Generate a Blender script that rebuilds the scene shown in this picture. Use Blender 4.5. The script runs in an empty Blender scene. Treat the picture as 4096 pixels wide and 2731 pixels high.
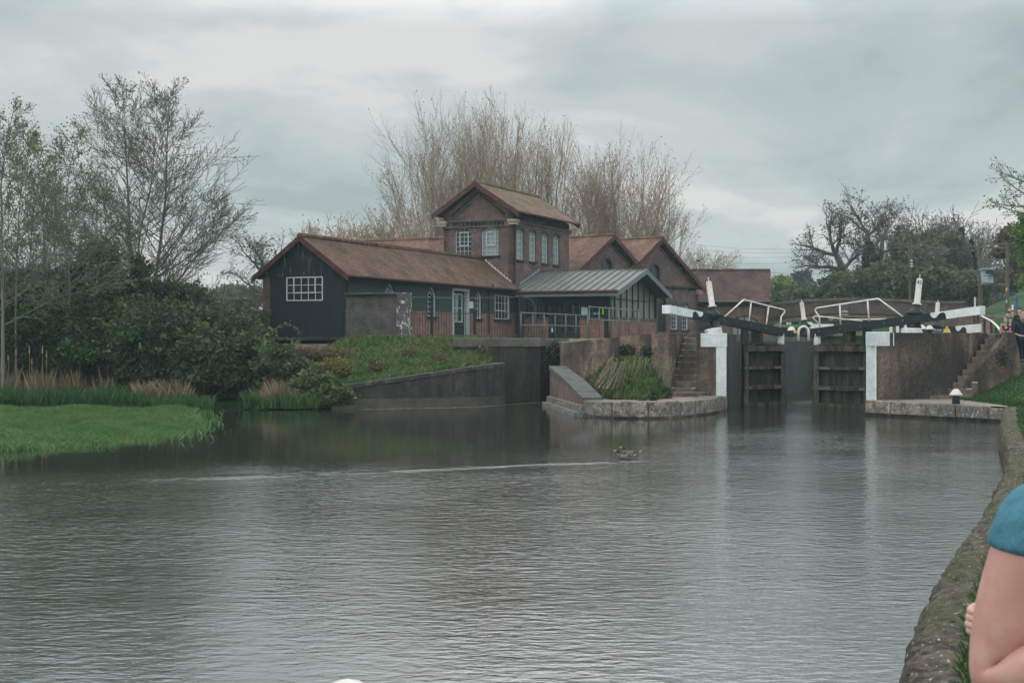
HAZE = 0.0005
import bpy, math, random
import numpy as np
from mathutils import Vector
from mathutils.geometry import tessellate_polygon
random.seed(7); rng = np.random.default_rng(7)
SC = bpy.context.scene; COL = SC.collection
F, CX, CY, H = 5689.0, 2048.0, 1365.5, 2.3
V = Vector
def P(px, py, Y): return V(((px-CX)*Y/F, Y, H-(py-CY)*Y/F))      # photo pixel at a known distance -> world point
def SL(px, py, p0, t):                                            # photo pixel on a vertical plane -> (s, z)
    k = (px-CX)/F; s = (k*p0[1]-p0[0])/(t[0]-k*t[1]); Y = p0[1]+s*t[1]
    return s, H-(py-CY)*Y/F
def PLN(px, py, p0, t):
    s, z = SL(px, py, p0, t); return V((p0[0]+s*t[0], p0[1]+s*t[1], z))
WL = {}
def link(o): COL.objects.link(o); return o
def props(o, label=None, cat=None, group=None, kind=None):
    if label: o['label'] = label
    if cat: o['category'] = cat
    if group: o['group'] = group
    if kind: o['kind'] = kind
    return o
def thing(name, label, cat, loc, group=None, kind=None):
    o = bpy.data.objects.new(name, None); link(o); o.location = loc; o.empty_display_size = .2
    WL[o.name] = V(loc); return props(o, label, cat, group, kind)
def finish(name, me, mat, parent=None, top=None, smooth=False):
    """top: dict(label, cat, group, kind) for a one-mesh top-level thing"""
    o = bpy.data.objects.new(name, me); link(o)
    if mat: me.materials.append(mat)
    n = len(me.vertices); co = np.empty(n*3, dtype=np.float32); me.vertices.foreach_get('co', co); co = co.reshape(-1, 3)
    if parent is not None:
        off = WL[parent.name]; o.parent = parent
    else:
        mn, mx = co.min(0), co.max(0); off = V(((mn[0]+mx[0])/2, (mn[1]+mx[1])/2, mn[2])); o.location = off
    co -= np.array(off, dtype=np.float32); me.vertices.foreach_set('co', co.ravel()); me.update()
    WL[o.name] = V(off)
    if smooth: me.polygons.foreach_set('use_smooth', [True]*len(me.polygons))
    if top: props(o, **top)
    return o
def uvs(me):
    uv = me.uv_layers.new(name='UVMap').data
    for p in me.polygons:
        n = p.normal; t = V((-n.y, n.x, 0))
        t = V((1, 0, 0)) if t.length < .05 else t.normalized()
        b = n.cross(t)
        for li in p.loop_indices:
            c = me.vertices[me.loops[li].vertex_index].co; uv[li].uv = (c.dot(t), c.dot(b))
class MB:
    def __init__(s): s.v = []; s.f = []
    def poly(s, pts): i = len(s.v); s.v += [V(p) for p in pts]; s.f.append(tuple(range(i, i+len(pts))))
    def prism(s, pts, ext):
        pts = [V(p) for p in pts]; ext = V(ext); q = [p+ext for p in pts]; n = len(pts)
        nn = V((0, 0, 0))
        for i in range(n): nn += pts[i].cross(pts[(i+1) % n])
        if nn.dot(ext) > 0: pts.reverse(); q.reverse()
        i = len(s.v); s.v += pts+q
        tri = tessellate_polygon([pts]) if n > 4 else None
        if tri:
            for a, b, c in tri:
                nt = (pts[b]-pts[a]).cross(pts[c]-pts[a])
                if nt.dot(ext) > 0: a, c = c, a
                s.f.append((i+a, i+b, i+c)); s.f.append((i+n+c, i+n+b, i+n+a))
        else:
            s.f.append(tuple(i+k for k in range(n))); s.f.append(tuple(i+n+k for k in reversed(range(n))))
        for k in range(n):
            l = (k+1) % n; s.f.append((i+l, i+k, i+n+k, i+n+l))
        return s
    def box(s, c, sx, sy, sz, t=(1, 0)):
        """box: centre of its base c, size sx along t, sy across, sz up"""
        c = V(c); a = V((t[0], t[1], 0)).normalized()*sx/2; b = V((-t[1], t[0], 0)).normalized()*sy/2
        return s.prism([c-a-b, c+a-b, c+a+b, c-a+b], (0, 0, sz))
    def bar(s, p, q, w, h=None):
        p, q = V(p), V(q); d = (q-p).normalized(); up = V((0, 0, 1)) if abs(d.z) < .95 else V((0, 1, 0))
        a = d.cross(up).normalized()*w/2; b = a.cross(d).normalized()*(h or w)/2
        return s.prism([p-a-b, p+a-b, p+a+b, p-a+b], q-p)
    def tube(s, pts, r, n=8):
        pts = [V(p) for p in pts]; rs = r if isinstance(r, (list, tuple)) else [r]*len(pts); rings = []
        ref = None
        for k, p in enumerate(pts):
            d = (pts[min(k+1, len(pts)-1)]-pts[max(k-1, 0)]).normalized()
            if ref is None: ref = d.orthogonal().normalized()
            a = (ref-d*ref.dot(d)).normalized(); ref = a; b = d.cross(a); i = len(s.v)
            s.v += [p+(a*math.cos(j*2*math.pi/n)+b*math.sin(j*2*math.pi/n))*rs[k] for j in range(n)]; rings.append(i)
        for k in range(len(rings)-1):
            for j in range(n):
                l = (j+1) % n; s.f.append((rings[k]+j, rings[k]+l, rings[k+1]+l, rings[k+1]+j))
        s.f.append(tuple(rings[0]+j for j in reversed(range(n)))); s.f.append(tuple(rings[-1]+j for j in range(n)))
        return s
    def lathe(s, p, axis, prof, n=16):
        """prof: (height along axis, radius)"""
        p = V(p); ax = V(axis).normalized(); a = ax.orthogonal().normalized(); b = ax.cross(a); rings = []
        for h, r in prof:
            i = len(s.v); s.v += [p+ax*h+(a*math.cos(j*2*math.pi/n)+b*math.sin(j*2*math.pi/n))*max(r, 1e-4) for j in range(n)]; rings.append(i)
        for k in range(len(rings)-1):
            for j in range(n):
                l = (j+1) % n; s.f.append((rings[k]+j, rings[k]+l, rings[k+1]+l, rings[k+1]+j))
        s.f.append(tuple(rings[0]+j for j in reversed(range(n)))); s.f.append(tuple(rings[-1]+j for j in range(n)))
        return s
    def ball(s, c, rx, ry, rz, n=12, m=8):
        c = V(c); rings = []
        for k in range(m+1):
            th = math.pi*k/m; i = len(s.v); rr = max(math.sin(th), 1e-3)
            s.v += [c+V((rx*rr*math.cos(2*math.pi*j/n), ry*rr*math.sin(2*math.pi*j/n), -rz*math.cos(th))) for j in range(n)]; rings.append(i)
        for k in range(m):
            for j in range(n):
                l = (j+1) % n; s.f.append((rings[k]+j, rings[k]+l, rings[k+1]+l, rings[k+1]+j))
        return s
    def build(s, name, mat, parent=None, smooth=False, bevel=0, **top):
        me = bpy.data.meshes.new(name); me.from_pydata(s.v, [], s.f); me.update(); uvs(me)
        o = finish(name, me, mat, parent, top or None, smooth)
        if bevel:
            m = o.modifiers.new('bevel', 'BEVEL'); m.width = bevel; m.segments = 2; m.limit_method = 'ANGLE'
        return o
def quads_np(name, co4, mat, parent=None, tri=False, **top):
    """co4: (n, k, 3) array of faces, k = 3 or 4"""
    n, k = co4.shape[:2]; me = bpy.data.meshes.new(name)
    me.vertices.add(n*k); me.vertices.foreach_set('co', co4.reshape(-1).astype(np.float32))
    me.loops.add(n*k); me.loops.foreach_set('vertex_index', np.arange(n*k, dtype=np.int32))
    me.polygons.add(n); me.polygons.foreach_set('loop_start', np.arange(0, n*k, k, dtype=np.int32))
    me.polygons.foreach_set('loop_total', np.full(n, k, dtype=np.int32)); me.update(calc_edges=True)
    return finish(name, me, mat, parent, top or None)
def leaves(c, size, flat=.0):
    """leaf shaped quads at the centres c"""
    n = len(c); a = rng.normal(size=(n, 3)); a[:, 2] *= 1-flat; a /= np.linalg.norm(a, axis=1)[:, None]
    b = rng.normal(size=(n, 3)); b -= a*(a*b).sum(1)[:, None]; b /= np.linalg.norm(b, axis=1)[:, None]
    s = (size*rng.uniform(.45, 1.55, n))[:, None]
    return np.stack([c-a*s*.6, c+b*s*.32, c+a*s*.6, c-b*s*.32], 1)
def segs_mesh(name, segs, mat, parent, n=3, **top):
    """segs: list of (p, q, r0, r1) -> open tubes"""
    A = np.array([(*p, *q, r0, r1) for p, q, r0, r1 in segs]); p, q, r0, r1 = A[:, :3], A[:, 3:6], A[:, 6], A[:, 7]
    d = q-p; d /= np.maximum(np.linalg.norm(d, axis=1), 1e-6)[:, None]
    a = np.cross(d, [.31, .87, .2]); a /= np.maximum(np.linalg.norm(a, axis=1), 1e-6)[:, None]; b = np.cross(d, a)
    ang = np.arange(n)*2*math.pi/n; off = a[:, None, :]*np.cos(ang)[None, :, None]+b[:, None, :]*np.sin(ang)[None, :, None]
    R0 = p[:, None, :]+off*r0[:, None, None]; R1 = q[:, None, :]+off*r1[:, None, None]
    m = len(A); verts = np.concatenate([R0, R1], 1).reshape(-1, 3)
    base = (np.arange(m)*2*n)[:, None]; j = np.arange(n); l = (j+1) % n
    fc = np.stack([base+j, base+l, base+n+l, base+n+j], 2).reshape(-1)
    me = bpy.data.meshes.new(name); me.vertices.add(len(verts)); me.vertices.foreach_set('co', verts.ravel().astype(np.float32))
    nf = m*n; me.loops.add(nf*4); me.loops.foreach_set('vertex_index', fc.astype(np.int32))
    me.polygons.add(nf); me.polygons.foreach_set('loop_start', np.arange(0, nf*4, 4, dtype=np.int32)); me.polygons.foreach_set('loop_total', np.full(nf, 4, dtype=np.int32))
    me.update(calc_edges=True)
    return finish(name, me, mat, parent, top or None, smooth=True)

# ------------------------------------------------------------------ materials
class NT:
    def __init__(s, name):
        s.m = bpy.data.materials.new(name); s.m.use_nodes = True; s.t = s.m.node_tree; s.t.nodes.clear()
        s.out = s.n('ShaderNodeOutputMaterial'); s.b = s.n('ShaderNodeBsdfPrincipled'); s.l(s.b, 0, s.out, 0)
        s.geo = s.n('ShaderNodeNewGeometry')
    def n(s, ty, **kw):
        o = s.t.nodes.new(ty)
        for k, v in kw.items(): setattr(o, k, v)
        return o
    def l(s, a, ai, b, bi): s.t.links.new(a.outputs[ai], b.inputs[bi])
    def pos(s, sx=1, sy=1, sz=1):
        m = s.n('ShaderNodeMapping'); s.l(s.geo, 'Position', m, 0); m.inputs['Scale'].default_value = (sx, sy, sz); return m
    def noise(s, scale, src=None, detail=5, rough=.6):
        x = s.n('ShaderNodeTexNoise'); x.inputs['Scale'].default_value = scale; x.inputs['Detail'].default_value = detail; x.inputs['Roughness'].default_value = rough
        s.l(src or s.pos(), 0, x, 0); return x
    def ramp(s, src, so, stops):
        r = s.n('ShaderNodeValToRGB'); e = r.color_ramp.elements
        while len(e) < len(stops): e.new(.5)
        for k, (p, c) in enumerate(stops): e[k].position = p; e[k].color = (*c, 1) if len(c) == 3 else c
        s.l(src, so, r, 0); return r
    def mix(s, f, fo, a, b, ty='MIX'):
        m = s.n('ShaderNodeMix', data_type='RGBA', blend_type=ty)
        if isinstance(f, (int, float)): m.inputs[0].default_value = f
        else: s.l(f, fo, m, 0)
        for src, i in ((a, 6), (b, 7)):
            if isinstance(src, tuple) and not hasattr(src[0], 'outputs'): m.inputs[i].default_value = (*src, 1)
            else: s.l(src[0], src[1], m, i)
        return m
    def bump(s, src, so, strength, dist=.02):
        b = s.n('ShaderNodeBump'); b.inputs['Strength'].default_value = strength; b.inputs['Distance'].default_value = dist
        s.l(src, so, b, 'Height'); s.l(b, 0, s.b, 'Normal'); return b
def g3(v): return (v, v, v)
def wmat(name, c1, c2, scale=2.5, rough=.85, spots=None, sp_scale=6, sp_th=.62, bump=.3, bscale=25, streak=False, spec=.3, big=None, fine=7, fvar=.14, lo=.35, hi=.65):
    """weathered surface: two colours mixed by noise, optional spots of a third, optional broad patches"""
    t = NT(name); src = t.pos(1, 1, .18) if streak else t.pos()
    n1 = t.noise(scale, src); r1 = t.ramp(n1, 0, [(lo, c1), (hi, c2)]); cur = (r1, 0)
    if big:
        nb = t.noise(.35, detail=4); rb = t.ramp(nb, 0, [(.42, g3(0)), (.6, g3(1))]); m = t.mix(rb, 0, cur, big); cur = (m, 2)
    if spots:
        n2 = t.noise(sp_scale, t.pos(), detail=6, rough=.7); r2 = t.ramp(n2, 0, [(sp_th, g3(0)), (sp_th+.06, g3(1))]); m = t.mix(r2, 0, cur, spots); cur = (m, 2)
    fn = t.noise(fine, t.pos(), detail=7, rough=.8); fr = t.ramp(fn, 0, [(.36, g3(1-fvar)), (.64, g3(1+fvar))]); m = t.mix(1, None, cur, (fr, 0), 'MULTIPLY'); cur = (m, 2)
    t.l(cur[0], cur[1], t.b, 'Base Color'); t.b.inputs['Roughness'].default_value = rough; t.b.inputs['Specular IOR Level'].default_value = spec
    nb = t.noise(bscale, t.pos(), detail=6, rough=.7); t.bump(nb, 0, bump); return t.m
def brick_mat(name, c1, c2, mortar, patch=None, patch_th=.55, bw=.225, rh=.076, ms=.009, white=None, wth=.7, bump=.4, green=None, pstr=(1, 1, 1.6)):
    t = NT(name); uv = t.n('ShaderNodeUVMap'); bt = t.n('ShaderNodeTexBrick'); t.l(uv, 0, bt, 0)
    bt.inputs['Scale'].default_value = 1; bt.inputs['Brick Width'].default_value = bw; bt.inputs['Row Height'].default_value = rh
    bt.inputs['Mortar Size'].default_value = ms; bt.inputs['Color1'].default_value = (*c1, 1); bt.inputs['Color2'].default_value = (*c2, 1); bt.inputs['Mortar'].default_value = (*mortar, 1)
    n = t.noise(2.2, detail=9, rough=.8); r = t.ramp(n, 0, [(.36, g3(.55)), (.64, g3(1.45))]); cur = (t.mix(1.0, None, (bt, 0), (r, 0), 'MULTIPLY'), 2)
    if patch:
        n2 = t.noise(.9, t.pos(*pstr), detail=8, rough=.75); r2 = t.ramp(n2, 0, [(patch_th-.08, g3(0)), (patch_th+.08, g3(.8))]); cur = (t.mix(r2, 0, cur, patch), 2)
    if green:
        n2 = t.noise(.7, t.pos(1, 1, .6), detail=8, rough=.7); r2 = t.ramp(n2, 0, [(.5, g3(0)), (.68, g3(.7))]); cur = (t.mix(r2, 0, cur, green), 2)
    if white:
        n3 = t.noise(5, t.pos(1, 1, .7), detail=6, rough=.75); r3 = t.ramp(n3, 0, [(wth, g3(0)), (wth+.03, g3(1))]); cur = (t.mix(r3, 0, cur, white), 2)
    t.l(cur[0], cur[1], t.b, 'Base Color'); t.b.inputs['Roughness'].default_value = .85; t.b.inputs['Specular IOR Level'].default_value = .25
    ad = t.n('ShaderNodeMath', operation='MULTIPLY_ADD'); ad.inputs[1].default_value = -.7; t.l(bt, 1, ad, 0); nn = t.noise(20); t.l(nn, 0, ad, 2)
    t.bump(ad, 0, bump, .015); return t.m
def tile_mat(name, c1, c2, moss, moss_th=.6):
    t = NT(name); uv = t.n('ShaderNodeUVMap'); bt = t.n('ShaderNodeTexBrick'); t.l(uv, 0, bt, 0)
    bt.inputs['Scale'].default_value = 1; bt.inputs['Brick Width'].default_value = .17; bt.inputs['Row Height'].default_value = .105; bt.inputs['Mortar Size'].default_value = .012
    bt.inputs['Color1'].default_value = (*c1, 1); bt.inputs['Color2'].default_value = (*c2, 1); bt.inputs['Mortar'].default_value = (*[x*.35 for x in c1], 1)
    n = t.noise(1.0, t.pos(1, 1, 1), detail=9, rough=.8); r = t.ramp(n, 0, [(.36, g3(.55)), (.64, g3(1.45))]); cur = (t.mix(1.0, None, (bt, 0), (r, 0), 'MULTIPLY'), 2)
    sp = t.noise(7, detail=6, rough=.8); rs = t.ramp(sp, 0, [(.45, g3(.75)), (.7, g3(1.5))]); cur = (t.mix(.8, None, cur, (rs, 0), 'MULTIPLY'), 2)
    n2 = t.noise(1.6, detail=8, rough=.8); r2 = t.ramp(n2, 0, [(moss_th-.1, g3(0)), (moss_th+.1, g3(.8))]); cur = (t.mix(r2, 0, cur, moss), 2)
    t.l(cur[0], cur[1], t.b, 'Base Color'); t.b.inputs['Roughness'].default_value = .9; t.b.inputs['Specular IOR Level'].default_value = .15
    sx = t.n('ShaderNodeSeparateXYZ'); t.l(uv, 0, sx, 0); md = t.n('ShaderNodeMath', operation='PINGPONG'); md.inputs[1].default_value = .0525; t.l(sx, 1, md, 0)
    ad = t.n('ShaderNodeMath', operation='MULTIPLY_ADD'); ad.inputs[1].default_value = -.6; t.l(bt, 1, ad, 0); t.l(md, 0, ad, 2); t.bump(ad, 0, .8, .03); return t.m
def board_mat(name, c, c2, pitch=.16, peel=None, peel_th=.66):
    t = NT(name); uv = t.n('ShaderNodeUVMap'); sx = t.n('ShaderNodeSeparateXYZ'); t.l(uv, 0, sx, 0)
    md = t.n('ShaderNodeMath', operation='PINGPONG'); md.inputs[1].default_value = pitch/2; t.l(sx, 0, md, 0)
    gap = t.n('ShaderNodeMath', operation='LESS_THAN'); gap.inputs[1].default_value = .01; t.l(md, 0, gap, 0)
    n = t.noise(2.5, t.pos(2, 2, .15), detail=7, rough=.7); r = t.ramp(n, 0, [(.35, c), (.7, c2)]); cur = (t.mix(gap, 0, (r, 0), tuple(x*.4 for x in c)), 2)
    if peel:
        n3 = t.noise(6, t.pos(3, 3, .18), detail=5, rough=.7); r3 = t.ramp(n3, 0, [(peel_th, g3(0)), (peel_th+.05, g3(.7))]); cur = (t.mix(r3, 0, cur, peel), 2)
    t.l(cur[0], cur[1], t.b, 'Base Color'); t.b.inputs['Roughness'].default_value = .7; t.b.inputs['Specular IOR Level'].default_value = .25
    ad = t.n('ShaderNodeMath', operation='MULTIPLY_ADD'); ad.inputs[1].default_value = -1; t.l(gap, 0, ad, 0); t.l(n, 0, ad, 2); t.bump(ad, 0, .5, .02); return t.m
def leaf_mat(name, cols, rough=.6, trans=.25):
    t = NT(name); n = t.noise(.7, detail=4); ad = t.n('ShaderNodeMath', operation='MULTIPLY_ADD'); ad.inputs[1].default_value = .55
    t.l(t.geo, 'Random Per Island', ad, 0); sc = t.n('ShaderNodeMath', operation='MULTIPLY_ADD'); sc.inputs[1].default_value = 1.1; sc.inputs[2].default_value = -.32; t.l(n, 0, sc, 0); t.l(sc, 0, ad, 2)
    k = len(cols); r = t.ramp(ad, 0, [((i+.5)/k, c) for i, c in enumerate(cols)]); t.l(r, 0, t.b, 'Base Color')
    t.b.inputs['Roughness'].default_value = rough; t.b.inputs['Specular IOR Level'].default_value = .2
    tr = t.n('ShaderNodeBsdfTranslucent'); t.l(r, 0, tr, 0); mx = t.n('ShaderNodeMixShader'); mx.inputs[0].default_value = trans
    t.l(t.b, 0, mx, 1); t.l(tr, 0, mx, 2); t.l(mx, 0, t.out, 0); return t.m
def plain(name, c, rough=.6, metal=0, bump=.1, bscale=40, var=.15, spec=.4):
    t = NT(name); n = t.noise(6, detail=6, rough=.7); r = t.ramp(n, 0, [(.3, tuple(x*(1-var) for x in c)), (.7, tuple(min(1, x*(1+var)) for x in c))])
    t.l(r, 0, t.b, 'Base Color'); t.b.inputs['Roughness'].default_value = rough; t.b.inputs['Metallic'].default_value = metal; t.b.inputs['Specular IOR Level'].default_value = spec
    nb = t.noise(bscale); t.bump(nb, 0, bump, .01); return t.m
def glass_mat(name, tint=(.02, .03, .033), alpha=0.0):
    t = NT(name); n = t.noise(1.3, detail=3); t.b.inputs['Base Color'].default_value = (*tint, 1); t.b.inputs['Roughness'].default_value = .06; t.b.inputs['IOR'].default_value = 1.5
    t.bump(n, 0, .15, .05)
    if alpha:
        tr = t.n('ShaderNodeBsdfTransparent'); tr.inputs[0].default_value = (.75, .85, .85, 1); mx = t.n('ShaderNodeMixShader'); mx.inputs[0].default_value = alpha
        t.l(t.b, 0, mx, 1); t.l(tr, 0, mx, 2); t.l(mx, 0, t.out, 0)
    return t.m
BRICK = brick_mat('red_brick', (.175, .088, .066), (.1, .052, .05), (.14, .12, .11), patch=(.062, .055, .06), patch_th=.52)
BRICK_LOW = brick_mat('plinth_brick', (.2, .08, .06), (.15, .065, .052), (.2, .16, .14), patch=(.1, .05, .045), patch_th=.64)
BRICK_BLUE = brick_mat('blue_brick', (.05, .05, .056), (.075, .05, .05), (.12, .12, .12), green=(.045, .055, .035))
BRICK_PIER = brick_mat('limewashed_brick', (.06, .055, .058), (.08, .06, .058), (.13, .12, .12), white=(.42, .42, .4), wth=.54)
BRICK_DARK = brick_mat('stained_brick', (.06, .045, .04), (.035, .032, .033), (.085, .075, .065), patch=(.016, .017, .019), patch_th=.47, green=(.06, .052, .035), pstr=(2.2, 2.2, .35), bump=.9, white=(.16, .14, .12), wth=.68)
BRICK_CH = brick_mat('chamber_brick', (.028, .029, .032), (.042, .037, .036), (.06, .058, .055), patch=(.02, .026, .022), patch_th=.5, pstr=(2.2, 2.2, .3), bump=.8)
BRICK_FAR = brick_mat('brown_brick', (.16, .085, .065), (.11, .065, .055), (.14, .12, .1), patch=(.075, .06, .055), patch_th=.56)
BRICK_BR = brick_mat('bridge_brick', (.13, .08, .065), (.1, .065, .055), (.12, .1, .09), patch=(.06, .052, .048), patch_th=.5, green=(.07, .07, .05))
TILE = tile_mat('clay_tiles', (.15, .084, .06), (.1, .06, .048), (.13, .105, .07), .62)
TILE_T = tile_mat('mossy_tower_tiles', (.2, .125, .085), (.13, .085, .065), (.17, .14, .08), .55)
TILE_R = tile_mat('red_clay_tiles', (.21, .115, .085), (.15, .085, .068), (.16, .13, .09), .62)
TILE_P = tile_mat('plum_clay_tiles', (.12, .068, .062), (.085, .052, .052), (.1, .08, .07), .72)
BOARD = board_mat('tarred_boards', (.007, .014, .018), (.013, .022, .027), peel=(.1, .12, .12), peel_th=.72)
BOARD_UP = board_mat('peeling_tarred_boards', (.007, .014, .018), (.013, .022, .026), peel=(.26, .29, .28), peel_th=.59)
BOARD_GR = board_mat('dark_blue_boards', (.018, .032, .037), (.028, .044, .05), pitch=.2)
OXRED = wmat('oxblood_paint', (.055, .018, .02), (.09, .033, .032), spots=(.3, .2, .18), sp_scale=9, sp_th=.68)
WHITE = wmat('white_paint', (.5, .53, .53), (.64, .66, .65), scale=1.5, rough=.6, spots=(.36, .37, .34), sp_scale=5, sp_th=.68, bump=.15, spec=.3)
WHITEQ = wmat('white_quoin_paint', (.47, .5, .5), (.6, .63, .62), scale=1.5, rough=.7, spots=(.3, .3, .26), sp_scale=4, sp_th=.66, bump=.3)
CANDLE = wmat('chalky_white_paint', (.42, .38, .35), (.57, .54, .5), scale=4, spots=(.3, .2, .14), sp_scale=7, sp_th=.66, streak=True)
WIN = plain('window_white', (.42, .46, .465), .5)
BLACK = wmat('black_gloss_paint', (.006, .011, .014), (.012, .018, .021), rough=.5, bump=.2, spec=.3, spots=(.03, .032, .03), sp_th=.7)
IRON = plain('dark_iron', (.018, .024, .027), .4, spec=.5)
RAIL = wmat('galvanised_rail', (.07, .09, .09), (.12, .135, .125), spots=(.16, .1, .06), sp_scale=9, sp_th=.6, rough=.5)
TIMBER = wmat('wet_timber', (.014, .013, .011), (.08, .066, .053), scale=4, lo=.42, hi=.62, fvar=.4, streak=True, spots=(.03, .05, .025), sp_scale=4, sp_th=.56, rough=.7)
TIMBER_D = wmat('dark_timber', (.008, .009, .008), (.05, .042, .035), scale=5, lo=.42, hi=.66, fvar=.4, streak=True, rough=.6, spots=(.025, .04, .02), sp_th=.6)
STONE = wmat('coping_stone', (.08, .066, .056), (.22, .185, .155), scale=3.6, fine=9, fvar=.45, lo=.4, hi=.6, spots=(.34, .32, .29), sp_scale=13, sp_th=.57, bump=.9, bscale=14, big=(.085, .08, .072))
CONC = wmat('stained_concrete', (.05, .036, .031), (.19, .135, .105), scale=1.8, lo=.4, hi=.63, fine=9, fvar=.5, streak=True, spots=(.24, .205, .17), sp_scale=22, sp_th=.62, bump=.9, bscale=12, big=(.036, .031, .027))
CONC_P = wmat('pink_concrete', (.22, .15, .14), (.3, .22, .2), bump=.4, spots=(.1, .1, .07), sp_th=.6)
PAVE = wmat('worn_paving', (.15, .11, .095), (.23, .18, .16), spots=(.1, .12, .05), sp_scale=4, sp_th=.6, bump=.4)
BANKC = wmat('mossy_aggregate', fine=20, fvar=.5, lo=.4, hi=.6, c1=(.016, .013, .01), c2=(.09, .069, .053), scale=9, spots=(.33, .29, .25), sp_scale=26, sp_th=.6, bump=1.0, bscale=30, big=(.045, .045, .016))
LEAD = wmat('lead_sheet', (.085, .093, .088), (.135, .14, .128), scale=1, rough=.55, spots=(.13, .115, .075), sp_scale=2, sp_th=.6, bump=.1)
LEADB = plain('blue_grey_lead', (.2, .29, .32), .5)
CREAM = plain('cream_stone', (.32, .24, .18), .8)
GREYP = plain('grey_fascia', (.12, .14, .15), .5)
GLASS = glass_mat('dark_glass'); GLASS_L = glass_mat('pale_glass', (.2, .24, .24)); GLASS_T = glass_mat('clear_glass', (.03, .04, .04), .72)
# ------------------------------------------------------------------ camera, light, sky
cam = bpy.data.cameras.new('camera'); co = link(bpy.data.objects.new('camera', cam)); co.location = (0, 0, H); co.rotation_euler = (math.radians(90), 0, 0)
cam.sensor_width = 36; cam.lens = F*36/4096; cam.clip_end = 3000; cam.clip_start = .1
cam.dof.use_dof = True; cam.dof.focus_distance = 52; cam.dof.aperture_fstop = 9
SC.camera = co
SC.view_settings.view_transform = 'Standard'; SC.view_settings.look = 'None'; SC.view_settings.gamma = 1; SC.view_settings.exposure = .2
SUN_EL, SUN_AZ = math.radians(48), math.radians(-55)
sd = bpy.data.lights.new('sun', 'SUN'); sd.energy = .5; sd.angle = math.radians(25); sd.color = (1, .96, .9)
so = link(bpy.data.objects.new('sun', sd)); dv = V((math.sin(SUN_AZ)*math.cos(SUN_EL), math.cos(SUN_AZ)*math.cos(SUN_EL)*-1, math.sin(SUN_EL)))
so.rotation_euler = dv.to_track_quat('Z', 'Y').to_euler(); so.location = (0, -20, 60)
w = bpy.data.worlds.new('World'); SC.world = w; w.use_nodes = True; nt = w.node_tree; nt.nodes.clear()
def N(ty, **kw):
    o = nt.nodes.new(ty)
    for k, v in kw.items(): setattr(o, k, v)
    return o
def LK(a, ai, b, bi): nt.links.new(a.outputs[ai], b.inputs[bi])
out = N('ShaderNodeOutputWorld'); bg = N('ShaderNodeBackground'); bg.inputs[1].default_value = .1; LK(bg, 0, out, 0)
sky = N('ShaderNodeTexSky', sky_type='NISHITA'); sky.sun_disc = False; sky.sun_elevation = SUN_EL; sky.sun_rotation = math.pi-SUN_AZ; sky.air_density = 1.2; sky.dust_density = 3
tc = N('ShaderNodeTexCoord'); sx = N('ShaderNodeSeparateXYZ'); LK(tc, 'Generated', sx, 0)
za = N('ShaderNodeMath', operation='ADD'); za.inputs[1].default_value = .22; LK(sx, 2, za, 0)
zm = N('ShaderNodeMath', operation='MAXIMUM'); zm.inputs[1].default_value = .12; LK(za, 0, zm, 0)
dx = N('ShaderNodeMath', operation='DIVIDE'); LK(sx, 0, dx, 0); LK(zm, 0, dx, 1)
dy = N('ShaderNodeMath', operation='DIVIDE'); LK(sx, 1, dy, 0); LK(zm, 0, dy, 1)
cb = N('ShaderNodeCombineXYZ'); LK(dx, 0, cb, 0); LK(dy, 0, cb, 1)
def cloud(scale, off, detail, rough, dist=.6):
    mp = N('ShaderNodeMapping'); mp.inputs['Location'].default_value = off; LK(cb, 0, mp, 0)
    x = N('ShaderNodeTexNoise'); x.inputs['Scale'].default_value = scale; x.inputs['Detail'].default_value = detail; x.inputs['Roughness'].default_value = rough; x.inputs['Distortion'].default_value = dist
    LK(mp, 0, x, 0); return x
def ramp(src, so_, stops):
    r = N('ShaderNodeValToRGB'); r.color_ramp.interpolation = 'EASE'; e = r.color_ramp.elements
    while len(e) < len(stops): e.new(.5)
    for k, (p, c) in enumerate(stops): e[k].position = p; e[k].color = (*c, 1)
    LK(src, so_, r, 0); return r
c1 = cloud(1.15, (3.1, 1.7, 0), 5, .5); c2 = cloud(3.4, (7, 2, 0), 6, .55, .3)
ad = N('ShaderNodeMath', operation='MULTIPLY_ADD'); ad.inputs[1].default_value = .28; LK(c2, 0, ad, 0); LK(c1, 0, ad, 2)
cr = ramp(ad, 0, [(.5, (3.3, 3.9, 3.95)), (.6, (4.1, 4.65, 4.7)), (.68, (4.95, 5.3, 5.3)), (.78, (6.4, 6.35, 6.25))])
mx = N('ShaderNodeMix', data_type='RGBA'); mx.inputs[0].default_value = .93; LK(sky, 0, mx, 6); LK(cr, 0, mx, 7)
el = N('ShaderNodeMath', operation='MULTIPLY_ADD'); el.inputs[1].default_value = 18; el.inputs[2].default_value = 1.02; ms_ = N('ShaderNodeMath', operation='SUBTRACT'); ms_.inputs[1].default_value = .215; LK(sx, 2, ms_, 0); mc = N('ShaderNodeMath', operation='MINIMUM'); mc.inputs[1].default_value = .13; LK(ms_, 0, mc, 0); mz = N('ShaderNodeMath', operation='MAXIMUM'); mz.inputs[1].default_value = 0; LK(mc, 0, mz, 0); LK(mz, 0, el, 0)
gm = N('ShaderNodeVectorMath', operation='SCALE'); LK(mx, 2, gm, 0); LK(el, 0, gm, 3); LK(gm, 0, bg, 0)

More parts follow.
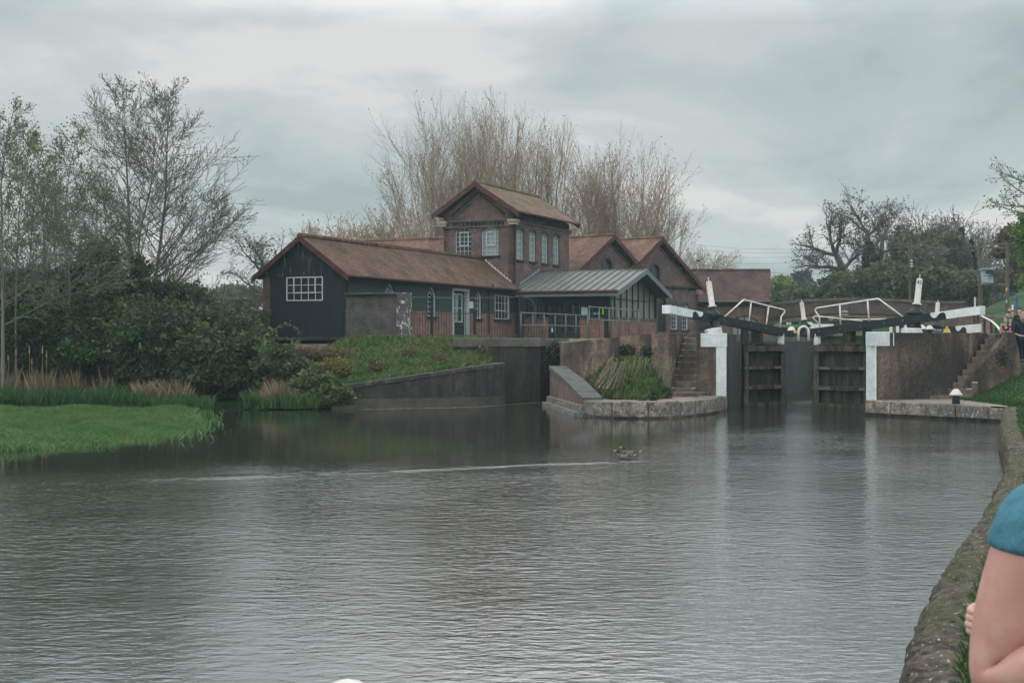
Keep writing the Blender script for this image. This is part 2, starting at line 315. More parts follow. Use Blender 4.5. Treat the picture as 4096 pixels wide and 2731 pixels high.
# ------------------------------------------------------------------ the lie of the land
CAN = V((.32, .947, 0)); CR = V((.947, -.32, 0))             # lock axis and its right hand side
E = V((7.2, 47.6, 0)); NR = V((11.12, 44.5, 0))             # noses of the left and right lock walls
BX = [(9.58, 2.67), (10.05, 2.84), (11.6, 3.45), (13.2, 4.1), (15.05, 4.88), (16.7, 5.53), (18.6, 6.29), (20.95, 7.2), (23.7, 8.18), (25.7, 8.86), (31.6, 10.8), (39.9, 13.72)]
BX = [(-6, -3.2), (3, -2.4), (6.3, -1.6), (6.9, .9), (7.4, 1.9), (8.4, 2.25)]+BX       # near bank waterline: (y, x)
QL = [V((1.37, 51.4, 0)), V((2.22, 43.9, 0)), V((2.6, 43.0, 0)), V((3.3, 42.5, 0)), V((4.1, 42.3, 0)), V((5.1, 43.0, 0)), V((5.9, 44.4, 0)), V((6.65, 46.0, 0)), E]
def lerp(tab, x): return float(np.interp(x, [a for a, b in tab], [b for a, b in tab]))
def sm(a): a = min(1, max(0, a)); return a*a*(3-2*a)
SHORE = [(-80, 55), (-14, 53.5), (-11, 49.6), (-7, 48.9), (-5.6, 48.65), (-1.3, 50.45), (1.3, 54.8)]
LWZ = [(-6.2, .72), (-2, 1.43), (-.9, 1.5)]                      # top of the sloping retaining wall
def ground(x, y):
    ax = E.x+.338*(y-E.y); r = x-(14.2+.338*(y-46))
    if y < 40.3:
        b = lerp(BX, y)
        if x < b+.25: return -1.2
        z = .44+.06*sm((x-b-1)/3)
        return z+max(0, x-b-3)*.02+sm((x-b-4)/10)*.8*sm((y-15)/25)
    if x > 14.3 and y < 47: return .44+sm((y-41.5)/7.5)*1.15*sm((x-14.5)/2.8)+max(0, x-17)*.05
    if 6.5 < x and y < 46.6 and x <= 14.3: return -1.2
    if x > ax+1.5 and r < 2.6 and y < 100: return 1.2 if r > -2.6 else -1.2
    if r >= 2.6 or y >= 100:
        z = .5+1.1*sm((y-40)/9)+.9*sm((y-49)/22)
        if y > 74: z += sm((y-74)/24)*1.1
        z += max(0, min(y, 190)-92)*.062*sm((r+6)/12) + min(max(0, r-3), 60)*.045*sm((y-55)/30)
        if r < -4: z = min(z, 2.7)+(1.9*sm((y-104)/24) if x > 8 else max(0, y-100)*.02)
        return z
    if x > ax-1 and y > 44: return -1.2
    if x > -.45 and x < 7 and y < 62: return -1.2
    if x < 1.3:
        ys = lerp([(a, b) for a, b in SHORE], x)
        if y < ys+.2: return -1.2
        if x < -5.6:
            z = .15+1.7*sm((y-ys)/9)
            z = z+max(0, y-61)*.03 if y < 130 else z+2.07+(y-130)*.004
            if x > -9.5 and y < 58.5:
                zb = .69+(2.44-.69)*sm((y-ys-.3)/max(56.2-ys, 2))-.8*sm((-x-6.2)/2.4)*sm((y-51.5)/4); z = z+(zb-z)*sm((x+9.5)/3)
            return z
        if y < 57.5+.45*(x+6.9) and x < -.8:
            zt = lerp(LWZ, x)-.03; ye = 56.6+.2*(x+5.6)
            return zt+(2.44-zt)*sm((y-ys-.3)/max(ye-ys, 2))
        return 2.44 if x < -1.1 or y > 64 else -1.2
    if x < 7.5 and y < 52.5: return -1.2
    return 2.0
xs = np.unique(np.concatenate([np.arange(-600, -40, 20), np.arange(-40, 42, .5), np.arange(42, 90, 3), np.arange(90, 620, 20)]))
ys = np.unique(np.concatenate([np.arange(-40, -6, 8), np.arange(-6, 76, .5), np.arange(76, 130, 2), np.arange(130, 260, 10), np.arange(260, 1400, 60)]))
gv = [(x, y, ground(x, y)) for y in ys for x in xs]; nx = len(xs)
gf = [(j*nx+i, j*nx+i+1, (j+1)*nx+i+1, (j+1)*nx+i) for j in range(len(ys)-1) for i in range(nx-1)]
t = NT('grassland'); n1 = t.noise(.25, detail=8, rough=.7); n2 = t.noise(6, detail=8, rough=.75)
r1 = t.ramp(n1, 0, [(.35, (.028, .06, .024)), (.55, (.045, .09, .03)), (.75, (.075, .1, .04))]); r2 = t.ramp(n2, 0, [(.3, g3(.55)), (.7, g3(1.4))])
m = t.mix(1, None, (r1, 0), (r2, 0), 'MULTIPLY'); t.l(m, 2, t.b, 0); t.b.inputs['Roughness'].default_value = .95; t.b.inputs['Specular IOR Level'].default_value = .1
n3 = t.noise(18, detail=6); t.bump(n3, 0, 1, .06); GRASSG = t.m
me = bpy.data.meshes.new('ground'); me.from_pydata(gv, [], gf); me.update(); finish('ground', me, GRASSG, None, dict(kind='structure', label='green grassy land around the canal'), smooth=True)

# water
t = NT('canal_water'); t.b.inputs['Base Color'].default_value = (.022, .024, .019, 1); t.b.inputs['Roughness'].default_value = .045; t.b.inputs['IOR'].default_value = 3.0
sx_ = t.n('ShaderNodeSeparateXYZ'); t.l(t.geo, 'Position', sx_, 0)
def Mth(op, a, b=None, c=None):
    o = t.n('ShaderNodeMath', operation=op)
    for i, s in enumerate((a, b, c)):
        if s is None: continue
        if isinstance(s, (int, float)): o.inputs[i].default_value = s
        else: t.l(s[0], s[1], o, i)
    return (o, 0)
X, Y = (sx_, 0), (sx_, 1)
wob = t.noise(.25, detail=2); wobv = Mth('MULTIPLY', Mth('SUBTRACT', (wob, 0), .5), 5)
m1 = Mth('ADD', Mth('SUBTRACT', Mth('SUBTRACT', Y, 27.6), Mth('MULTIPLY', Mth('SUBTRACT', X, 2.1), .5)), Mth('MULTIPLY', wobv, .5))    # beyond the ducks' wake
m2 = Mth('SUBTRACT', Mth('SUBTRACT', Y, 28), Mth('MULTIPLY', Mth('SUBTRACT', X, 2.4), 3.1))
m2 = Mth('ADD', m2, wobv); mm = Mth('MINIMUM', m1, m2)
calm = Mth('SMOOTH_MIN', Mth('MAXIMUM', Mth('MULTIPLY_ADD', mm, .22, .05), 0), 1, .2)
rip1 = t.noise(1, t.pos(5.6, 9.0, 1), detail=3, rough=.5); rip2 = t.noise(1, t.pos(2.4, 3.4, 1), detail=2, rough=.5); rip3 = t.noise(1, t.pos(13, 20, 1), detail=2, rough=.5)
rot = t.n('ShaderNodeMapping'); rot.inputs['Rotation'].default_value = (0, 0, math.radians(18)); rot.inputs['Scale'].default_value = (2.6, 5.0, 1); t.l(t.geo, 'Position', rot, 0)
rip4 = t.noise(1.3, rot, detail=3, rough=.5)
hgt = Mth('ADD', Mth('ADD', Mth('MULTIPLY', (rip1, 0), .75), Mth('MULTIPLY', (rip2, 0), .6)), Mth('ADD', Mth('MULTIPLY', (rip3, 0), .3), Mth('MULTIPLY', (rip4, 0), .5)))
patch = t.noise(.16, detail=3); pr = t.ramp(patch, 0, [(.35, g3(.55)), (.65, g3(1.2))])
amp = Mth('MULTIPLY', Mth('SUBTRACT', 1, Mth('MULTIPLY', calm, .86)), (pr, 0))
near = Mth('MINIMUM', 1, Mth('MAXIMUM', .35, Mth('DIVIDE', Y, 17))); amp = Mth('MULTIPLY', amp, near)
# wake crests trailing from the two ducks
wk = Mth('ABSOLUTE', Mth('SUBTRACT', Mth('SUBTRACT', Y, 27.35), Mth('MULTIPLY', Mth('SUBTRACT', X, 2.1), .46)))
wkn = t.noise(.8, detail=3); wkr = t.ramp(wkn, 0, [(.42, g3(0)), (.6, g3(1))]); side = Mth('MINIMUM', 1, Mth('MAXIMUM', 0, Mth('SUBTRACT', 3.2, X)))
left = Mth('MINIMUM', 1, Mth('MAXIMUM', 0, Mth('MULTIPLY', Mth('ADD', X, 8.5), .3)))
wk2 = Mth('MULTIPLY', Mth('MULTIPLY', Mth('MULTIPLY', Mth('MAXIMUM', Mth('SUBTRACT', 1, Mth('DIVIDE', wk, .5)), 0), (wkr, 0)), Mth('MULTIPLY', side, left)), 1.2)
hh = Mth('MULTIPLY', hgt, Mth('ADD', amp, wk2))
t.bump(hh[0], 0, 1.0, .0155)
WATER = t.m
WATER.node_tree.nodes
b_ = MB(); b_.poly([(-90, -20, 0), (40, -20, 0), (40, 90, 0), (-90, 90, 0)]); b_.build('water', WATER, kind='structure', label='brown canal water with wind ripples')

# ------------------------------------------------------------------ walls with openings
def wall(name, p0, t, outer, holes, mat, parent, out, depth=.16, thick=.3):
    """vertical wall on the plane p0 + s t, outline and holes given as (s, z); out = outward normal (xy)"""
    b = MB(); o = V((out[0], out[1], 0))
    def w3(s, z, d=0): return V((p0[0]+s*t[0], p0[1]+s*t[1], z))-o*d
    loops = [[w3(s, z) for s, z in outer]]+[[w3(s, z) for s, z in h] for h in holes]
    flat = [p for lp in loops for p in lp]
    for d in (0, thick):
        base = len(b.v); b.v += [p-o*d for p in flat]
        for tri in tessellate_polygon([[V((s, z, 0)) for s, z in outer]]+[[V((s, z, 0)) for s, z in h] for h in holes]):
            a, c, e = tri; n = (flat[c]-flat[a]).cross(flat[e]-flat[a])
            if (n.dot(o) < 0) == (d == 0): c, e = e, c
            b.f.append((base+a, base+c, base+e))
    for li, lp in enumerate(loops):
        n = len(lp)
        for k in range(n):
            p, q = lp[k], lp[(k+1) % n]; b.poly([p, q, q-o*thick, p-o*thick])
    return b.build(name, mat, parent)
def arch_loop(s0, s1, z0, z1, rise, n=8):
    """opening with an arched head: z1 is the crown"""
    if rise <= 0: return [(s0, z0), (s1, z0), (s1, z1), (s0, z1)]
    w = abs(s1-s0)/2; c = (s0+s1)/2; R = (w*w+rise*rise)/(2*rise); pts = [(s0, z0), (s1, z0)]
    a = math.asin(min(1, w/R)); sg = 1 if s1 > s0 else -1
    if rise >= w*.98: a = math.pi/2
    for k in range(n+1):
        th = a-2*a*k/n; pts.append((c+sg*R*math.sin(th), z1-R+R*math.cos(th)))
    return pts
def window(name, parent, p0, t, out, s0, s1, z0, z1, cols, rows, rise=0, fan=False, frame=.045, bar=.022, mat=None, glass=None, sill=True, depth=.12, sash=None, cat=None):
    """frame (the window part) > panes; glazing bars belong to the frame"""
    if s0 > s1: s0, s1 = s1, s0
    mat = mat or WIN; b = MB(); o = V((out[0], out[1], 0)); lp = arch_loop(s0, s1, z0, z1, rise)
    def w3(s, z, d=depth): return V((p0[0]+s*t[0], p0[1]+s*t[1], z))-o*d
    def top(s):
        if rise <= 0: return z1
        wd = (s1-s0)/2; R = (wd*wd+rise*rise)/(2*rise); u = s-(s0+s1)/2; return z1-R+math.sqrt(max(R*R-u*u, 0))
    n = len(lp)
    for k in range(n):
        a, c = lp[k], lp[(k+1) % n]; b.bar(w3(*a, depth-.02), w3(*c, depth-.02), frame*1.6, frame*1.6)
    for i in range(1, cols):
        s = s0+(s1-s0)*i/cols; b.bar(w3(s, z0), w3(s, (top(s) if not fan else z1-rise)), bar)
    zt = z1-rise if rise > 0 and fan else z1
    for j in range(1, rows+(1 if fan else 0)):
        z = z0+(zt-z0)*j/rows if fan else z0+(z1-z0)*j/rows
        if z < z1-rise+.02: b.bar(w3(s0, z, depth+.004), w3(s1, z, depth+.004), bar)
    if fan:
        c = (s0+s1)/2; wd = (s1-s0)/2
        for k in range(1, 6):
            th = math.pi*k/6; b.bar(w3(c+.42*wd*math.cos(th), zt+.42*rise*math.sin(th)), w3(c+wd*math.cos(th)*.98, zt+rise*math.sin(th)*.98), bar)
        pts = [(c+.42*wd*math.cos(math.pi*k/8), zt+.42*rise*math.sin(math.pi*k/8)) for k in range(9)]
        for k in range(8): b.bar(w3(*pts[k], depth-.004), w3(*pts[k+1], depth-.004), bar)
    if sash:
        a0, a1, b0, b1 = sash; q = [(a0, b0), (a1, b0), (a1, b1), (a0, b1)]
        for k in range(4): b.bar(w3(*q[k], depth-.03), w3(*q[(k+1) % 4], depth-.03), .05)
    f = b.build(name, mat, parent)
    g = MB(); g.poly([w3(s, z, depth+.015) for s, z in lp]); g.build('pane', glass or GLASS, f)
    if sill:
        m = MB(); m.bar(w3(s0-.08, z0-.05, -.03), w3(s1+.08, z0-.05, -.03), .16, .09); m.build('sill', BLACK, f)
    return lp
def slope(b, e0, e1, r0, r1, th=.07):
    """roof slab between the eave line e0-e1 and the ridge line r0-r1"""
    n = (V(e1)-V(e0)).cross(V(r0)-V(e0)).normalized()
    if n.z < 0: n = -n
    b.prism([e0, e1, r1, r0], -n*th)
# ------------------------------------------------------------------ buildings: frame with origin at the barn's near corner
U = (.4017, .9158); VV = (-.9158, .4017); C1 = (-6.87, 58.5)
def W(a, b, z): return V((C1[0]+a*U[0]+b*VV[0], C1[1]+a*U[1]+b*VV[1], z))
def W2(a, b): p = W(a, b, 0); return (p.x, p.y)
NS = (-VV[0], -VV[1]); NF = (-U[0], -U[1])                   # outward normals of side and front walls
def rect(px0, py0, px1, py1, p0, t):
    """window rectangle seen between two photo columns; heights read at its middle"""
    s0, _ = SL(px0, py0, p0, t); s1, _ = SL(px1, py1, p0, t); m = (px0+px1)/2
    return min(s0, s1), max(s0, s1), SL(m, py1, p0, t)[1], SL(m, py0, p0, t)[1]
def gable_roof(par, fr, a0, a1, b0, b1, ze, zr, mat, boards=OXRED, bw=.2, ridge=True, oneside=False, th=.08):
    """fr(a, b, z) -> world; ridge runs along a at the middle of b0..b1"""
    bm = (b0+b1)/2
    for k, (e, nm) in enumerate(((b0, 'roof'), (b1, 'roof'))):
        b = MB(); slope(b, fr(a0, e, ze), fr(a1, e, ze), fr(a0, bm, zr), fr(a1, bm, zr), th); o = b.build(nm, mat, par)
    if ridge:
        b = MB(); n = max(2, int(abs(a1-a0)/.45))
        for i in range(n):
            p, q = fr(a0+(a1-a0)*i/n, bm, zr-.02), fr(a0+(a1-a0)*(i+.96)/n, bm, zr-.02); b.tube([p, q], [.14, .13], 8)
        b.build('ridge_tiles', mat, o)
    for a in (a0, a1):
        sgn = -1 if a == a0 else 1
        for e in (b0, b1):
            b = MB(); p, q = fr(a, e, ze), fr(a, bm, zr); ex = fr(a+sgn*.035, e, ze)-p
            b.prism([p+V((0, 0, .02)), q+V((0, 0, .02)), q-V((0, 0, bw)), p-V((0, 0, bw))], ex); b.build('bargeboard', boards, par)
def gutter(par, p, q, mat=OXRED, r=.06): MB().tube([p, q], r, 8).build('gutter', mat, par)
def pipe(par, pts, mat=OXRED, r=.045):
    b = MB(); b.tube(pts, r, 8)
    b.build('downpipe', mat, par)

# --- low barn
barn = thing('boarded_barn', 'long low black boarded barn with mossy clay tiled roof on a red brick plinth', 'barn', W(9, 2, 2.4))
P0S = (C1[0], C1[1]); ZB, ZE, ZR, ZP = 2.4, 5.1, 6.66, 3.68
sw = [rect(1542, 1136, 1578.5, 1252, P0S, U), rect(1710, 1149, 1745, 1265, P0S, U), rect(1901.5, 1163, 1927, 1274, P0S, U)]
dr = rect(1812, 1159, 1871, 1350, P0S, U); sh = rect(1977, 1180, 2040, 1277, P0S, U)
LEN = 17.5
holes = [arch_loop(a, b, c, d, (b-a)/2*1.0) for a, b, c, d in sw]
lowh, uph = [], []
# brick plinth and boarded upper wall, cut along the plinth line
def split(lp, z):
    lo = [(s, min(q, z)) for s, q in lp]; up = [(s, max(q, z)) for s, q in lp]; return lo, up
def notch(outer, cuts, z, upside):
    """outline of the strip with openings that cross its edge z"""
    pts = []
    for (a, b, zz) in sorted(cuts):
        pts += [(a, z), (a, zz), (b, zz), (b, z)]
    return pts
cuts_low = [(a, b, c) for a, b, c, d in sw[1:]]+[(dr[0], dr[1], ZB+.02)]+[(sh[0], sh[1], sh[2])]+[(sw[0][0], sw[0][1], sw[0][2])]
lo = [(.02, ZB-.4), (LEN, ZB-.4), (LEN, ZP)]+list(reversed(notch(None, cuts_low, ZP, 0)))+[(.02, ZP)]
wall('plinth', P0S, U, lo, [], BRICK_LOW, barn, NS)
cuts_up = []
upo = [(.02, ZP)]
for (a, b, c, d), k in sorted([(x, 1) for x in sw]+[(dr, 0), (sh, 0)]):
    upo.append((a, ZP))
    if k: upo += [q for q in reversed(arch_loop(a, b, ZP, d, (b-a)/2)[2:])]
    else: upo += [(a, d), (b, d)]
    upo.append((b, ZP))
upo += [(LEN, ZP), (LEN, ZE), (.02, ZE)]
wall('side_wall', P0S, U, upo, [], BOARD_GR, barn, NS)
for a, b, c, d in sw: window('window', barn, P0S, U, NS, a, b, c, d, 3, 4, rise=(b-a)/2, fan=True, glass=GLASS_L if a > 15 else GLASS)
window('window', barn, P0S, U, NS, *sh, 5, 3, frame=.06, sash=(sh[0]+.3, sh[1]-.45, sh[2]+.35*(sh[3]-sh[2]), sh[3]))
# door with white frame and two glazed lights
def w3(p0, t, out, s, z, d=0): return V((p0[0]+s*t[0]-out[0]*d, p0[1]+s*t[1]-out[1]*d, z))
b = MB()
for q in ([(dr[0]-.02, ZB), (dr[0]-.02, dr[3])], [(dr[0]-.08, dr[3]), (dr[1]+.08, dr[3])], [(dr[1]+.02, dr[3]), (dr[1]+.02, ZB)]):
    b.bar(w3(P0S, U, NS, *q[0], -.01), w3(P0S, U, NS, *q[1], -.01), .12, .12)
b.prism([w3(P0S, U, NS, dr[1]-.01, ZB, 0), w3(P0S, U, NS, dr[1]-.01, dr[3], 0), w3(P0S, U, NS, dr[1]-.01, dr[3], .2), w3(P0S, U, NS, dr[1]-.01, ZB, .2)], V((-U[0]*.06, -U[1]*.06, 0)))
b.build('door_frame', WIN, barn)
b = MB(); b.poly([w3(P0S, U, NS, dr[0], ZB, .17), w3(P0S, U, NS, dr[1], ZB, .17), w3(P0S, U, NS, dr[1], dr[3], .17), w3(P0S, U, NS, dr[0], dr[3], .17)]); dd = b.build('door', BLACK, barn)
b = MB(); g = MB()
wd = dr[1]-dr[0]
for k in range(2):
    a0 = dr[0]+wd*(.08+.4*k); a1 = a0+wd*.3; z0, z1 = ZB+.85, dr[3]-.22; q = [(a0, z0), (a1, z0), (a1, z1), (a0, z1)]
    for i in range(4): b.bar(w3(P0S, U, NS, *q[i], .14), w3(P0S, U, NS, *q[(i+1) % 4], .14), .055)
    b.bar(w3(P0S, U, NS, a0, (z0+z1)/2, .14), w3(P0S, U, NS, a1, (z0+z1)/2, .14), .035)
    g.poly([w3(P0S, U, NS, *c, .155) for c in q])
b.build('glazing_frame', WIN, dd); g.build('pane', GLASS, dd)
MB().ball(w3(P0S, U, NS, dr[0]+wd*.78, ZB+1.0, .1), .035, .035, .035).build('handle', CREAM, dd)
# gable front: boards above and below, brick pier on the left
GW = 4.0; P0G = W2(0, 0)
wg = rect(1147, 1104, 1289, 1201, P0G, VV); wg = (wg[0], wg[1], wg[2], min(wg[3], 4.97))
wall('gable_wall', (P0G[0], P0G[1]), VV, [(0, ZB-.02), (GW-.36, ZB-.02), (GW-.36, 5.02), (0, 5.02)], [arch_loop(wg[0], wg[1], wg[2], wg[3], 0)], BOARD, barn, NF)
wall('gable_boards', (P0G[0]+NF[0]*.03, P0G[1]+NF[1]*.03), VV, [(0, 5.02), (GW, 5.02), (GW, 5.14), (GW/2, ZR-.04), (0, 5.14)], [], BOARD_UP, barn, NF)
wall('brick_pier', W2(.02, GW-.36), VV, [(0, ZB-.7), (.36, ZB-.7), (.36, 5.02), (0, 5.02)], [], BRICK, barn, NF, thick=.4)
window('window', barn, P0G, VV, NF, *wg, 5, 3, sash=(wg[0]+.2*(wg[1]-wg[0]), wg[0]+.8*(wg[1]-wg[0]), wg[2]+.33*(wg[3]-wg[2]), wg[3]), frame=.03, bar=.028, sill=False, depth=.03)
b = MB(); b.bar(W(-.1, -.02, ZB+.02), W(-.1, GW-.4, ZB+.02), .22, .1); b.build('base_ledge', wmat('chipped_ledge', (.02, .025, .028), (.05, .055, .055), spots=(.35, .35, .33), sp_th=.63), barn)
wall('concrete_base', W2(-.22, -.05), VV, [(0, 1.2), (GW+.1, 1.2), (GW+.1, ZB-.2), (0, ZB-.2)], [], CONC_P, barn, NF, thick=.6)
wall('far_side_wall', W2(0, GW), U, [(0, 1.5), (LEN, 1.5), (LEN, ZE), (0, ZE)], [], BRICK, barn, VV)
gable_roof(barn, W, -.3, LEN-.01, -.34, GW+.34, ZE-.1, ZR+.04, TILE, bw=.24)
gutter(barn, W(-.25, -.4, ZE-.12), W(LEN+.2, -.4, ZE-.12))
pipe(barn, [PLN(1971, 1138, W2(0, -.38), U), PLN(1970, 1158, W2(0, -.3), U), PLN(1958, 1164, W2(0, -.07), U), PLN(1958, 1345, W2(0, -.07), U)])
pipe(barn, [W(LEN-.15, -.1, 5.0), W(LEN-.15, -.1, 2.45)])
b = MB(); b.bar(PLN(1884, 1233, W2(0, -.02), U), PLN(1884, 1207, W2(0, -.02), U), .02, .02)
sg = rect(1875, 1206, 1892, 1233, W2(0, -.03), U); b = MB(); q = W2(0, -.03)
b.prism([w3(q, U, NS, sg[0], sg[2]), w3(q, U, NS, sg[1], sg[2]), w3(q, U, NS, sg[1], sg[3]), w3(q, U, NS, sg[0], sg[3])], V((NS[0]*.02, NS[1]*.02, 0)))
b.build('notice', wmat('faded_notice', (.36, .33, .34), (.55, .52, .52), scale=14, bump=0), None, label='small white notice on the black boards between white door and arched window', cat='sign')

# --- brick pier wall in front of the barn
def simple_wall(name, p, q, z0, z1, th, mat, par=None, **top):
    d = (V(q)-V(p)).normalized(); n = V((-d.y, d.x, 0)); b = MB()
    b.prism([(p[0], p[1], z0), (q[0], q[1], z0), (q[0], q[1], z1), (p[0], p[1], z1)], n*th)
    return b.build(name, mat, par, **top)
yw = thing('yard_wall', 'dark brick wall with a flaking limewashed end pier beside the barn door', 'wall', (-5.5, 58, 2.4))
pa, pb = P(1384, 1350, 58.3), P(1590, 1350, 57.4); pc = P(1630, 1350, 57.2)
simple_wall('wall_panel', (pa.x, pa.y, 0), (pb.x, pb.y, 0), 2.2, 4.22, .24, BRICK_BLUE, yw)
d = (pc-pb).normalized(); n = V((-d.y, d.x, 0))
b = MB(); q0 = pb-n*.06; b.prism([(q0.x, q0.y, 2.1), (pc.x-n.x*.06, pc.y-n.y*.06, 2.1), (pc.x-n.x*.06, pc.y-n.y*.06, 4.27), (q0.x, q0.y, 4.27)], n*.4); b.build('end_pier', BRICK_PIER, yw)
b = MB(); b.bar((pa.x, pa.y, 4.25), (pb.x, pb.y, 4.25), .3, .07); b.build('coping', BRICK_BLUE, yw)

# --- pump tower
TA0, TA1, TB0, TB1 = 17.5, 25.5, .1, 4.17; TZE, TZR = 9.08, 10.62
tw = thing('engine_tower', 'two storey red brick tower with white arched windows and a mossy tiled gable roof', 'tower', W(21.5, 2.1, 2.4))
pf = W2(TA0, TB0); wfr = [rect(1821, 909, 1886, 1024, pf, VV), rect(1927, 907.5, 1994, 1022, pf, VV)]
hs = [arch_loop(a, b, c, d, .2) for a, b, c, d in wfr]; bw_ = TB1-TB0
wall('front_wall', pf, VV, [(0, 2.4), (bw_, 2.4), (bw_, 9.0), (bw_/2, TZR-.1), (0, 9.0)], hs, BRICK, tw, NF)
for k, (a, b, c, d) in enumerate(wfr): window('window', tw, pf, VV, NF, a, b, c, d, 4, 6, rise=.2, sash=(a+.25*(b-a), a+.75*(b-a), c+.36*(d-c), c+.82*(d-c)), glass=GLASS if k == 0 else GLASS_L, frame=.04)
ps = W2(TA0, TB0); wsd = [rect(2067, 914, 2094, 1031, ps, U), rect(2118, 923, 2143, 1037, ps, U), rect(2168, 931, 2192, 1043, ps, U), rect(2214, 938, 2237, 1049, ps, U)]
wsd = [(a, b, 6.62, 8.3) for a, b, c, d in wsd]
wall('side_wall', ps, U, [(0, 2.4), (8, 2.4), (8, 9.0), (0, 9.0)], [arch_loop(a, b, c, d, .16) for a, b, c, d in wsd], BRICK, tw, NS)
for a, b, c, d in wsd: window('window', tw, ps, U, NS, a, b, c, d, 3, 5, rise=.16, glass=GLASS_L, frame=.04)
wall('far_wall', W2(TA1, TB0), VV, [(0, 2.4), (bw_, 2.4), (bw_, 9.0), (bw_/2, TZR-.1), (0, 9.0)], [], BRICK, tw, U)
wall('far_side_wall', W2(TA0, TB1), U, [(0, 2.4), (8, 2.4), (8, 9), (0, 9)], [], BRICK, tw, VV)
gable_roof(tw, W, TA0-.42, TA1+.4, TB0-.5, TB1+.5, TZE-.02, TZR+.1, TILE_T, bw=.26)
gutter(tw, W(TA0-.4, TB0-.55, TZE-.05), W(TA1+.4, TB0-.55, TZE-.05))
# voussoirs, dentil courses, stone kneelers
BLUEB = wmat('blue_brick_trim', (.035, .042, .046), (.07, .07, .072), scale=6)
def arch_trim(par, p0, t, out, a, b, d, rise, th=.22):
    m = MB(); lp = arch_loop(a-.03, b+.03, d-rise-.01, d, rise, 8)[2:]
    for k in range(len(lp)-1):
        (s0, z0), (s1, z1) = lp[k], lp[k+1]
        m.prism([w3(p0, t, out, s0, z0, -.02), w3(p0, t, out, s1, z1, -.02), w3(p0, t, out, s1+(s1-(a+b)/2)*.12, z1+th, -.02), w3(p0, t, out, s0+(s0-(a+b)/2)*.12, z0+th, -.02)], V((out[0]*.018, out[1]*.018, 0)))
    m.build('window_arch', BLUEB, par)
for a, b, c, d in wfr: arch_trim(tw, pf, VV, NF, a, b, d, .2)
for a, b, c, d in wsd: arch_trim(tw, ps, U, NS, a, b, d, .16, .16)
def dentils(par, p, q, out, h=.16, pitch=.22, proj=.07):
    p, q = V(p), V(q); L = (q-p).length; n = int(L/pitch); d = (q-p)/n; o = V((out[0], out[1], 0))
    m = MB(); m.prism([p, q, q+V((0, 0, h)), p+V((0, 0, h))], o*.015)
    for k in range(n): a = p+d*(k+.1)+o*.018; e = p+d*(k+.55)+o*.018; m.prism([a, e, e+V((0, 0, h)), a+V((0, 0, h))], o*proj)
    m.build('dentil_course', BLACK, par)
dentils(tw, W(TA0, TB0+.55, 8.45), W(TA0, TB1-.55, 8.45), NF)
dentils(tw, W(TA0+.3, TB0, 8.72), W(TA1-.3, TB0, 8.72), NS)
m = MB(); m.bar(W(TA0-.02, TB0, 8.7), W(TA0-.02, TB1, 8.7), .1, .09); m.bar(W(TA0-.03, TB0, 8.37), W(TA0-.03, TB1, 8.37), .12, .07); m.bar(W(TA0, TB0-.03, 8.62), W(TA1, TB0-.03, 8.62), .1, .1); m.build('string_course', BRICK, tw)
for s in (0, 1):
    p = W(TA0-.01, TB0+.1 if s == 0 else TB1, 8.92); q = W(TA0-.01, 2.135, TZR-.22)
    p = W(TA0-.01, (TB0+.5) if s == 0 else (TB1-.5), 8.93); q = W(TA0-.01, 2.135, 10.12)
    dentils(tw, p, q, NF, h=.13)
    m = MB(); m.prism([p-V((0, 0, .16)), q-V((0, 0, .16)), q-V((0, 0, .1)), p-V((0, 0, .1))], V((NF[0], NF[1], 0))*.06); m.build('raking_course', BRICK, tw)
for a, b_ in ((TA0, TB0), (TA0, TB1), (TA1, TB0)):
    m = MB(); c = W(a, b_, 8.42)
    m.box(c+V((0, 0, .14)), .5, .5, .14, U); m.box(c, .42, .42, .12, U); m.build('stone_kneeler', CREAM, tw, bevel=.01)
pipe(tw, [W(TA0+.12, TB0-.5, TZE-.05), W(TA0+.12, TB0-.07, 8.75), W(TA0+.12, TB0-.07, 5.4)])
# stepped lead flashing where roofs meet the tower
def flashing(name, p, q, out, n, mat, par):
    m = MB(); p, q = V(p), V(q); o = V((out[0], out[1], 0)); d = (q-p)/n
    for k in range(n):
        a = p+d*k+o*.02; e = a+d*1.02; m.prism([a, e, V((a.x+d.x*.15, a.y+d.y*.15, max(a.z, e.z)+.12))], o*.012)
    m.build(name, mat, par)
flashing('lead_flashing', W(TA0, 1.7, 6.55), W(TA0, .15, 5.32), NF, 9, wmat('white_lead', (.42, .45, .45), (.6, .62, .62)), tw)
flashing('lead_flashing', W(18.3, TB0, 5.28), W(21.0, TB0, 6.16), NS, 14, LEADB, tw)

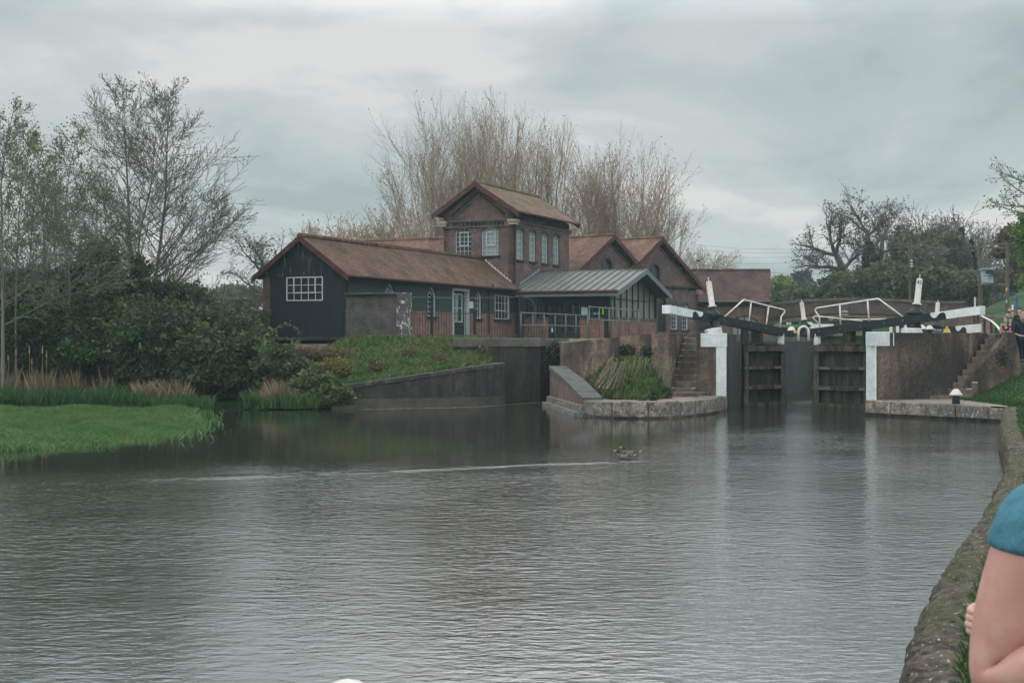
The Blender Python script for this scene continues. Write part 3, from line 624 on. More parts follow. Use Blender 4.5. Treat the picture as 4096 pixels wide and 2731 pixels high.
# --- rear ranges
lr = thing('rear_range', 'clay tiled range behind the barn running left from the brick tower', 'building', W(21.5, 8, 2.4))
def Wv(a, b, z): return W(b, a, z)
wall('front_wall', W2(17.8, 4.2), VV, [(0, 2.2), (7.6, 2.2), (7.6, 5.4), (0, 5.4)], [], BRICK, lr, NF)
wall('end_wall', W2(17.8, 11.8), U, [(0, 2.2), (7.4, 2.2), (7.4, 5.4), (3.7, 8), (0, 5.4)], [], BRICK, lr, VV)
gable_roof(lr, Wv, 4.2, 12.0, 17.4, 25.6, 5.3, 8.15, TILE_R)
U2 = V((.656, .755, 0)); V2 = V((-.755, .656, 0)); N2 = (.755, -.656)
def make_gable(name, label, peak, half, zr, ze, length, round_px, extra=None, trim=True):
    pk = V(peak); fr = lambda a, b, z: V((pk.x+b*U2.x+a*V2.x, pk.y+b*U2.y+a*V2.y, z))
    th = thing(name, label, 'building', (pk.x, pk.y, 2.4)); p0 = fr(0, -half, 0); p0 = (p0.x, p0.y); t2 = (U2.x, U2.y)
    hs = []
    if round_px:
        r = rect(*round_px, p0, t2); hs.append((arch_loop(*r, (r[1]-r[0])/2), r, 3, 3, 'r'))
    for q in (extra or []):
        r = rect(*q[:4], p0, t2); hs.append((arch_loop(*r, .12), r, 3, 5, q[4]))
    wall('gable_wall', p0, t2, [(0, 2.3), (2*half, 2.3), (2*half, ze-.1), (half, zr-.12), (0, ze-.1)], [x[0] for x in hs], BRICK, th, N2)
    for lp, r, c, rw, ty in hs:
        if ty == 'r': window('window', th, p0, t2, N2, *r, 3, 2, rise=(r[1]-r[0])/2, mat=BLACK, sill=True); arch_trim(th, p0, t2, N2, r[0], r[1], r[3], (r[1]-r[0])/2, .2)
        elif ty == 'w': window('window', th, p0, t2, N2, *r, 3, 6, rise=.12, frame=.05); arch_trim(th, p0, t2, N2, r[0], r[1], r[3], .12, .14)
        else: window('door', th, p0, t2, N2, *r, 2, 3, rise=.12, mat=BLACK, sill=False)
    e = fr(0, half, 0); wall('side_wall', (e.x, e.y), (V2.x, V2.y), [(0, 2.3), (length, 2.3), (length, ze-.1), (0, ze-.1)], [], BRICK, th, (U2.x, U2.y))
    gable_roof(th, fr, -.35, length, -half-.35, half+.35, ze-.25, zr, TILE_R, bw=.28)
    for s in (-1, 1):
        p = fr(0, s*(half-.3), ze+.0); q = fr(0, 0, zr-.45); dentils(th, V(p)-V((0, 0, .1)), V(q), N2, h=.2, pitch=.3, proj=.09)
        m = MB(); m.prism([p-V((0, 0, .25)), q-V((0, 0, .16)), q-V((0, 0, .09)), p-V((0, 0, .18))], V((N2[0], N2[1], 0))*.07); m.build('raking_course', BRICK, th)
    return th, fr, p0, t2
z1, z2 = 8.72, 8.85
g1, fr1, _, _ = make_gable('gabled_range', 'brick gabled workshop with red bargeboards rising just behind the grey porch roof', P(2440, 942, 86)*1, 4.4, z1, 5.9, 14, (2403, 1034, 2449, 1090))
g2, fr2, p02, t22 = make_gable('gabled_workshop', 'larger brick gabled workshop right of the porch with paired white windows', P(2633, 944, 89.8), 4.5, z2, 5.98, 16, (2600, 1058, 2640, 1118),
    [(2632, 1190, 2664, 1328, 'd'), (2685, 1212, 2710, 1318, 'w'), (2727, 1213, 2752, 1319, 'w')])
dentils(g2, fr2(0, .6, 5.62), fr2(0, 4.2, 5.62), N2, h=.14, pitch=.3)
m = MB(); m.bar(fr2(-.02, -1, 5.9), fr2(-.02, 4.5, 5.9), .12, .1); m.build('string_course', BRICK, g2)
m = MB(); m.box(fr2(0, 4.5, 5.4), .5, .5, .3, (U2.x, U2.y)); m.build('stone_kneeler', CREAM, g2)

# --- far range with arched openings
FY = 95.0; pl = P(2745, 1335, FY); pr_ = P(3072, 1335, FY); fl = (pl.x, pl.y); tx = (1, 0); L = pr_.x-pl.x
fg = thing('far_brick_range', 'plain brick range with plum tiled roof and arched openings behind the left gate', 'building', ((pl.x+pr_.x)/2, FY+3, 2.4))
ops = [rect(2790, 1262, 2836, 1312, fl, tx), rect(2926, 1262, 3030, 1342, fl, tx)]
wall('front_wall', fl, tx, [(0, 2.2), (L, 2.2), (L, 4.98), (0, 4.98)], [arch_loop(*ops[0], .1), arch_loop(*ops[1], .35)], BRICK_FAR, fg, (0, -1))
window('window', fg, fl, tx, (0, -1), *ops[0], 2, 2, rise=.1, mat=BLACK)
window('window', fg, fl, tx, (0, -1), *ops[1], 4, 2, rise=.35, mat=BLACK, glass=GLASS_L, frame=.09, bar=.06, sill=False)
wall('end_wall', (pr_.x, pr_.y), (.18, .98), [(0, 2.2), (6, 2.2), (6, 4.98), (3, 6.9), (0, 4.98)], [], BRICK_FAR, fg, (.98, -.18))
m = MB(); m.prism([(fl[0], FY-.02, 4.62), (pr_.x, FY-.02, 4.62), (pr_.x, FY-.02, 4.97), (fl[0], FY-.02, 4.97)], (0, -.03, 0)); m.build('eaves_board', BLACK, fg)
gable_roof(fg, lambda a, b, z: V((fl[0]+a+.18*b, FY+b, z)), -.5, L+.15, -.4, 6.4, 4.93, 6.99+.2, TILE_P, bw=.18)
gutter(fg, (fl[0], FY-.45, 4.93), (pr_.x+.1, FY-.45, 4.93), IRON)
pipe(fg, [(pr_.x-.15, FY-.1, 4.9), (pr_.x-.15, FY-.1, 2.4)], OXRED, .08)

# --- glazed porch
pc_ = thing('glazed_porch', 'modern porch with grey seamed metal roof and full height glazed gable', 'porch', W(21.3, -2.5, 2.4))
A0, A1, AM, B1, PE, PR = 16.85, 25.75, 21.3, -5.95, 4.86, 6.12
b = MB(); slope(b, W(A0, B1, PE), W(A0, .0, PE), W(AM, B1, PR), W(AM, .1, PR), .1); rf = b.build('roof', LEAD, pc_)
b = MB(); slope(b, W(A1, B1, PE), W(A1, .1, PE), W(AM, B1, PR), W(AM, .1, PR), .1); b.build('roof', LEAD, pc_)
b = MB(); k = 0
for i in range(13):
    y = -.3-i*.44; b.bar(W(A0, y, PE+.03), W(AM, y, PR+.03), .035, .06)
b.bar(W(AM, .1, PR+.02), W(AM, B1, PR+.02), .14, .07); b.build('standing_seams', LEAD, rf)
b = MB()
for a in (A0, A1): b.prism([W(a, B1, PE+.04), W(AM, B1, PR+.04), W(AM, B1, PR-.24), W(a, B1, PE-.24)], W(0, -.05, 0)-W(0, 0, 0))
b.build('fascia', GREYP, pc_)
b = MB()
for a in (A0+.05, A1-.05): b.prism([W(a, B1, PE-.06), W(AM, B1, PR-.12), W(AM, B1+.9, PR-.12), W(a, B1+.9, PE-.06)], V((0, 0, -.06)))
b.build('soffit', BOARD, pc_)
gutter(pc_, W(A0-.06, B1+.05, PE-.02), W(A0-.06, -.4, PE-.02), OXRED, .07); b = MB(); b.bar(W(A0+.02, B1, PE-.18), W(A0+.02, -.3, PE-.18), .04, .16); b.build('fascia', GREYP, pc_)
pw = W2(17.66, -5.2); WLn = 5.3; ZF = 2.42
def pr4(s0, s1, z0, z1, p0, t, out, d=0): return [w3(p0, t, out, s0, z0, d), w3(p0, t, out, s1, z0, d), w3(p0, t, out, s1, z1, d), w3(p0, t, out, s0, z1, d)]
sA = SL(2097, 1300, pw, VV)[0]; s_l = SL(2193, 1300, pw, VV)[0]; s_r = SL(2320, 1300, pw, VV)[0]; s_p = SL(2416, 1300, pw, VV)[0]
# s grows to the left from the corner post at px 2439
for s0, s1 in ((s_r, s_p), (s_l, sA)):
    lo_, hi_ = min(s0, s1), max(s0, s1); b = MB(); b.prism(pr4(lo_, hi_, ZF-.1, ZF+1.0, pw, VV, NF), V((-NF[0]*.2, -NF[1]*.2, 0))); b.build('brick_plinth', BRICK_LOW, pc_)
    b = MB(); b.prism(pr4(lo_, hi_, ZF+1.0, ZF+1.13, pw, VV, NF, -.03), V((-NF[0]*.25, -NF[1]*.25, 0))); b.build('sill', BRICK_BLUE, pc_)
b = MB(); b.prism(pr4(0, abs(s_p), ZF-.1, PE-.2, pw, VV, NF), V((-NF[0]*.3, -NF[1]*.3, 0))); b.prism(pr4(sA, sA+.35, ZF-.1, PE-.2, pw, VV, NF), V((-NF[0]*.3, -NF[1]*.3, 0)))
b.prism(pr4(s_p+.001, sA, PE-.62, PE-.2, pw, VV, NF, -.001), V((-NF[0]*.2, -NF[1]*.2, 0))); b.build('timber_frame', BLACK, pc_)
b = MB(); g = MB(); zt = PE-.62
for s in np.linspace(s_p, s_r, 4): b.bar(w3(pw, VV, NF, s, ZF+1.13, .1), w3(pw, VV, NF, s, zt, .1), .06)
for s in np.linspace(s_l, sA, 4): b.bar(w3(pw, VV, NF, s, ZF+1.13, .1), w3(pw, VV, NF, s, zt, .1), .06)
b.bar(w3(pw, VV, NF, s_p, zt-.02, .1), w3(pw, VV, NF, sA, zt-.02, .1), .06)
wf = b.build('window', BLACK, pc_)
for q_ in ((s_p, s_r), (s_l, sA)): g = MB(); g.poly(pr4(*q_, ZF+1.13, zt, pw, VV, NF, .12)); g.build('pane', GLASS_T, wf)
b = MB(); g = MB(); dm = (s_l+s_r)/2
for s in (s_r+.05, dm, s_l-.05): b.bar(w3(pw, VV, NF, s, ZF, .1), w3(pw, VV, NF, s, zt, .1), .12)
for z in (ZF+.2, ZF+1.1): b.bar(w3(pw, VV, NF, s_r, z, .1), w3(pw, VV, NF, s_l, z, .1), .08, .3 if z < 3 else .08)
g.poly(pr4(s_r, s_l, ZF, zt, pw, VV, NF, .13)); do = b.build('door', BLACK, pc_); g.build('pane', GLASS_T, do)
MB().tube([w3(pw, VV, NF, dm+.12, ZF+.85, .0), w3(pw, VV, NF, dm+.12, ZF+1.25, .0)], .02).build('handle', RAIL, do)
# papers in the porch windows
PAPER = plain('paper', (.42, .55, .58), .7)
for nm, r, mt, lb in (('poster', rect(2322, 1229, 2348, 1258, pw, VV), PAPER, 'pale blank poster in the porch window by the door'),
                  ('crate_lid', rect(2372, 1249, 2398, 1259, pw, VV), plain('mint_plastic', (.1, .42, .32), .5), 'mint green tray on the porch window sill'),
                  ('safety_vest', rect(2406, 1234, 2412, 1258, pw, VV), plain('hi_vis', (.45, .62, .05), .6), 'yellow safety vest hanging at the edge of the porch window'),
                  ('leaflet', rect(2203, 1311, 2209, 1330, pw, VV), PAPER, 'small tilted leaflet low on the glazed porch door')):
    b = MB(); b.prism(pr4(r[0], r[1], r[2], r[3], pw, VV, NF, .09), V((-NF[0]*.015, -NF[1]*.015, 0))); b.build(nm, mt, None, label=lb, cat='poster' if nm == 'poster' else nm.replace('_', ' '))
# glazed gable facing right
GP = W2(17.66, -5.2); GL = 7.7
b = MB(); b.prism(pr4(0, GL, ZF-.1, ZF+.98, GP, U, NS), V((-NS[0]*.2, -NS[1]*.2, 0))); b.build('brick_plinth', BRICK_LOW, pc_)
b = MB(); b.prism(pr4(0, GL, ZF+.98, ZF+1.14, GP, U, NS, -.03), V((-NS[0]*.25, -NS[1]*.25, 0))); b.build('sill', BRICK_BLUE, pc_)
b = MB(); g = MB(); N_ = 8
def zt_(s): a = 17.66+s; return PE-.12+(PR-PE)*(1-abs(a-AM)/4.45)
for i in range(N_+1): s = .05+(GL-.1)*i/N_; b.bar(w3(GP, U, NS, s, ZF+1.14, .08), w3(GP, U, NS, s, zt_(s), .08), .065, .1)
b.bar(w3(GP, U, NS, 0, 4.5, .08), w3(GP, U, NS, GL, 4.5, .08), .06); sm_ = AM-17.66
b.bar(w3(GP, U, NS, 0, zt_(0), .08), w3(GP, U, NS, sm_, zt_(sm_), .08), .1); b.bar(w3(GP, U, NS, sm_, zt_(sm_), .08), w3(GP, U, NS, GL, zt_(GL), .08), .1)
wf = b.build('window', BLACK, pc_)
g.poly([w3(GP, U, NS, s, z, .11) for s, z in ((0, ZF+1.14), (GL, ZF+1.14), (GL, zt_(GL)), (sm_, zt_(sm_)), (0, zt_(0)))]); g.build('pane', glass_mat('porch_glass', (.26, .29, .27), .3), wf)  # pale base colour paints a sky reflection into the gable pane
b = MB(); b.prism(pr4(GL, GL+.25, ZF-.1, PE-.1, GP, U, NS), V((-NS[0]*.3, -NS[1]*.3, 0))); b.build('corner_post', BLACK, pc_)
# what shows through the glass: pale inner wall, floor, curtains
INW = wmat('pale_inner_wall', (.45, .46, .4), (.62, .62, .55), scale=1); CLOTH = wmat('grey_curtain', (.1, .13, .14), (.2, .24, .25), scale=3, streak=True)
b = MB(); b.poly([W(18.6, -3.4, ZF), W(25.4, -3.4, ZF), W(25.4, -3.4, PE+.1), W(21.3, -3.4, PR-.3), W(18.6, -3.4, PE+.0)]); b.build('inner_wall', INW, pc_)
b = MB()
for c, hgt_, w_ in ((19.0, 1.9, .5), (24.2, 2.1, .7)): b.box(W(c, -4.3, ZF), w_, .25, hgt_, U)
b.box(W(20.6, -4.4, ZF), .5, .5, 1.5, U); b.box(W(22.4, -4.2, ZF), 1.1, .5, 1.3, U); b.build('display_furniture', wmat('display_stands', (.2, .12, .06), (.3, .26, .2)), pc_)
b = MB()
for i in range(9): y = -.5-i*.5; b.box(W(18.9, y, ZF), .12, .22+.1*(i % 3), 2.2, U)
b.build('curtains', CLOTH, pc_)
# ------------------------------------------------------------------ lock walls and quays
def strip(b, pts, zt, zb, th, cap=True):
    """thick wall along pts (xy); material lies to the left of the walking direction; zt per point"""
    n = len(pts); pts = [V((p[0], p[1], 0)) for p in pts]; inn = []
    for k in range(n):
        d = V((0, 0, 0))
        if k > 0: d += (pts[k]-pts[k-1]).normalized()
        if k < n-1: d += (pts[k+1]-pts[k]).normalized()
        d.normalize(); inn.append(pts[k]+V((-d.y, d.x, 0))*th)
    zt = zt if isinstance(zt, (list, tuple)) else [zt]*n; zb = zb if isinstance(zb, (list, tuple)) else [zb]*n
    for k in range(n-1):
        a, c, e, f = pts[k], pts[k+1], inn[k+1], inn[k]; i = len(b.v)
        b.v += [V((a.x, a.y, zb[k])), V((c.x, c.y, zb[k+1])), V((e.x, e.y, zb[k+1])), V((f.x, f.y, zb[k])), V((a.x, a.y, zt[k])), V((c.x, c.y, zt[k+1])), V((e.x, e.y, zt[k+1])), V((f.x, f.y, zt[k]))]
        fs = [(4, 5, 6, 7), (0, 1, 5, 4), (2, 3, 7, 6)]
        if k == 0: fs.append((3, 0, 4, 7))
        if k == n-2: fs.append((1, 2, 6, 5))
        b.f += [tuple(i+q for q in f_) for f_ in fs]
    return b
def flat(name, pts, z, mat, parent=None, zs=None, **top):
    b = MB(); P3 = [V((p[0], p[1], (zs[k] if zs else z))) for k, p in enumerate(pts)]; i = len(b.v); b.v += P3
    for tri in tessellate_polygon([[V((p[0], p[1], 0)) for p in pts]]):
        a, c, e = tri; n = (P3[c]-P3[a]).cross(P3[e]-P3[a])
        b.f.append((a, c, e) if n.z > 0 else (a, e, c))
    return b.build(name, mat, parent, **top)
def at(p, t_): return E+CAN*t_ if p == 'l' else NR+CAN*t_
HL = V((8.13, 50.35, 0)); HR = V((12.34, 48.9, 0))
# left lock wall: from the by-wash corner, round behind the platform, past the steps to the nose, then the chamber side
ll = thing('lock_wall', 'tall stained concrete lock wall left of the gates with a flight of inset steps', 'lock wall', (4.5, 49.5, 0))
st0, st1 = P(2683, 1580, 47.9), P(2797, 1580, 47.6)
def onE(px, d=0): # on the wall line between corner and nose
    return V(E-CR*d)
n0 = E+V((0, .25, 0)); wl1 = n0-CR*1.0+CAN*.0; wl2 = n0-CR*1.95
frontL = [(1.9, 60), (1.86, 52.0), (2.3, 51.1), (3.0, 50.4), (3.9, 49.7), (4.7, 49.2), (wl2.x-.02, wl2.y-.01)]
b = MB(); strip(b, frontL, [2.3, 2.26, 2.3, 2.38, 2.47, 2.55, 2.55], [-1]*5+[-.1, .3], .35); strip(b, [(wl2-CR*.01).to_tuple()[:2], (wl2-CR*.01+CAN*2.7).to_tuple()[:2]], 2.55, 0, .6); b.build('wing_wall', CONC, ll)
# steps, recessed between wing wall and nose
sdir = CAN; b = MB(); mk = MB()
for k in range(9):
    o = wl2+sdir*(.05+.27*k)+CR*.0; z = .5+.215*(k+1) if k < 9 else 2.55
    a = o+CR*.02; c = o+CR*.93; d_ = sdir*(3.2-.27*k)
    b.prism([V((a.x, a.y, .2)), V((c.x, c.y, .2)), V((c.x, c.y, z)), V((a.x, a.y, z))], d_)
    for e in (.04, .78): q = o+CR*e+sdir*.02; r_ = q+CR*.13; mk.prism([V((q.x, q.y, z+.003)), V((r_.x, r_.y, z+.003)), V((r_.x, r_.y, z+.018)), V((q.x, q.y, z+.018))], V((-sdir.x*.03, -sdir.y*.03, 0)))
STEPM = wmat('worn_steps', (.085, .066, .056), (.15, .12, .1), scale=4, spots=(.34, .3, .27), sp_scale=12, sp_th=.64, bump=.5); stp = b.build('steps', STEPM, ll, bevel=.02); mk.build('nosing_mark', WHITE, stp)
b = MB(); p_ = wl1+CAN*.0; strip(b, [(p_.x, p_.y), (n0.x, n0.y), (E+CAN*.25).to_tuple()[:2], (E+CAN*3.9).to_tuple()[:2]], 2.55, -1, .95); b.build('nose', CONC, ll)
b = MB(); strip(b, [(E+CAN*k+CR*.02).to_tuple()[:2] for k in (.22, 1.7)], 2.5, -1, .2); b.build('side_face', BRICK_CH, ll)
b = MB(); s0_ = wl2+CAN*2.48; s1_ = wl1+CAN*2.48; b.prism([V((s0_.x, s0_.y, 0)), V((s1_.x, s1_.y, 0)), V((s1_.x, s1_.y, 2.55)), V((s0_.x, s0_.y, 2.55))], CAN*.8); b.build('back_wall', CONC, ll)
cl = [(E+CAN*k+V((.01, 0, 0))).to_tuple()[:2] for k in (1.6, 2.6)]+[(E+CAN*2.6-CR*.35).to_tuple()[:2], (E+CAN*4.6-CR*.35).to_tuple()[:2]]+[(E+CAN*k).to_tuple()[:2] for k in (4.61, 14, 27)]
b = MB(); strip(b, cl, [2.3]*7, -1, .9); b.build('chamber_wall', BRICK_CH, ll)
b = MB(); strip(b, cl, [2.52]*7, 2.3, .92); b.build('coping', wmat('chamber_coping', (.06, .058, .055), (.1, .095, .085), sp_scale=5, bump=.4), ll)
b = MB(); q = [n0-CR*.86-CAN*.035, n0+CR*.03-CAN*.035, E+CAN*.03+CR*.03+V((0, .2, 0))]
strip(b, [x.to_tuple()[:2] for x in q], 2.575, 2.12, .95); b.build('white_corner_block', WHITEQ, ll, bevel=.03)
b = MB(); q = [n0-CR*.33-CAN*.02, n0+CR*.015-CAN*.02, n0+CR*.015+CAN*.12]; strip(b, [x.to_tuple()[:2] for x in q], 2.12, .42, .3); b.build('white_painted_strip', WHITEQ, ll)
# left curved quay
lq = thing('quay', 'curved quay of big weathered coping stones below the left lock wall', 'quay', (4.2, 45, 0))
def smooth_pts(pts, n=4):
    r = []
    for k in range(len(pts)-1):
        for j in range(n):
            u = j/n; p0_, p1_, p2_, p3_ = pts[max(k-1, 0)], pts[k], pts[k+1], pts[min(k+2, len(pts)-1)]
            r.append(.5*((2*p1_)+(p2_-p0_)*u+(2*p0_-5*p1_+4*p2_-p3_)*u*u+(3*p1_-p0_-3*p2_+p3_)*u**3))
    return r+[pts[-1]]
def stones(par, pts, lens, zb, zt, th, mat, gap=.015, name='coping_stone', jit=.012):
    acc = [0]
    for k in range(1, len(pts)): acc.append(acc[-1]+(pts[k]-pts[k-1]).length)
    def atl(l):
        l = max(0, min(l, acc[-1]-1e-4)); k = max(i for i in range(len(acc)) if acc[i] <= l); k = min(k, len(pts)-2); return pts[k].lerp(pts[k+1], (l-acc[k])/(acc[k+1]-acc[k]))
    l = 0; i = 0
    while l < acc[-1]-.1:
        ln = min(lens[i % len(lens)], acc[-1]-l); q = [atl(l+gap+(ln-2*gap)*u) for u in (0, .33, .66, 1)]; dz = random.uniform(-jit, jit)*2; sh_ = random.uniform(-jit, jit)*2
        d = (q[-1]-q[0]).normalized(); nn = V((-d.y, d.x, 0)); q = [p+nn*sh_ for p in q]
        zz = (zt(l/acc[-1]) if callable(zt) else zt)+dz
        b = MB(); strip(b, [p.to_tuple()[:2] for p in q], zz, zb, th); b.build(name, mat, par, bevel=.035); l += ln; i += 1
curve = smooth_pts(QL[1:], 4)
stones(lq, curve, [1.5, 1.15, 1.3, 1.05, .9], .06, .5, .75, STONE)
b = MB(); strip(b, [(p+V((0, .05, 0))).to_tuple()[:2] for p in curve], .06, -1, .6); b.build('footing', CONC, lq)
flat('paving', [p+V((0, .6, 0)) for p in curve[1:-2]]+[n0+V((-.2, .3, 0)), V((1.95, 52, 0)), V((1.75, 50.5, 0))], .46, PAVE, lq)
b = MB(); o = wl2-CAN*.55; b.box(o+CR*.45+V((0, 0, .4)), 1.9, .8, .2, CR); b.build('bottom_step', CONC, lq, bevel=.02)
bwp = [QL[0], QL[0].lerp(QL[1], .5), QL[1]]
b = MB(); strip(b, [p.to_tuple()[:2] for p in bwp], [1.28, .92, .46], -1, .5); b.build('wing_wall', BRICK, lq)
b = MB(); strip(b, [(p+V((-.05, 0, 0))).to_tuple()[:2] for p in bwp], [1.42, 1.06, .58], [1.285, .925, .465], .65); b.build('sloping_coping', wmat('grey_coping', (.045, .046, .048), (.095, .092, .088), bump=.5, spots=(.07, .075, .04), sp_th=.6), lq, bevel=.02)
b = MB(); strip(b, [(p+V((-.13, -.1, 0))).to_tuple()[:2] for p in bwp], .34, -1, .6); strip(b, [(p+V((-.3, -.25, 0))).to_tuple()[:2] for p in bwp], .14, -1, .6); b.build('plinth_ledges', STONE, lq, bevel=.02)
# grass on the platform
gp = [(2.0, 49.8), (2.6, 46.5), (3.4, 45.6), (4.4, 45.3), (5.3, 46.6), (5.2, 48.2), (4.7, 49.1), (3.0, 50.3), (2.2, 51.0)]
# left retaining wall along the by-wash
rw = thing('retaining_wall', 'long low stained brick retaining wall with sloping coping below the grass bank', 'wall', (-3, 50, 0))
R1 = [P(1330, 1637, 48.4), P(1400, 1635, 48.6), P(1900, 1625, 50.4), P(2010, 1618, 51.6), V((-.25, 54.7, 0))]
b = MB(); strip(b, [(p.x, p.y) for p in R1], [.62, .68, 1.28, 1.36, 1.36], -1, .4); b.build('brick_face', BRICK_DARK, rw)
b = MB(); strip(b, [(p.x, p.y-.04) for p in R1], [.76, .82, 1.42, 1.5, 1.5], [.625, .685, 1.285, 1.365, 1.365], .5); b.build('sloping_coping', wmat('slate_coping', (.018, .021, .024), (.045, .046, .047), spots=(.12, .1, .04), sp_th=.56, bump=.6), rw)
b = MB(); strip(b, [(p.x, p.y-.1) for p in R1], .33, -1, .5); strip(b, [(p.x, p.y-.22) for p in R1], .13, -1, .6); b.build('plinth_ledges', wmat('dark_ledge', (.045, .04, .035), (.08, .07, .06), spots=(.18, .15, .05), sp_th=.68), rw)
hw = thing('channel_wall', 'high dark wet brick wall of the by-wash channel between grass bank and concrete wall', 'wall', (0, 55, 0))
R2 = [(-1.75, 54.6), (-.9, 54.9), (1.0, 56.2), (1.05, 62)]
b = MB(); strip(b, [(-.5, 54.55), (1.1, 55.3), (1.12, 59.9), (2.4, 60)], 2.1, -1, .6); b.build('brick_face', BRICK_DARK, hw)
b = MB(); strip(b, [(-1.93, 53.9), (-.52, 54.54)], 2.1, 0, .7); b.build('upper_face', BRICK_DARK, hw)
STD = wmat('dark_coping_stone', (.07, .068, .06), (.13, .12, .1), scale=1.5, spots=(.05, .06, .03), sp_th=.58, bump=.5)
b = MB(); strip(b, [(-1.97, 53.86), (1.13, 55.26), (1.15, 59.85), (2.4, 59.95)], 2.43, 2.1, .8); b.build('coping', STD, hw, bevel=.03)
# lockside ground sheets
LS = [(p[0], p[1]+.3) for p in frontL[1:]]+[(wl2+CAN*2.5).to_tuple()[:2], (wl1+CAN*2.5).to_tuple()[:2], (wl1+CAN*.3).to_tuple()[:2], (n0+CAN*.3-CR*.1).to_tuple()[:2], (E+CAN*27-CR*.1).to_tuple()[:2], (E+CAN*50-CR*1).to_tuple()[:2], (-14, 100), (-3, 66), (-2.6, 57), (-1.9, 54.1), (1.0, 55.45), (1.0, 60.3), (2.1, 60.3)]
zs = [2.25, 2.29, 2.37, 2.46, 2.52, 2.52]+[2.52]*6+[2.42, 2.42, 2.44, 2.42, 2.42, 2.42, 2.3]
flat('lockside', LS, 2.5, wmat('lockside_ground', (.05, .075, .025), (.1, .09, .05), scale=1.2, spots=(.14, .13, .12), sp_scale=3, sp_th=.6), zs=zs, kind='structure', label='worn grass and paving on the left lockside')

# right lock wall
rl = thing('lock_wall', 'tall stained concrete lock wall right of the gates with white painted corner and steps', 'lock wall', (13.5, 46, 0))
NR0 = NR+V((0, .1, 0)); k1 = V((13.95, 46.0, 0)); k2 = V((16.0, 47.9, 0))
b = MB(); strip(b, [(NR0+CAN*1.6).to_tuple()[:2], (NR0.x, NR0.y), (k1.x, k1.y), (k2.x, k2.y)], 2.58, -1, .8); b.build('wall_face', CONC, rl)
# steps rise to the right and back
b = MB(); mk = MB()
for k in range(11):
    z = min(.56+.205*k, 2.56); xl = 13.95+.21*k; xr = 14.72+.225*k; y0 = 45.95+.175*k
    if k == 0: xl -= .7; y0 -= .2
    xe = min(xr+(.3 if k > 3 else .0), 16.4); b.prism([V((xl-.02, y0, .2)), V((xe, y0, .2)), V((xe, y0, z)), V((xl-.02, y0, z))], (0, 2.2, 0))
    if k: mk.prism([V((xr-.2, y0-.01, z-.012)), V((xr-.02, y0-.01, z-.012)), V((xr-.02, y0-.01, z+.01)), V((xr-.2, y0-.01, z+.01))], (0, .04, 0))
st_ = b.build('steps', STEPM, rl, bevel=.02); mk.build('nosing_mark', WHITE, st_)
ck = [(3838, 1590), (3862, 1532), (3906, 1482), (3950, 1432), (3986, 1383), (4012, 1352), (4020, 1331), (4060, 1329), (4070, 1380), (4086, 1480), (4086, 1600)]
b = MB(); b.prism([PLN(x, y, (13, 45.75), (1, .28)) for x, y in ck], (0, .4, 0)); b.build('cheek_wall', CONC, rl)
rr = [PLN(4060, 1329, (13, 45.75), (1, .28))]; b = MB(); c_ = rr[0]; strip(b, [(c_.x, c_.y), (c_.x+1.2, c_.y+4), (c_.x+5.5, c_.y+18)], 2.57, 0, .5); b.build('end_wall', CONC, rl)
ch = [(NR0+CAN*1.55+CR*.02).to_tuple()[:2], (NR0+CAN*30).to_tuple()[:2]]
b = MB(); strip(b, ch[::-1], 2.5, -1, .9); b.build('chamber_wall', BRICK_CH, rl)
b = MB(); strip(b, [(NR0-V((.035, .03, 0))+CAN*.8).to_tuple()[:2], (NR0-V((.035, .03, 0))).to_tuple()[:2], (NR0+V((.88-.035, .45-.04, 0))).to_tuple()[:2]], 2.6, 2.16, .82); b.build('white_corner_block', WHITEQ, rl, bevel=.03)
b = MB(); strip(b, [(NR0-V((.02, .015, 0))+CAN*.2).to_tuple()[:2], (NR0-V((.02, .015, 0))).to_tuple()[:2], (NR0+V((.35, .16, 0))).to_tuple()[:2]], 2.16, .43, .3); b.build('white_painted_strip', WHITEQ, rl)
rs = [(NR0+V((.1, .3, 0))).to_tuple()[:2], (k1.x, k1.y+.3), (k2.x, k2.y+.3), (c_.x, c_.y+.25), (c_.x+1.2, c_.y+4), (c_.x+5.5, c_.y+18), (31, 92), (26, 92), (NR0+CAN*30+V((.1, 0, 0))).to_tuple()[:2]]
flat('lockside', rs, 2.53, wmat('right_lockside_ground', (.06, .08, .03), (.14, .11, .07), scale=1), kind='structure', label='worn ground on the right lockside')
# right quay
rq = thing('quay', 'straight quay of pale cracked coping stones below the right lock wall', 'quay', (12.5, 43, 0))
q0, q1 = V((10.92, 44.12, 0)), V((13.9, 40.1, 0))
stones(rq, [q0, q0.lerp(q1, .5), q1], [1.0, 1.3, 1.05, 1.1, .95], .1, lambda u: .47-.06*u, .55, STONE)
b = MB(); strip(b, [(q0.x+.03, q0.y+.05), (q1.x+.03, q1.y+.05)], .1, -1, .6); b.build('footing', TIMBER_D, rq)
flat('paving', [(q0.x+.2, q0.y+.2), (q1.x+.1, q1.y+.2), (14.6, 41.6), (14.4, 44.0), (14.8, 45.9), (13.2, 46.0), (11.3, 45.0)], .45, PAVE, rq)
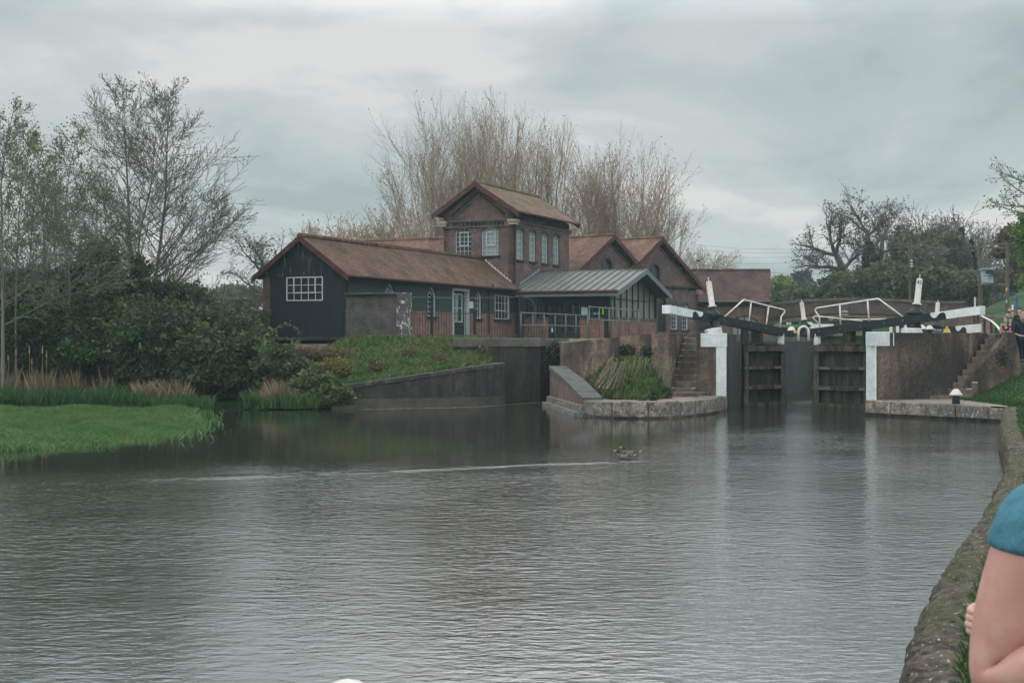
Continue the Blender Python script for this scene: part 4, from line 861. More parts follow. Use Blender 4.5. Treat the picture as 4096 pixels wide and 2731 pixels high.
# near bank coping
nb = thing('bank_edge', 'rough mossy aggregate canal edge curving along the towpath on the right', 'bank edge', (8, 24, 0))
bpts = smooth_pts([V((x, y, 0)) for y, x in BX], 5); bm_ = MB(); rows = []
segs_ = []
for k in range(len(bpts)-1):
    n_ = max(1, int((bpts[k+1]-bpts[k]).length/.06))
    for j in range(n_): segs_.append(bpts[k].lerp(bpts[k+1], j/n_))
segs_.append(bpts[-1]); prof = [(-.02, -1), (0, .02), (-.02, .1), (-.01, .2), (0, .28), (.01, .36), (.04, .42), (.09, .455), (.14, .47), (.19, .478), (.24, .48), (.29, .478), (.35, .47), (.41, .44)]
from mathutils import noise as MN
for k, p in enumerate(segs_):
    d = (segs_[min(k+1, len(segs_)-1)]-segs_[max(k-1, 0)]).normalized(); nn = V((d.y, -d.x, 0)); row = []
    for o_, z in prof:
        q = p+nn*(o_+.05)+V((0, 0, z)); f_ = MN.noise(q*3.0)*.03+MN.noise(q*8)*.045+MN.noise(q*20)*.03
        q = q-nn*f_*(1 if z > 0 else 0)+V((0, 0, (MN.noise(q*5+V((9, 0, 0)))*.03+MN.noise(q*12)*.03+MN.noise(q*27)*.02) if z > .1 else 0)); row.append(len(bm_.v)); bm_.v.append(q)
    rows.append(row)
for k in range(len(rows)-1):
    for j in range(len(prof)-1): bm_.f.append((rows[k][j], rows[k][j+1], rows[k+1][j+1], rows[k+1][j]))
bm_.f = [tuple(reversed(f)) for f in bm_.f]
bm_.build('coping', BANKC, nb, smooth=True)
vb = MB(); rows = []
for k, p in enumerate(segs_[::4]):
    d = (segs_[min(k*4+1, len(segs_)-1)]-segs_[max(k*4-1, 0)]).normalized(); nn = V((d.y, -d.x, 0)); row = []
    for o_, z in ((.34, .43), (.4, .465), (.6, .475), (1.0, .48), (1.8, .485), (2.6, .47)): row.append(len(vb.v)); q = p+nn*(o_+MN.noise(p*2)*.06*(o_ < .5)); vb.v.append(V((q.x, q.y, z+MN.noise(q*1.5)*.015)))
    rows.append(row)
for k in range(len(rows)-1):
    for j in range(5): vb.f.append((rows[k][j+1], rows[k][j], rows[k+1][j], rows[k+1][j+1]))
vb.build('verge', GRASSG, None, smooth=True, kind='structure', label='grass verge along the canal edge')

# ------------------------------------------------------------------ mooring bollards
def bollard(label, p, h=.42, r=.14, group='domed mooring bollards'):
    th = thing('mooring_bollard', label, 'bollard', p, group); MB().lathe(p, (0, 0, 1), [(0, r*.95), (h*.25, r*.85), (h*.75, r*.8), (h*.78, r*.8)]).build('post', BLACK, th, smooth=True)
    MB().lathe(V(p)+V((0, 0, h*.72)), (0, 0, 1), [(0, r*1.25), (h*.06, r*1.5), (h*.12, r*1.45), (h*.22, r*1.15), (h*.4, r*.85), (h*.52, r*.4), (h*.55, 0)]).build('cap', CANDLE, th, smooth=True)
    return th
p = P(3824, 1619, 41.9); bollard('black bollard with chalky domed cap on the right quay below the steps', (p.x, p.y, .44), .37, .13)
p = P(1390, 2722, 5.0); bollard('pale domed bollard cap at the bottom edge close to the camera', (p.x, p.y, .5), .485, .13)
for px, py, Y_, lb in ((3165, 1334, 62, 'small white topped bollard beside the white hoop on the left chamber edge'), (3688, 1333, 50, 'white domed bollard just right of candle 42'), (3718, 1334, 51, 'second white domed bollard right of candle 42'), (3262, 1352, 68, 'small white domed bollard glimpsed between the gate post and chamber wall'), (3322, 1378, 64, 'low white bollard cap seen over the right lower gate')):
    p = P(px, py, Y_); bollard(lb, (p.x, p.y, 2.5 if py < 1345 else 2.45), .36 if Y_ > 55 else .3, .13 if Y_ > 55 else .11)

# ------------------------------------------------------------------ lock gates
MOSS = leaf_mat('moss_and_weed', [(.04, .045, .02), (.08, .07, .035), (.12, .1, .05)])
def gate(label, heel, mitre, outer, zm, zo, side):
    d = V((outer[0]-mitre[0], outer[1]-mitre[1], 0)); L = d.length; d.normalize(); n = V((-d.y, d.x, 0)); hl = V((heel[0], heel[1], 0)); mt = V((mitre[0], mitre[1], 0)); ou = V((outer[0], outer[1], 0))
    if n.y > 0: n = -n                                        # n points towards the camera side
    g = thing('lock_gate', label, 'lock gate', (heel[0], heel[1], 0), 'lower lock gates')
    def bz(s): return zm+(zo-zm)*s/L                          # top of the beam at distance s from the mitre
    bwid = .34
    def bp(s, dz): q = mt+d*s; return V((q.x, q.y, bz(s)+dz))
    hb = .26; sW = L-1.75
    # ogee boundary between black and white
    og = [(0, 0), (.03, .06), (.1, .12), (.22, .16), (.33, .1), (.4, .04), (.5, -.02), (.62, .02), (.7, .1)]
    cur = [(sW+.0, 0.0), (sW+.02, -.10), (sW+.10, -.17), (sW+.2, -.18), (sW+.28, -.10), (sW+.36, -.04), (sW+.47, -.03), (sW+.55, -.10), (sW+.58, -.26)]
    bl = [bp(-.12, 0)]+[bp(s, z) for s, z in cur]+[bp(-.12, -hb-.03)]
    wh = [bp(s, z) for s, z in cur]+[bp(L, -hb), bp(L, .02)]
    b = MB(); b.prism([p+n*bwid/2 for p in bl], -n*bwid); b.build('balance_beam', BLACK, g)
    b = MB(); b.prism([p+n*(bwid/2+.01) for p in wh], -n*(bwid+.02)); b.build('white_beam_end', WHITE, g)
    # leaf below the beam
    lf = (hl-mt).length; dl = (hl-mt).normalized(); nl = n
    def lp(s, z, o=0): q = mt+dl*s+nl*o; return V((q.x, q.y, z))
    ztop = 2.16
    for s, nm, mt_ in ((.1, 'mitre_post', WHITEQ), (lf-.12, 'heel_post', TIMBER)):
        b = MB(); b.bar(lp(s, ztop+.02, .05), lp(s, bz(s)-.2, .05), .2 if nm == 'mitre_post' else .26); b.build(nm, mt_ if nm == 'mitre_post' else TIMBER_D, g)
    b = MB(); b.bar(lp(.62*lf, ztop, 0), lp(.62*lf, bz(.6*lf)-.2, 0), .4, .2); b.build('paddle_rod_post', TIMBER_D, g)
    b = MB(); b.prism([lp(0, -.6, -.08), lp(lf, -.6, -.08), lp(lf, ztop, -.08), lp(0, ztop, -.08)], nl*.08); b.build('planking', TIMBER_D, g)
    for z, h_, o_ in ((ztop-.12, .2, .26), (1.36, .12, .2), (.66, .16, .2), (.04, .2, .2)):
        b = MB(); b.prism([lp(-.05, z-h_/2, .0), lp(lf, z-h_/2, .0), lp(lf, z+h_/2, 0), lp(-.05, z+h_/2, 0)], nl*o_); b.build('rail', TIMBER, g, bevel=.015)
    for s in (.08, lf-.1): b = MB(); b.bar(lp(s, -.6, .11), lp(s, ztop, .11), .17, .24); b.build('stile', TIMBER, g)
    for z in (1.36, .66):
        for s in (.3, lf-.34): b = MB(); b.prism([lp(s, z-.035, .202), lp(s+.42, z-.035, .202), lp(s+.42, z+.035, .202), lp(s, z+.035, .202)], nl*.012); b.build('iron_strap', RAIL, g)
    for s in (.25, lf*.5, lf-.3, lf+.6, lf+1.3): m = MB(); q = bp(s, -.13)+n*(bwid/2); m.lathe(q, n, [(0, .03), (.015, .03), (.02, .015)], 8); m.build('bolt', RAIL, g)
    R3 = random.Random(int(hl.x*100)); cc = np.array([list(lp(R3.uniform(.1, lf-.1), ztop+.02+R3.random()*.05, R3.uniform(0, .2))) for _ in range(170)]); quads_np('moss_tufts', leaves(cc, .07), MOSS, g)
    # footboard across the top rail
    b = MB(); b.prism([lp(.2, ztop-.01, .0), lp(lf-.2, ztop-.01, 0), lp(lf-.2, ztop+.05, 0), lp(.2, ztop+.05, 0)], -nl*.35); b.build('footboard', TIMBER, g)
    return g, mt, d, n, bz
gl, mtl, dl_, nl_, bzl = gate('left lower lock gate of wet timber with its white ended black balance beam pointing left', (8.13, 50.35), (9.85, 52.0), (5.14, 47.4), 2.78, 3.49, -1)
gr_, mtr, dr_, nr_, bzr = gate('right lower lock gate of wet timber with its white ended black balance beam pointing right', (12.34, 48.9), (10.75, 50.4), (15.26, 46.1), 2.76, 3.43, 1)
RAILW = wmat('rusty_white_rail', (.5, .47, .42), (.66, .63, .58), scale=5, spots=(.34, .2, .1), sp_scale=9, sp_th=.62, rough=.5)
def rail_on(g, p0, t, paths, r=.028, mat=RAILW, name='handrail'):
    for path in paths: MB().tube([PLN(x, y, p0, t) for x, y in path], r, 8).build(name, mat, g, smooth=True)
pl_ = (mtl.x+nl_.x*.12, mtl.y+nl_.y*.12); tl_ = (dl_.x, dl_.y); pr2 = (mtr.x+nr_.x*.12, mtr.y+nr_.y*.12); tr_ = (dr_.x, dr_.y)
rail_on(gl, pl_, tl_, [[(2896, 1269), (2972, 1201), (2978, 1199), (3005, 1206), (3075, 1224), (3132, 1238), (3139, 1241), (3139, 1247), (3125, 1266), (3121, 1316)]])
rail_on(gl, pl_, tl_, [[(3005, 1206), (2996, 1290)], [(3075, 1224), (3064, 1306)]], name='rail_post')
rail_on(gr_, pr2, tr_, [[(3280, 1311), (3277, 1265), (3262, 1245), (3261, 1238), (3267, 1232), (3359, 1218), (3470, 1201), (3510, 1195), (3517, 1197), (3616, 1270)]])
rail_on(gr_, pr2, tr_, [[(3359, 1218), (3363, 1300)], [(3470, 1201), (3476, 1284)]], name='rail_post')
# handrail of a footbridge on the far gates
# ------------------------------------------------------------------ paddle gear candles
def text_mesh(name, body, size, mat, par):
    c = bpy.data.curves.new(name, 'FONT'); c.body = body; c.size = size; c.extrude = .003; c.align_x = 'CENTER'; c.space_line = .9
    tmp = link(bpy.data.objects.new('tmp', c)); bpy.context.view_layer.update(); me = bpy.data.meshes.new_from_object(tmp.evaluated_get(bpy.context.evaluated_depsgraph_get()))
    bpy.data.objects.remove(tmp); me.materials.clear(); me.materials.append(mat); o = link(bpy.data.objects.new(name, me)); o.parent = par; return o
def candle(label, base_px, top_px, Y_, plinth=None, num=None, scale=1.0, group='candle shaped paddle gears', zb=2.5, rod=True):
    bs = P(base_px[0], base_px[1], Y_); tp = P(top_px[0], top_px[1], Y_); ax = (tp-bs).normalized(); hgt = (tp-bs).length
    th = thing('paddle_gear', label, 'paddle gear', (bs.x, bs.y, zb), group)
    s = scale; L = hgt
    MB().lathe(bs, ax, [(0, .22*s), (.02*L, .24*s), (.05*L, .2*s), (.2*L, .13*s), (.22*L, .15*s), (.24*L, .2*s), (.27*L, .24*s), (.3*L, .24*s), (.34*L, .2*s), (.38*L, .14*s), (.41*L, .12*s), (.455*L, .13*s)], 20).build('pedestal', BLACK, th, smooth=True)
    MB().lathe(bs+ax*.27*L, ax.cross(V((0, 1, 0))).normalized(), [(-.3*s, .03*s), (-.25*s, .05*s), (.28*s, .05*s), (.34*s, .02*s)], 8).build('spindle', BLACK, th)
    MB().lathe(bs+ax*.455*L, ax, [(0, .155*s), (.012*L, .16*s), (.03*L, .155*s), (.031*L, .105*s), (.5*L, .1*s), (.525*L, .085*s), (.53*L, .0)], 20).build('candle', CANDLE, th, smooth=True)
    if rod: MB().tube([bs+ax*.98*L, bs+ax*1.06*L], .018*s, 8).build('rack_rod', CANDLE, th)
    if plinth:
        b = MB(); b.prism([P(x, y, Y_-.35) for x, y in plinth], (0, .7, 0)); b.build('plinth', WHITE, th, bevel=.02)
    if num:
        o = text_mesh('number', num, .17, BLACK, th)
        q = bs+ax*.87*L; ang = math.atan2(ax.x, ax.z)
        o.rotation_euler = (math.radians(90), ang, -math.atan2(q.x, q.y)*1.0)
        vd = V((-q.x, -q.y, 0)).normalized(); o.location = q+vd*.108*s-WL[th.name]; o['label'] = 'black painted number on the candle'
    return th
candle('white candle paddle gear leaning left beside the left gate beam', (2862, 1316), (2834, 1121), 49.0, [(2832, 1334), (2828, 1320), (2850, 1312), (2886, 1308), (2891, 1334)], scale=.95)
candle('tall white candle paddle gear numbered 42 beside the right gate beam', (3658, 1310), (3679, 1110), 47.8, [(3624, 1334), (3625, 1311), (3684, 1312), (3694, 1332)], num='42')
candle('small distant white candle paddle gear in front of the left end of the bridge', (3224, 1342), (3206, 1206), 70, scale=1.0)
candle('distant white candle paddle gear behind the black part of the right beam', (3742, 1342), (3752, 1207), 70, scale=1.0)
ug = thing('upper_lock_gate', 'dark upper lock gate closing the far end of the chamber', 'lock gate', (E+CAN*25+CR*2.2).to_tuple())
for s in range(2):
    a = E+CAN*25+CR*(2.25*s+.02); c = a+CR*2.2; b = MB(); b.prism([V((a.x, a.y, -1)), V((c.x, c.y, -1)), V((c.x, c.y, 2.35)), V((a.x, a.y, 2.35))], CAN*.3); b.build('gate_leaf', TIMBER_D, ug)
    for z in (.3, 1.2, 2.1): b = MB(); b.bar(V((a.x, a.y, z))-CAN*.06, V((c.x, c.y, z))-CAN*.06, .12, .2); b.build('rail', TIMBER, ug)
# pale ground hardware near the left gear
b = MB(); b.tube([P(2730, 1227, 47.8), P(2732, 1221, 47.8), P(2752, 1224, 47.8), P(2752, 1232, 47.8)], .015, 6); b.build('beam_grip', IRON, gl)
# ------------------------------------------------------------------ upper gates and lockside clutter
def beam(label, outer, inner, white_frac, hb, txt=False, grp='upper gate balance beams', w=.36):
    p, q = V(outer), V(inner); d = (q-p); L = d.length; d.normalize(); n = V((d.y, -d.x, 0)).normalized()
    if n.y > 0: n = -n
    th = thing('upper_gate_beam', label, 'balance beam', (p.x, p.y, p.z-hb), grp)
    sW = L*white_frac; cur = [(sW, 0), (sW-.03, -.12*hb/.3), (sW-.12, -.2*hb/.3), (sW-.22, -.17*hb/.3), (sW-.3, -.08*hb/.3), (sW-.42, -.05*hb/.3), (sW-.52, -.12*hb/.3), (sW-.55, -hb)]
    f_ = lambda s, z: p+d*s+V((0, 0, z))
    b = MB(); b.prism([x+n*w/2 for x in [f_(0, 0)]+[f_(s, z) for s, z in cur]+[f_(0, -hb)]], -n*w); b.build('white_beam_end', WHITE, th)
    b = MB(); b.prism([x+n*(w/2-.01) for x in [f_(L, 0)]+[f_(s, z) for s, z in cur]+[f_(L, -hb)]], -n*(w-.02)); b.build('black_beam', BLACK, th)
    return th, n, f_
b1, n1_, f1 = beam('right upper balance beam with white end, safety wording and a yellow warning triangle', P(3924, 1295, 70), P(3560, 1330, 72), .27, .4)
YEL = plain('warning_yellow', (.7, .45, .02), .5); 
def tri_sign(par, c, n, r=.17):
    t_ = V((n.y, -n.x, 0)); t_ = -t_ if t_.x < 0 else t_; b = MB(); b.prism([c-t_*r, c+t_*r, c+V((0, 0, r*1.7))], n*.01); o = b.build('warning_triangle', YEL, par)
    m = MB(); m.bar(c+V((0, 0, r*1.15))+n*.014, c+V((0, 0, r*.5))+n*.014, .03, .006); m.bar(c+V((0, 0, r*.36))+n*.014, c+V((0, 0, r*.22))+n*.014, .03, .006); m.build('symbol', BLACK, o)
tri_sign(b1, P(3788, 1329, 69.2), n1_, .19)
def text(par, body, loc, size, rotz, mat, label=None, tilt=0, name='lettering'):
    o = text_mesh(name, body, size, mat, par); o.rotation_euler = (math.radians(90), tilt, rotz); o.location = V(loc)-WL[par.name]
    if label: o['label'] = label
    return o
text(b1, 'Keep clear\nfor working', P(3768, 1323, 69.0), .17, math.atan2(n1_.x, -n1_.y), WIN)
b2, n2_, f2 = beam('black upper balance beam seen behind the white hoop with a yellow warning triangle', P(3100, 1306, 70.5), P(3272, 1316, 70), .02, .42)
tri_sign(b2, P(3172, 1331, 69.2), n2_, .2)
b = MB(); b.prism([P(3247, 1296, 72), P(3335, 1297, 72), P(3335, 1318, 72), P(3247, 1318, 72)], (0, .5, 0)); b.build('white_beam', WHITE, None, label='white painted beam end behind the right gate mitre post', cat='beam', bevel=.02)
b = MB(); b.prism([P(3228, 1288, 78), P(3250, 1289, 78), P(3250, 1300, 78), P(3228, 1300, 78)], (0, .5, 0)); b.build('white_beam', WHITE, None, label='small white beam end just right of the small left candle', cat='beam', bevel=.02)
for a, bb, lb in ((3194, 3234, 'white painted tubular hoop standing on the left chamber coping'),):
    xm = (a+bb)/2; pts = [(a, 1362), (a, 1326)]+[(xm-(xm-a)*math.cos(math.pi*k/8), 1326-20*math.sin(math.pi*k/8)) for k in range(1, 8)]+[(bb, 1326), (bb, 1362)]
    MB().tube([P(x, y, 58.5) for x, y in pts], .055, 10).build('ladder_hoop', RAILW, None, smooth=True, label=lb, cat='handrail')
MB().tube([P(x, y, 76) for x, y in ((3274, 1296), (3254, 1273), (3253, 1268), (3260, 1264), (3340, 1272), (3450, 1284))], .035, 8).build('gate_handrail', RAILW, None, smooth=True, label='thin white handrail of the upper gates behind the right gate rail', cat='handrail')
MB().tube([P(x, y, 80) for x, y in ((3360, 1278), (3520, 1277), (3620, 1278))], .035, 8).build('gate_handrail', RAILW, None, smooth=True, label='long thin level white rail under the bridge arch', cat='handrail')
# black and white gear of the next lock, seen under the bridge
for x0, y0, x1, y1, Y_, m_, nm, lb in ((3262, 1268, 3315, 1279, 118, BLACK, 'far_gate_beam', 'black beam of the next lock under the left of the arch'), (3315, 1270, 3336, 1281, 118, WHITE, 'far_gate_beam', 'white beam end of the next lock under the middle of the arch'), (3340, 1270, 3352, 1277, 118, WHITE, 'far_gate_beam', 'small white block right of the white beam under the arch'),
                                   (3125, 1284, 3196, 1298, 112, BLACK, 'far_gate_beam', 'long black beam under the left foot of the bridge arch'), (3328, 1282, 3352, 1296, 112, BLACK, 'winding_gear', 'black winding gear under the arch beside the rail'), (3150, 1289, 3154, 1299, 108, WHITE, 'marker_post', 'left one of two tiny white posts under the arch'), (3161, 1289, 3165, 1299, 108, WHITE, 'marker_post', 'right one of two tiny white posts under the arch')):
    b = MB(); b.prism([P(x0, y1, Y_), P(x1, y1, Y_), P(x1, y0, Y_), P(x0, y0, Y_)], (0, .4, 0)); b.build(nm, m_, None, label=lb, cat='beam' if 'beam' in nm else nm.replace('_', ' '), bevel=.02)
for px, y0, y1, lb in ((3564, 1305, 1337, 'white post at the inner end of the right white corner block'), (3591, 1300, 1336, 'thin white post second from the right white corner block'), (3622, 1294, 1336, 'rounded white post just left of the plinth of candle 42')):
    p = P(px, y1, 50); q = P(px-1, y0, 50); b = MB(); b.lathe(p, q-p, [(0, .055), ((q-p).length*.9, .055), ((q-p).length, .02)], 8); b.build('marker_post', WHITE, None, label=lb, cat='post')
MB().tube([P(x, y, 52) for x, y in ((3672, 1334), (3672, 1300), (3676, 1290), (3684, 1285), (3690, 1286))], .035, 8).build('ladder_hoop', RAILW, None, smooth=True, label='curved white tube rising behind the pedestal of candle 42', cat='handrail')
# orange tub with flowers behind the left gate
p = P(3053, 1348, 60); tb = thing('flower_tub', 'orange tub of yellow flowers seen under the left gate beam', 'flower tub', (p.x, p.y, 2.5))
MB().lathe((p.x, p.y, 2.5), (0, 0, 1), [(0, .2), (.3, .27), (.33, .27)], 14).build('tub', plain('terracotta', (.35, .1, .04), .8), tb)
cc = np.array([[p.x, p.y, 2.88]])+rng.normal(size=(160, 3))*[.13, .13, .05]; quads_np('flowers', leaves(cc, .07), plain('yellow_petals', (.7, .4, .03), .7), tb)

# ------------------------------------------------------------------ bridge 54
BY = 98.0; br = thing('road_bridge', 'brown brick arched road bridge with oval number plate spanning the canal', 'bridge', (26, BY, 2.4))
top = [(3078, 1213), (3140, 1205), (3200, 1199), (3280, 1195), (3370, 1192), (3460, 1192), (3550, 1195), (3640, 1199), (3740, 1204), (3790, 1205), (3858, 1204)]
arc = [(3700, 1345), (3696, 1310), (3680, 1298), (3640, 1287), (3560, 1277), (3470, 1271), (3370, 1268), (3270, 1272), (3180, 1280), (3120, 1290), (3095, 1300), (3085, 1345)]
b = MB(); b.prism([P(x, y, BY) for x, y in top]+[P(3858, 1345, BY)]+[P(x, y, BY) for x, y in arc]+[P(3060, 1345, BY), P(3060, 1215, BY)], (0, 5.5, 0)); sp = b.build('spandrel', BRICK_BR, br)
def ribbon(off0, off1, dy, pts=top):
    m = MB()
    for k in range(len(pts)-1):
        (x0, y0), (x1, y1) = pts[k], pts[k+1]; m.prism([P(x0, y0+off1, BY-.001), P(x1, y1+off1, BY-.001), P(x1, y1+off0, BY-.001), P(x0, y0+off0, BY-.001)], (0, -dy, 0))
    return m
ribbon(-1, 10, .12).build('coping', wmat('bridge_coping', (.08, .06, .055), (.12, .1, .085)), br); ribbon(56, 62, .1).build('string_course', BRICK_BR, br)
ra = [(x, y) for x, y in arc[1:-1]][::-1]; m = ribbon(-9, 0, .06, ra); m.build('arch_ring', wmat('arch_ring_brick', (.14, .09, .07), (.2, .13, .1)), br)
for x in (3125, 3255, 3400, 3545, 3690, 3775): m = MB(); y = np.interp(x, [a for a, _ in top], [c for _, c in top]); m.prism([P(x, y+56, BY-.001), P(x+16, y+56, BY-.001), P(x+16, y+10, BY-.001), P(x, y+10, BY-.001)], (0, -.08, 0)); m.build('pilaster', BRICK_BR, br)
c = P(3379, 1252, BY-.03); m = MB(); m.prism([c+V((.27*math.cos(a), 0, .17*math.sin(a))) for a in np.linspace(0, 2*math.pi, 21)[:-1]], (0, -.03, 0)); pt_ = m.build('number_plate', WIN, br)
text(br, '54', c+V((0, -.04, -.09)), .26, 0, BLACK, 'black bridge number on the oval plate')
b = MB(); b.prism([P(3700, 1345, BY-2), P(3700, 1262, BY-2), P(3812, 1262, BY-2), P(3835, 1290, BY-2), P(3835, 1345, BY-2)], (0, 2, 0)); b.build('abutment', BRICK_FAR, br)
wr = thing('wing_wall', 'reddish brick wing wall sloping down right of the bridge', 'wall', (32, 96, 2.4)); b = MB(); b.prism([P(3835, 1345, 96), P(3835, 1262, 96), P(3855, 1235, 96), P(3990, 1268, 94), P(3960, 1345, 94)], (0, .5, 0)); b.build('brick_face', BRICK_FAR, wr)
# towpath, railing and people come later
tp = [P(4080, 1342, 78), P(4000, 1342, 78), P(3962, 1322, 84), P(3900, 1270, 98), P(3960, 1262, 100), P(4012, 1290, 92), P(4080, 1325, 82)]
# ------------------------------------------------------------------ towpath, railings
def drape(name, L, R, mat, dz=.03, n=12, **top):
    """ground-hugging ribbon between two polylines (xy)"""
    b = MB()
    def along(pts, u):
        k = min(int(u*(len(pts)-1)), len(pts)-2); f_ = u*(len(pts)-1)-k; return (pts[k][0]*(1-f_)+pts[k+1][0]*f_, pts[k][1]*(1-f_)+pts[k+1][1]*f_)
    m = 4; N_ = n*(len(L)-1)
    for i in range(N_+1):
        a, c = along(L, i/N_), along(R, i/N_)
        for j in range(m+1): x, y = a[0]+(c[0]-a[0])*j/m, a[1]+(c[1]-a[1])*j/m; b.v.append(V((x, y, ground(x, y)+dz)))
    for i in range(N_):
        for j in range(m): q = i*(m+1)+j; b.f.append((q, q+1, q+m+2, q+m+1))
    return b.build(name, mat, None, **top)
PATH = wmat('gravel_path', (.16, .11, .095), (.24, .18, .16), scale=2, bump=.5)
drape('towpath', [(19.0, 50), (20.2, 57), (21.9, 68), (25.8, 80), (31.5, 95), (41, 112)], [(20.6, 50), (22.0, 57), (24.4, 67), (28.9, 78.5), (35.5, 93), (46, 108)], PATH, kind='structure', label='pinkish gravel towpath climbing past the lock')
HRW = thing('path_handrail', 'white topped path handrail on black posts descending right of the right beam end', 'handrail', (27.5, 80, 2.6))
hp = [((3912, 1254), (3914, 1286), 92), ((3938, 1270), (3940, 1303), 87), ((3965, 1283), (3967, 1315), 82), ((3986, 1302), (3987, 1330), 77), ((4000, 1320), (4000, 1334), 73)]
MB().tube([P(*a, y) for a, c, y in hp]+[P(4002, 1322, 72)], .055, 8).build('rail', WHITE, HRW)
for a, c, y in hp: p, q = P(*a, y), P(*c, y); MB().tube([(p.x, p.y, p.z-.03), (q.x, q.y, min(q.z, ground(q.x, q.y))-.1)], .07, 6).build('post', BLACK, HRW)
def fence_posts():
    # iron fence in front of the barn
    fp = thing('iron_fence', 'thin black iron bar fence with two stout posts standing before the barn', 'fence', (-2, 59.5, 2.45))
    f0, f1 = P(1636, 1350, 58.6), P(2168, 1350, 59.8); d = (f1-f0); L = d.length; d.normalize(); z0 = 2.44
    n = 50
    for k in range(n+1):
        q = f0.lerp(f1, k/n); h_ = 1.1 if k < 42 else 1.7
        if k > 48: h_ = 1.65
        MB().tube([(q.x, q.y, z0-.1), (q.x, q.y, z0+h_)], .011 if k < 42 else .014, 5).build('bar', IRON, fp)
    for px, top in ((1726, 1180), (1896, 1245), (2078, 1185), (2090, 1185)):
        u = (px-1636)/(2168-1636); q = f0.lerp(f1, u); t_ = P(px, top, q.y).z; MB().tube([(q.x, q.y, z0-.15), (q.x, q.y, t_)], .055 if px != 2090 else .035, 8).build('post', BLACK, fp)
    for z in (1.02, .12): MB().tube([(f0.x, f0.y, z0+z), (f1.x, f1.y, z0+z)], .014, 5).build('rail', IRON, fp)
    MB().tube([PLN(x, y, (f0.x, f0.y), (d.x, d.y)) for x, y in ((1632, 1189), (1800, 1191), (2000, 1190), (2095, 1188), (2118, 1194), (2134, 1210), (2142, 1232), (2143, 1370))], .014, 5).build('top_wire', RAIL, fp)
    # bars hanging over the channel wall
    for k in range(9):
        x = 2096+k*6; MB().tube([PLN(x, 1352, (f0.x, f0.y), (d.x, d.y)), P(x, 1368+(k % 3)*8, 54.6)], .012, 5).build('bar', RAIL, fp)
fence_posts()
def tube_rail(label, Y0, Y1, posts, tops, mids, bottoms):
    th = thing('tube_railing', label, 'railing', P(posts[0], bottoms[0], Y0), 'galvanised tube railings in front of the porch')
    u = lambda x: Y0+(Y1-Y0)*(x-posts[0])/(posts[-1]-posts[0])
    for t_ in (tops, mids): MB().tube([P(posts[0]-3, t_[0], u(posts[0])), P(posts[-1]+8, t_[1], u(posts[-1]))], .021, 8).build('rail', RAIL, th, smooth=True)
    for x in posts:
        f_ = (x-posts[0])/(posts[-1]-posts[0]); y0 = tops[0]+(tops[1]-tops[0])*f_; y1 = bottoms[0]+(bottoms[1]-bottoms[0])*f_
        MB().tube([P(x, y0, u(x)), P(x, y1+4, u(x))], .022, 8).build('post', RAIL, th, smooth=True)
        for yy in (y0, mids[0]+(mids[1]-mids[0])*f_): MB().ball(P(x, yy, u(x)), .033, .033, .04, 8, 6).build('joint', RAIL, th)
tube_rail('lower left run of grey tube railing in front of the porch door', 57.5, 56.5, [2084, 2132, 2177, 2221, 2263, 2304, 2350], (1250, 1263), (1300, 1305), (1352, 1352))
tube_rail('higher right run of grey tube railing in front of the glazed gable', 54.5, 52.5, [2357, 2397, 2437, 2476, 2515, 2555], (1227, 1243), (1277, 1288), (1350, 1334))
# chestnut paling fence leaning over the platform and the stick pile
PALE = wmat('weathered_paling', (.08, .065, .045), (.155, .125, .09), scale=5, streak=False)
pf_ = thing('paling_fence', 'leaning fence of thin split stakes across the grassy platform', 'fence', (4.2, 46, .5))
random.seed(3); tops_ = []
for k in range(27):
    u = k/26; xb = 2425+u*255+random.uniform(-4, 4); yb = 1560-12*u+random.uniform(-4, 3); Yb = 44.9+2.5*u; lean = random.uniform(26, 42)-14*u; hh_ = random.uniform(98, 128)
    p, q = P(xb, yb, Yb), P(xb+lean, yb-hh_, Yb+.5); q.z = min(q.z, 2.1); MB().tube([p, p.lerp(q, .5)+V((random.uniform(-.03, .03), 0, 0)), q], [.02, .018, .012], 6).build('stake', PALE, pf_); tops_.append((p, q))
for f_ in (.3, .72): MB().tube([p.lerp(q, f_) for p, q in tops_], .006, 5).build('wire', RAIL, pf_)
sp_ = thing('stick_pile', 'heap of bare sticks leaning at the left end of the paling fence', 'stick pile', (3.0, 45.6, .5))
for k in range(16):
    xb = 2378+random.uniform(0, 50); yb = random.uniform(1528, 1560); p = P(xb, yb, 44.9+random.uniform(-.2, .3)); q = P(xb+random.uniform(45, 75), yb-random.uniform(80, 118), 45.6+random.uniform(-.3, .5)); MB().tube([p, q], [.026, .018], 6).build('stick', PALE, sp_)

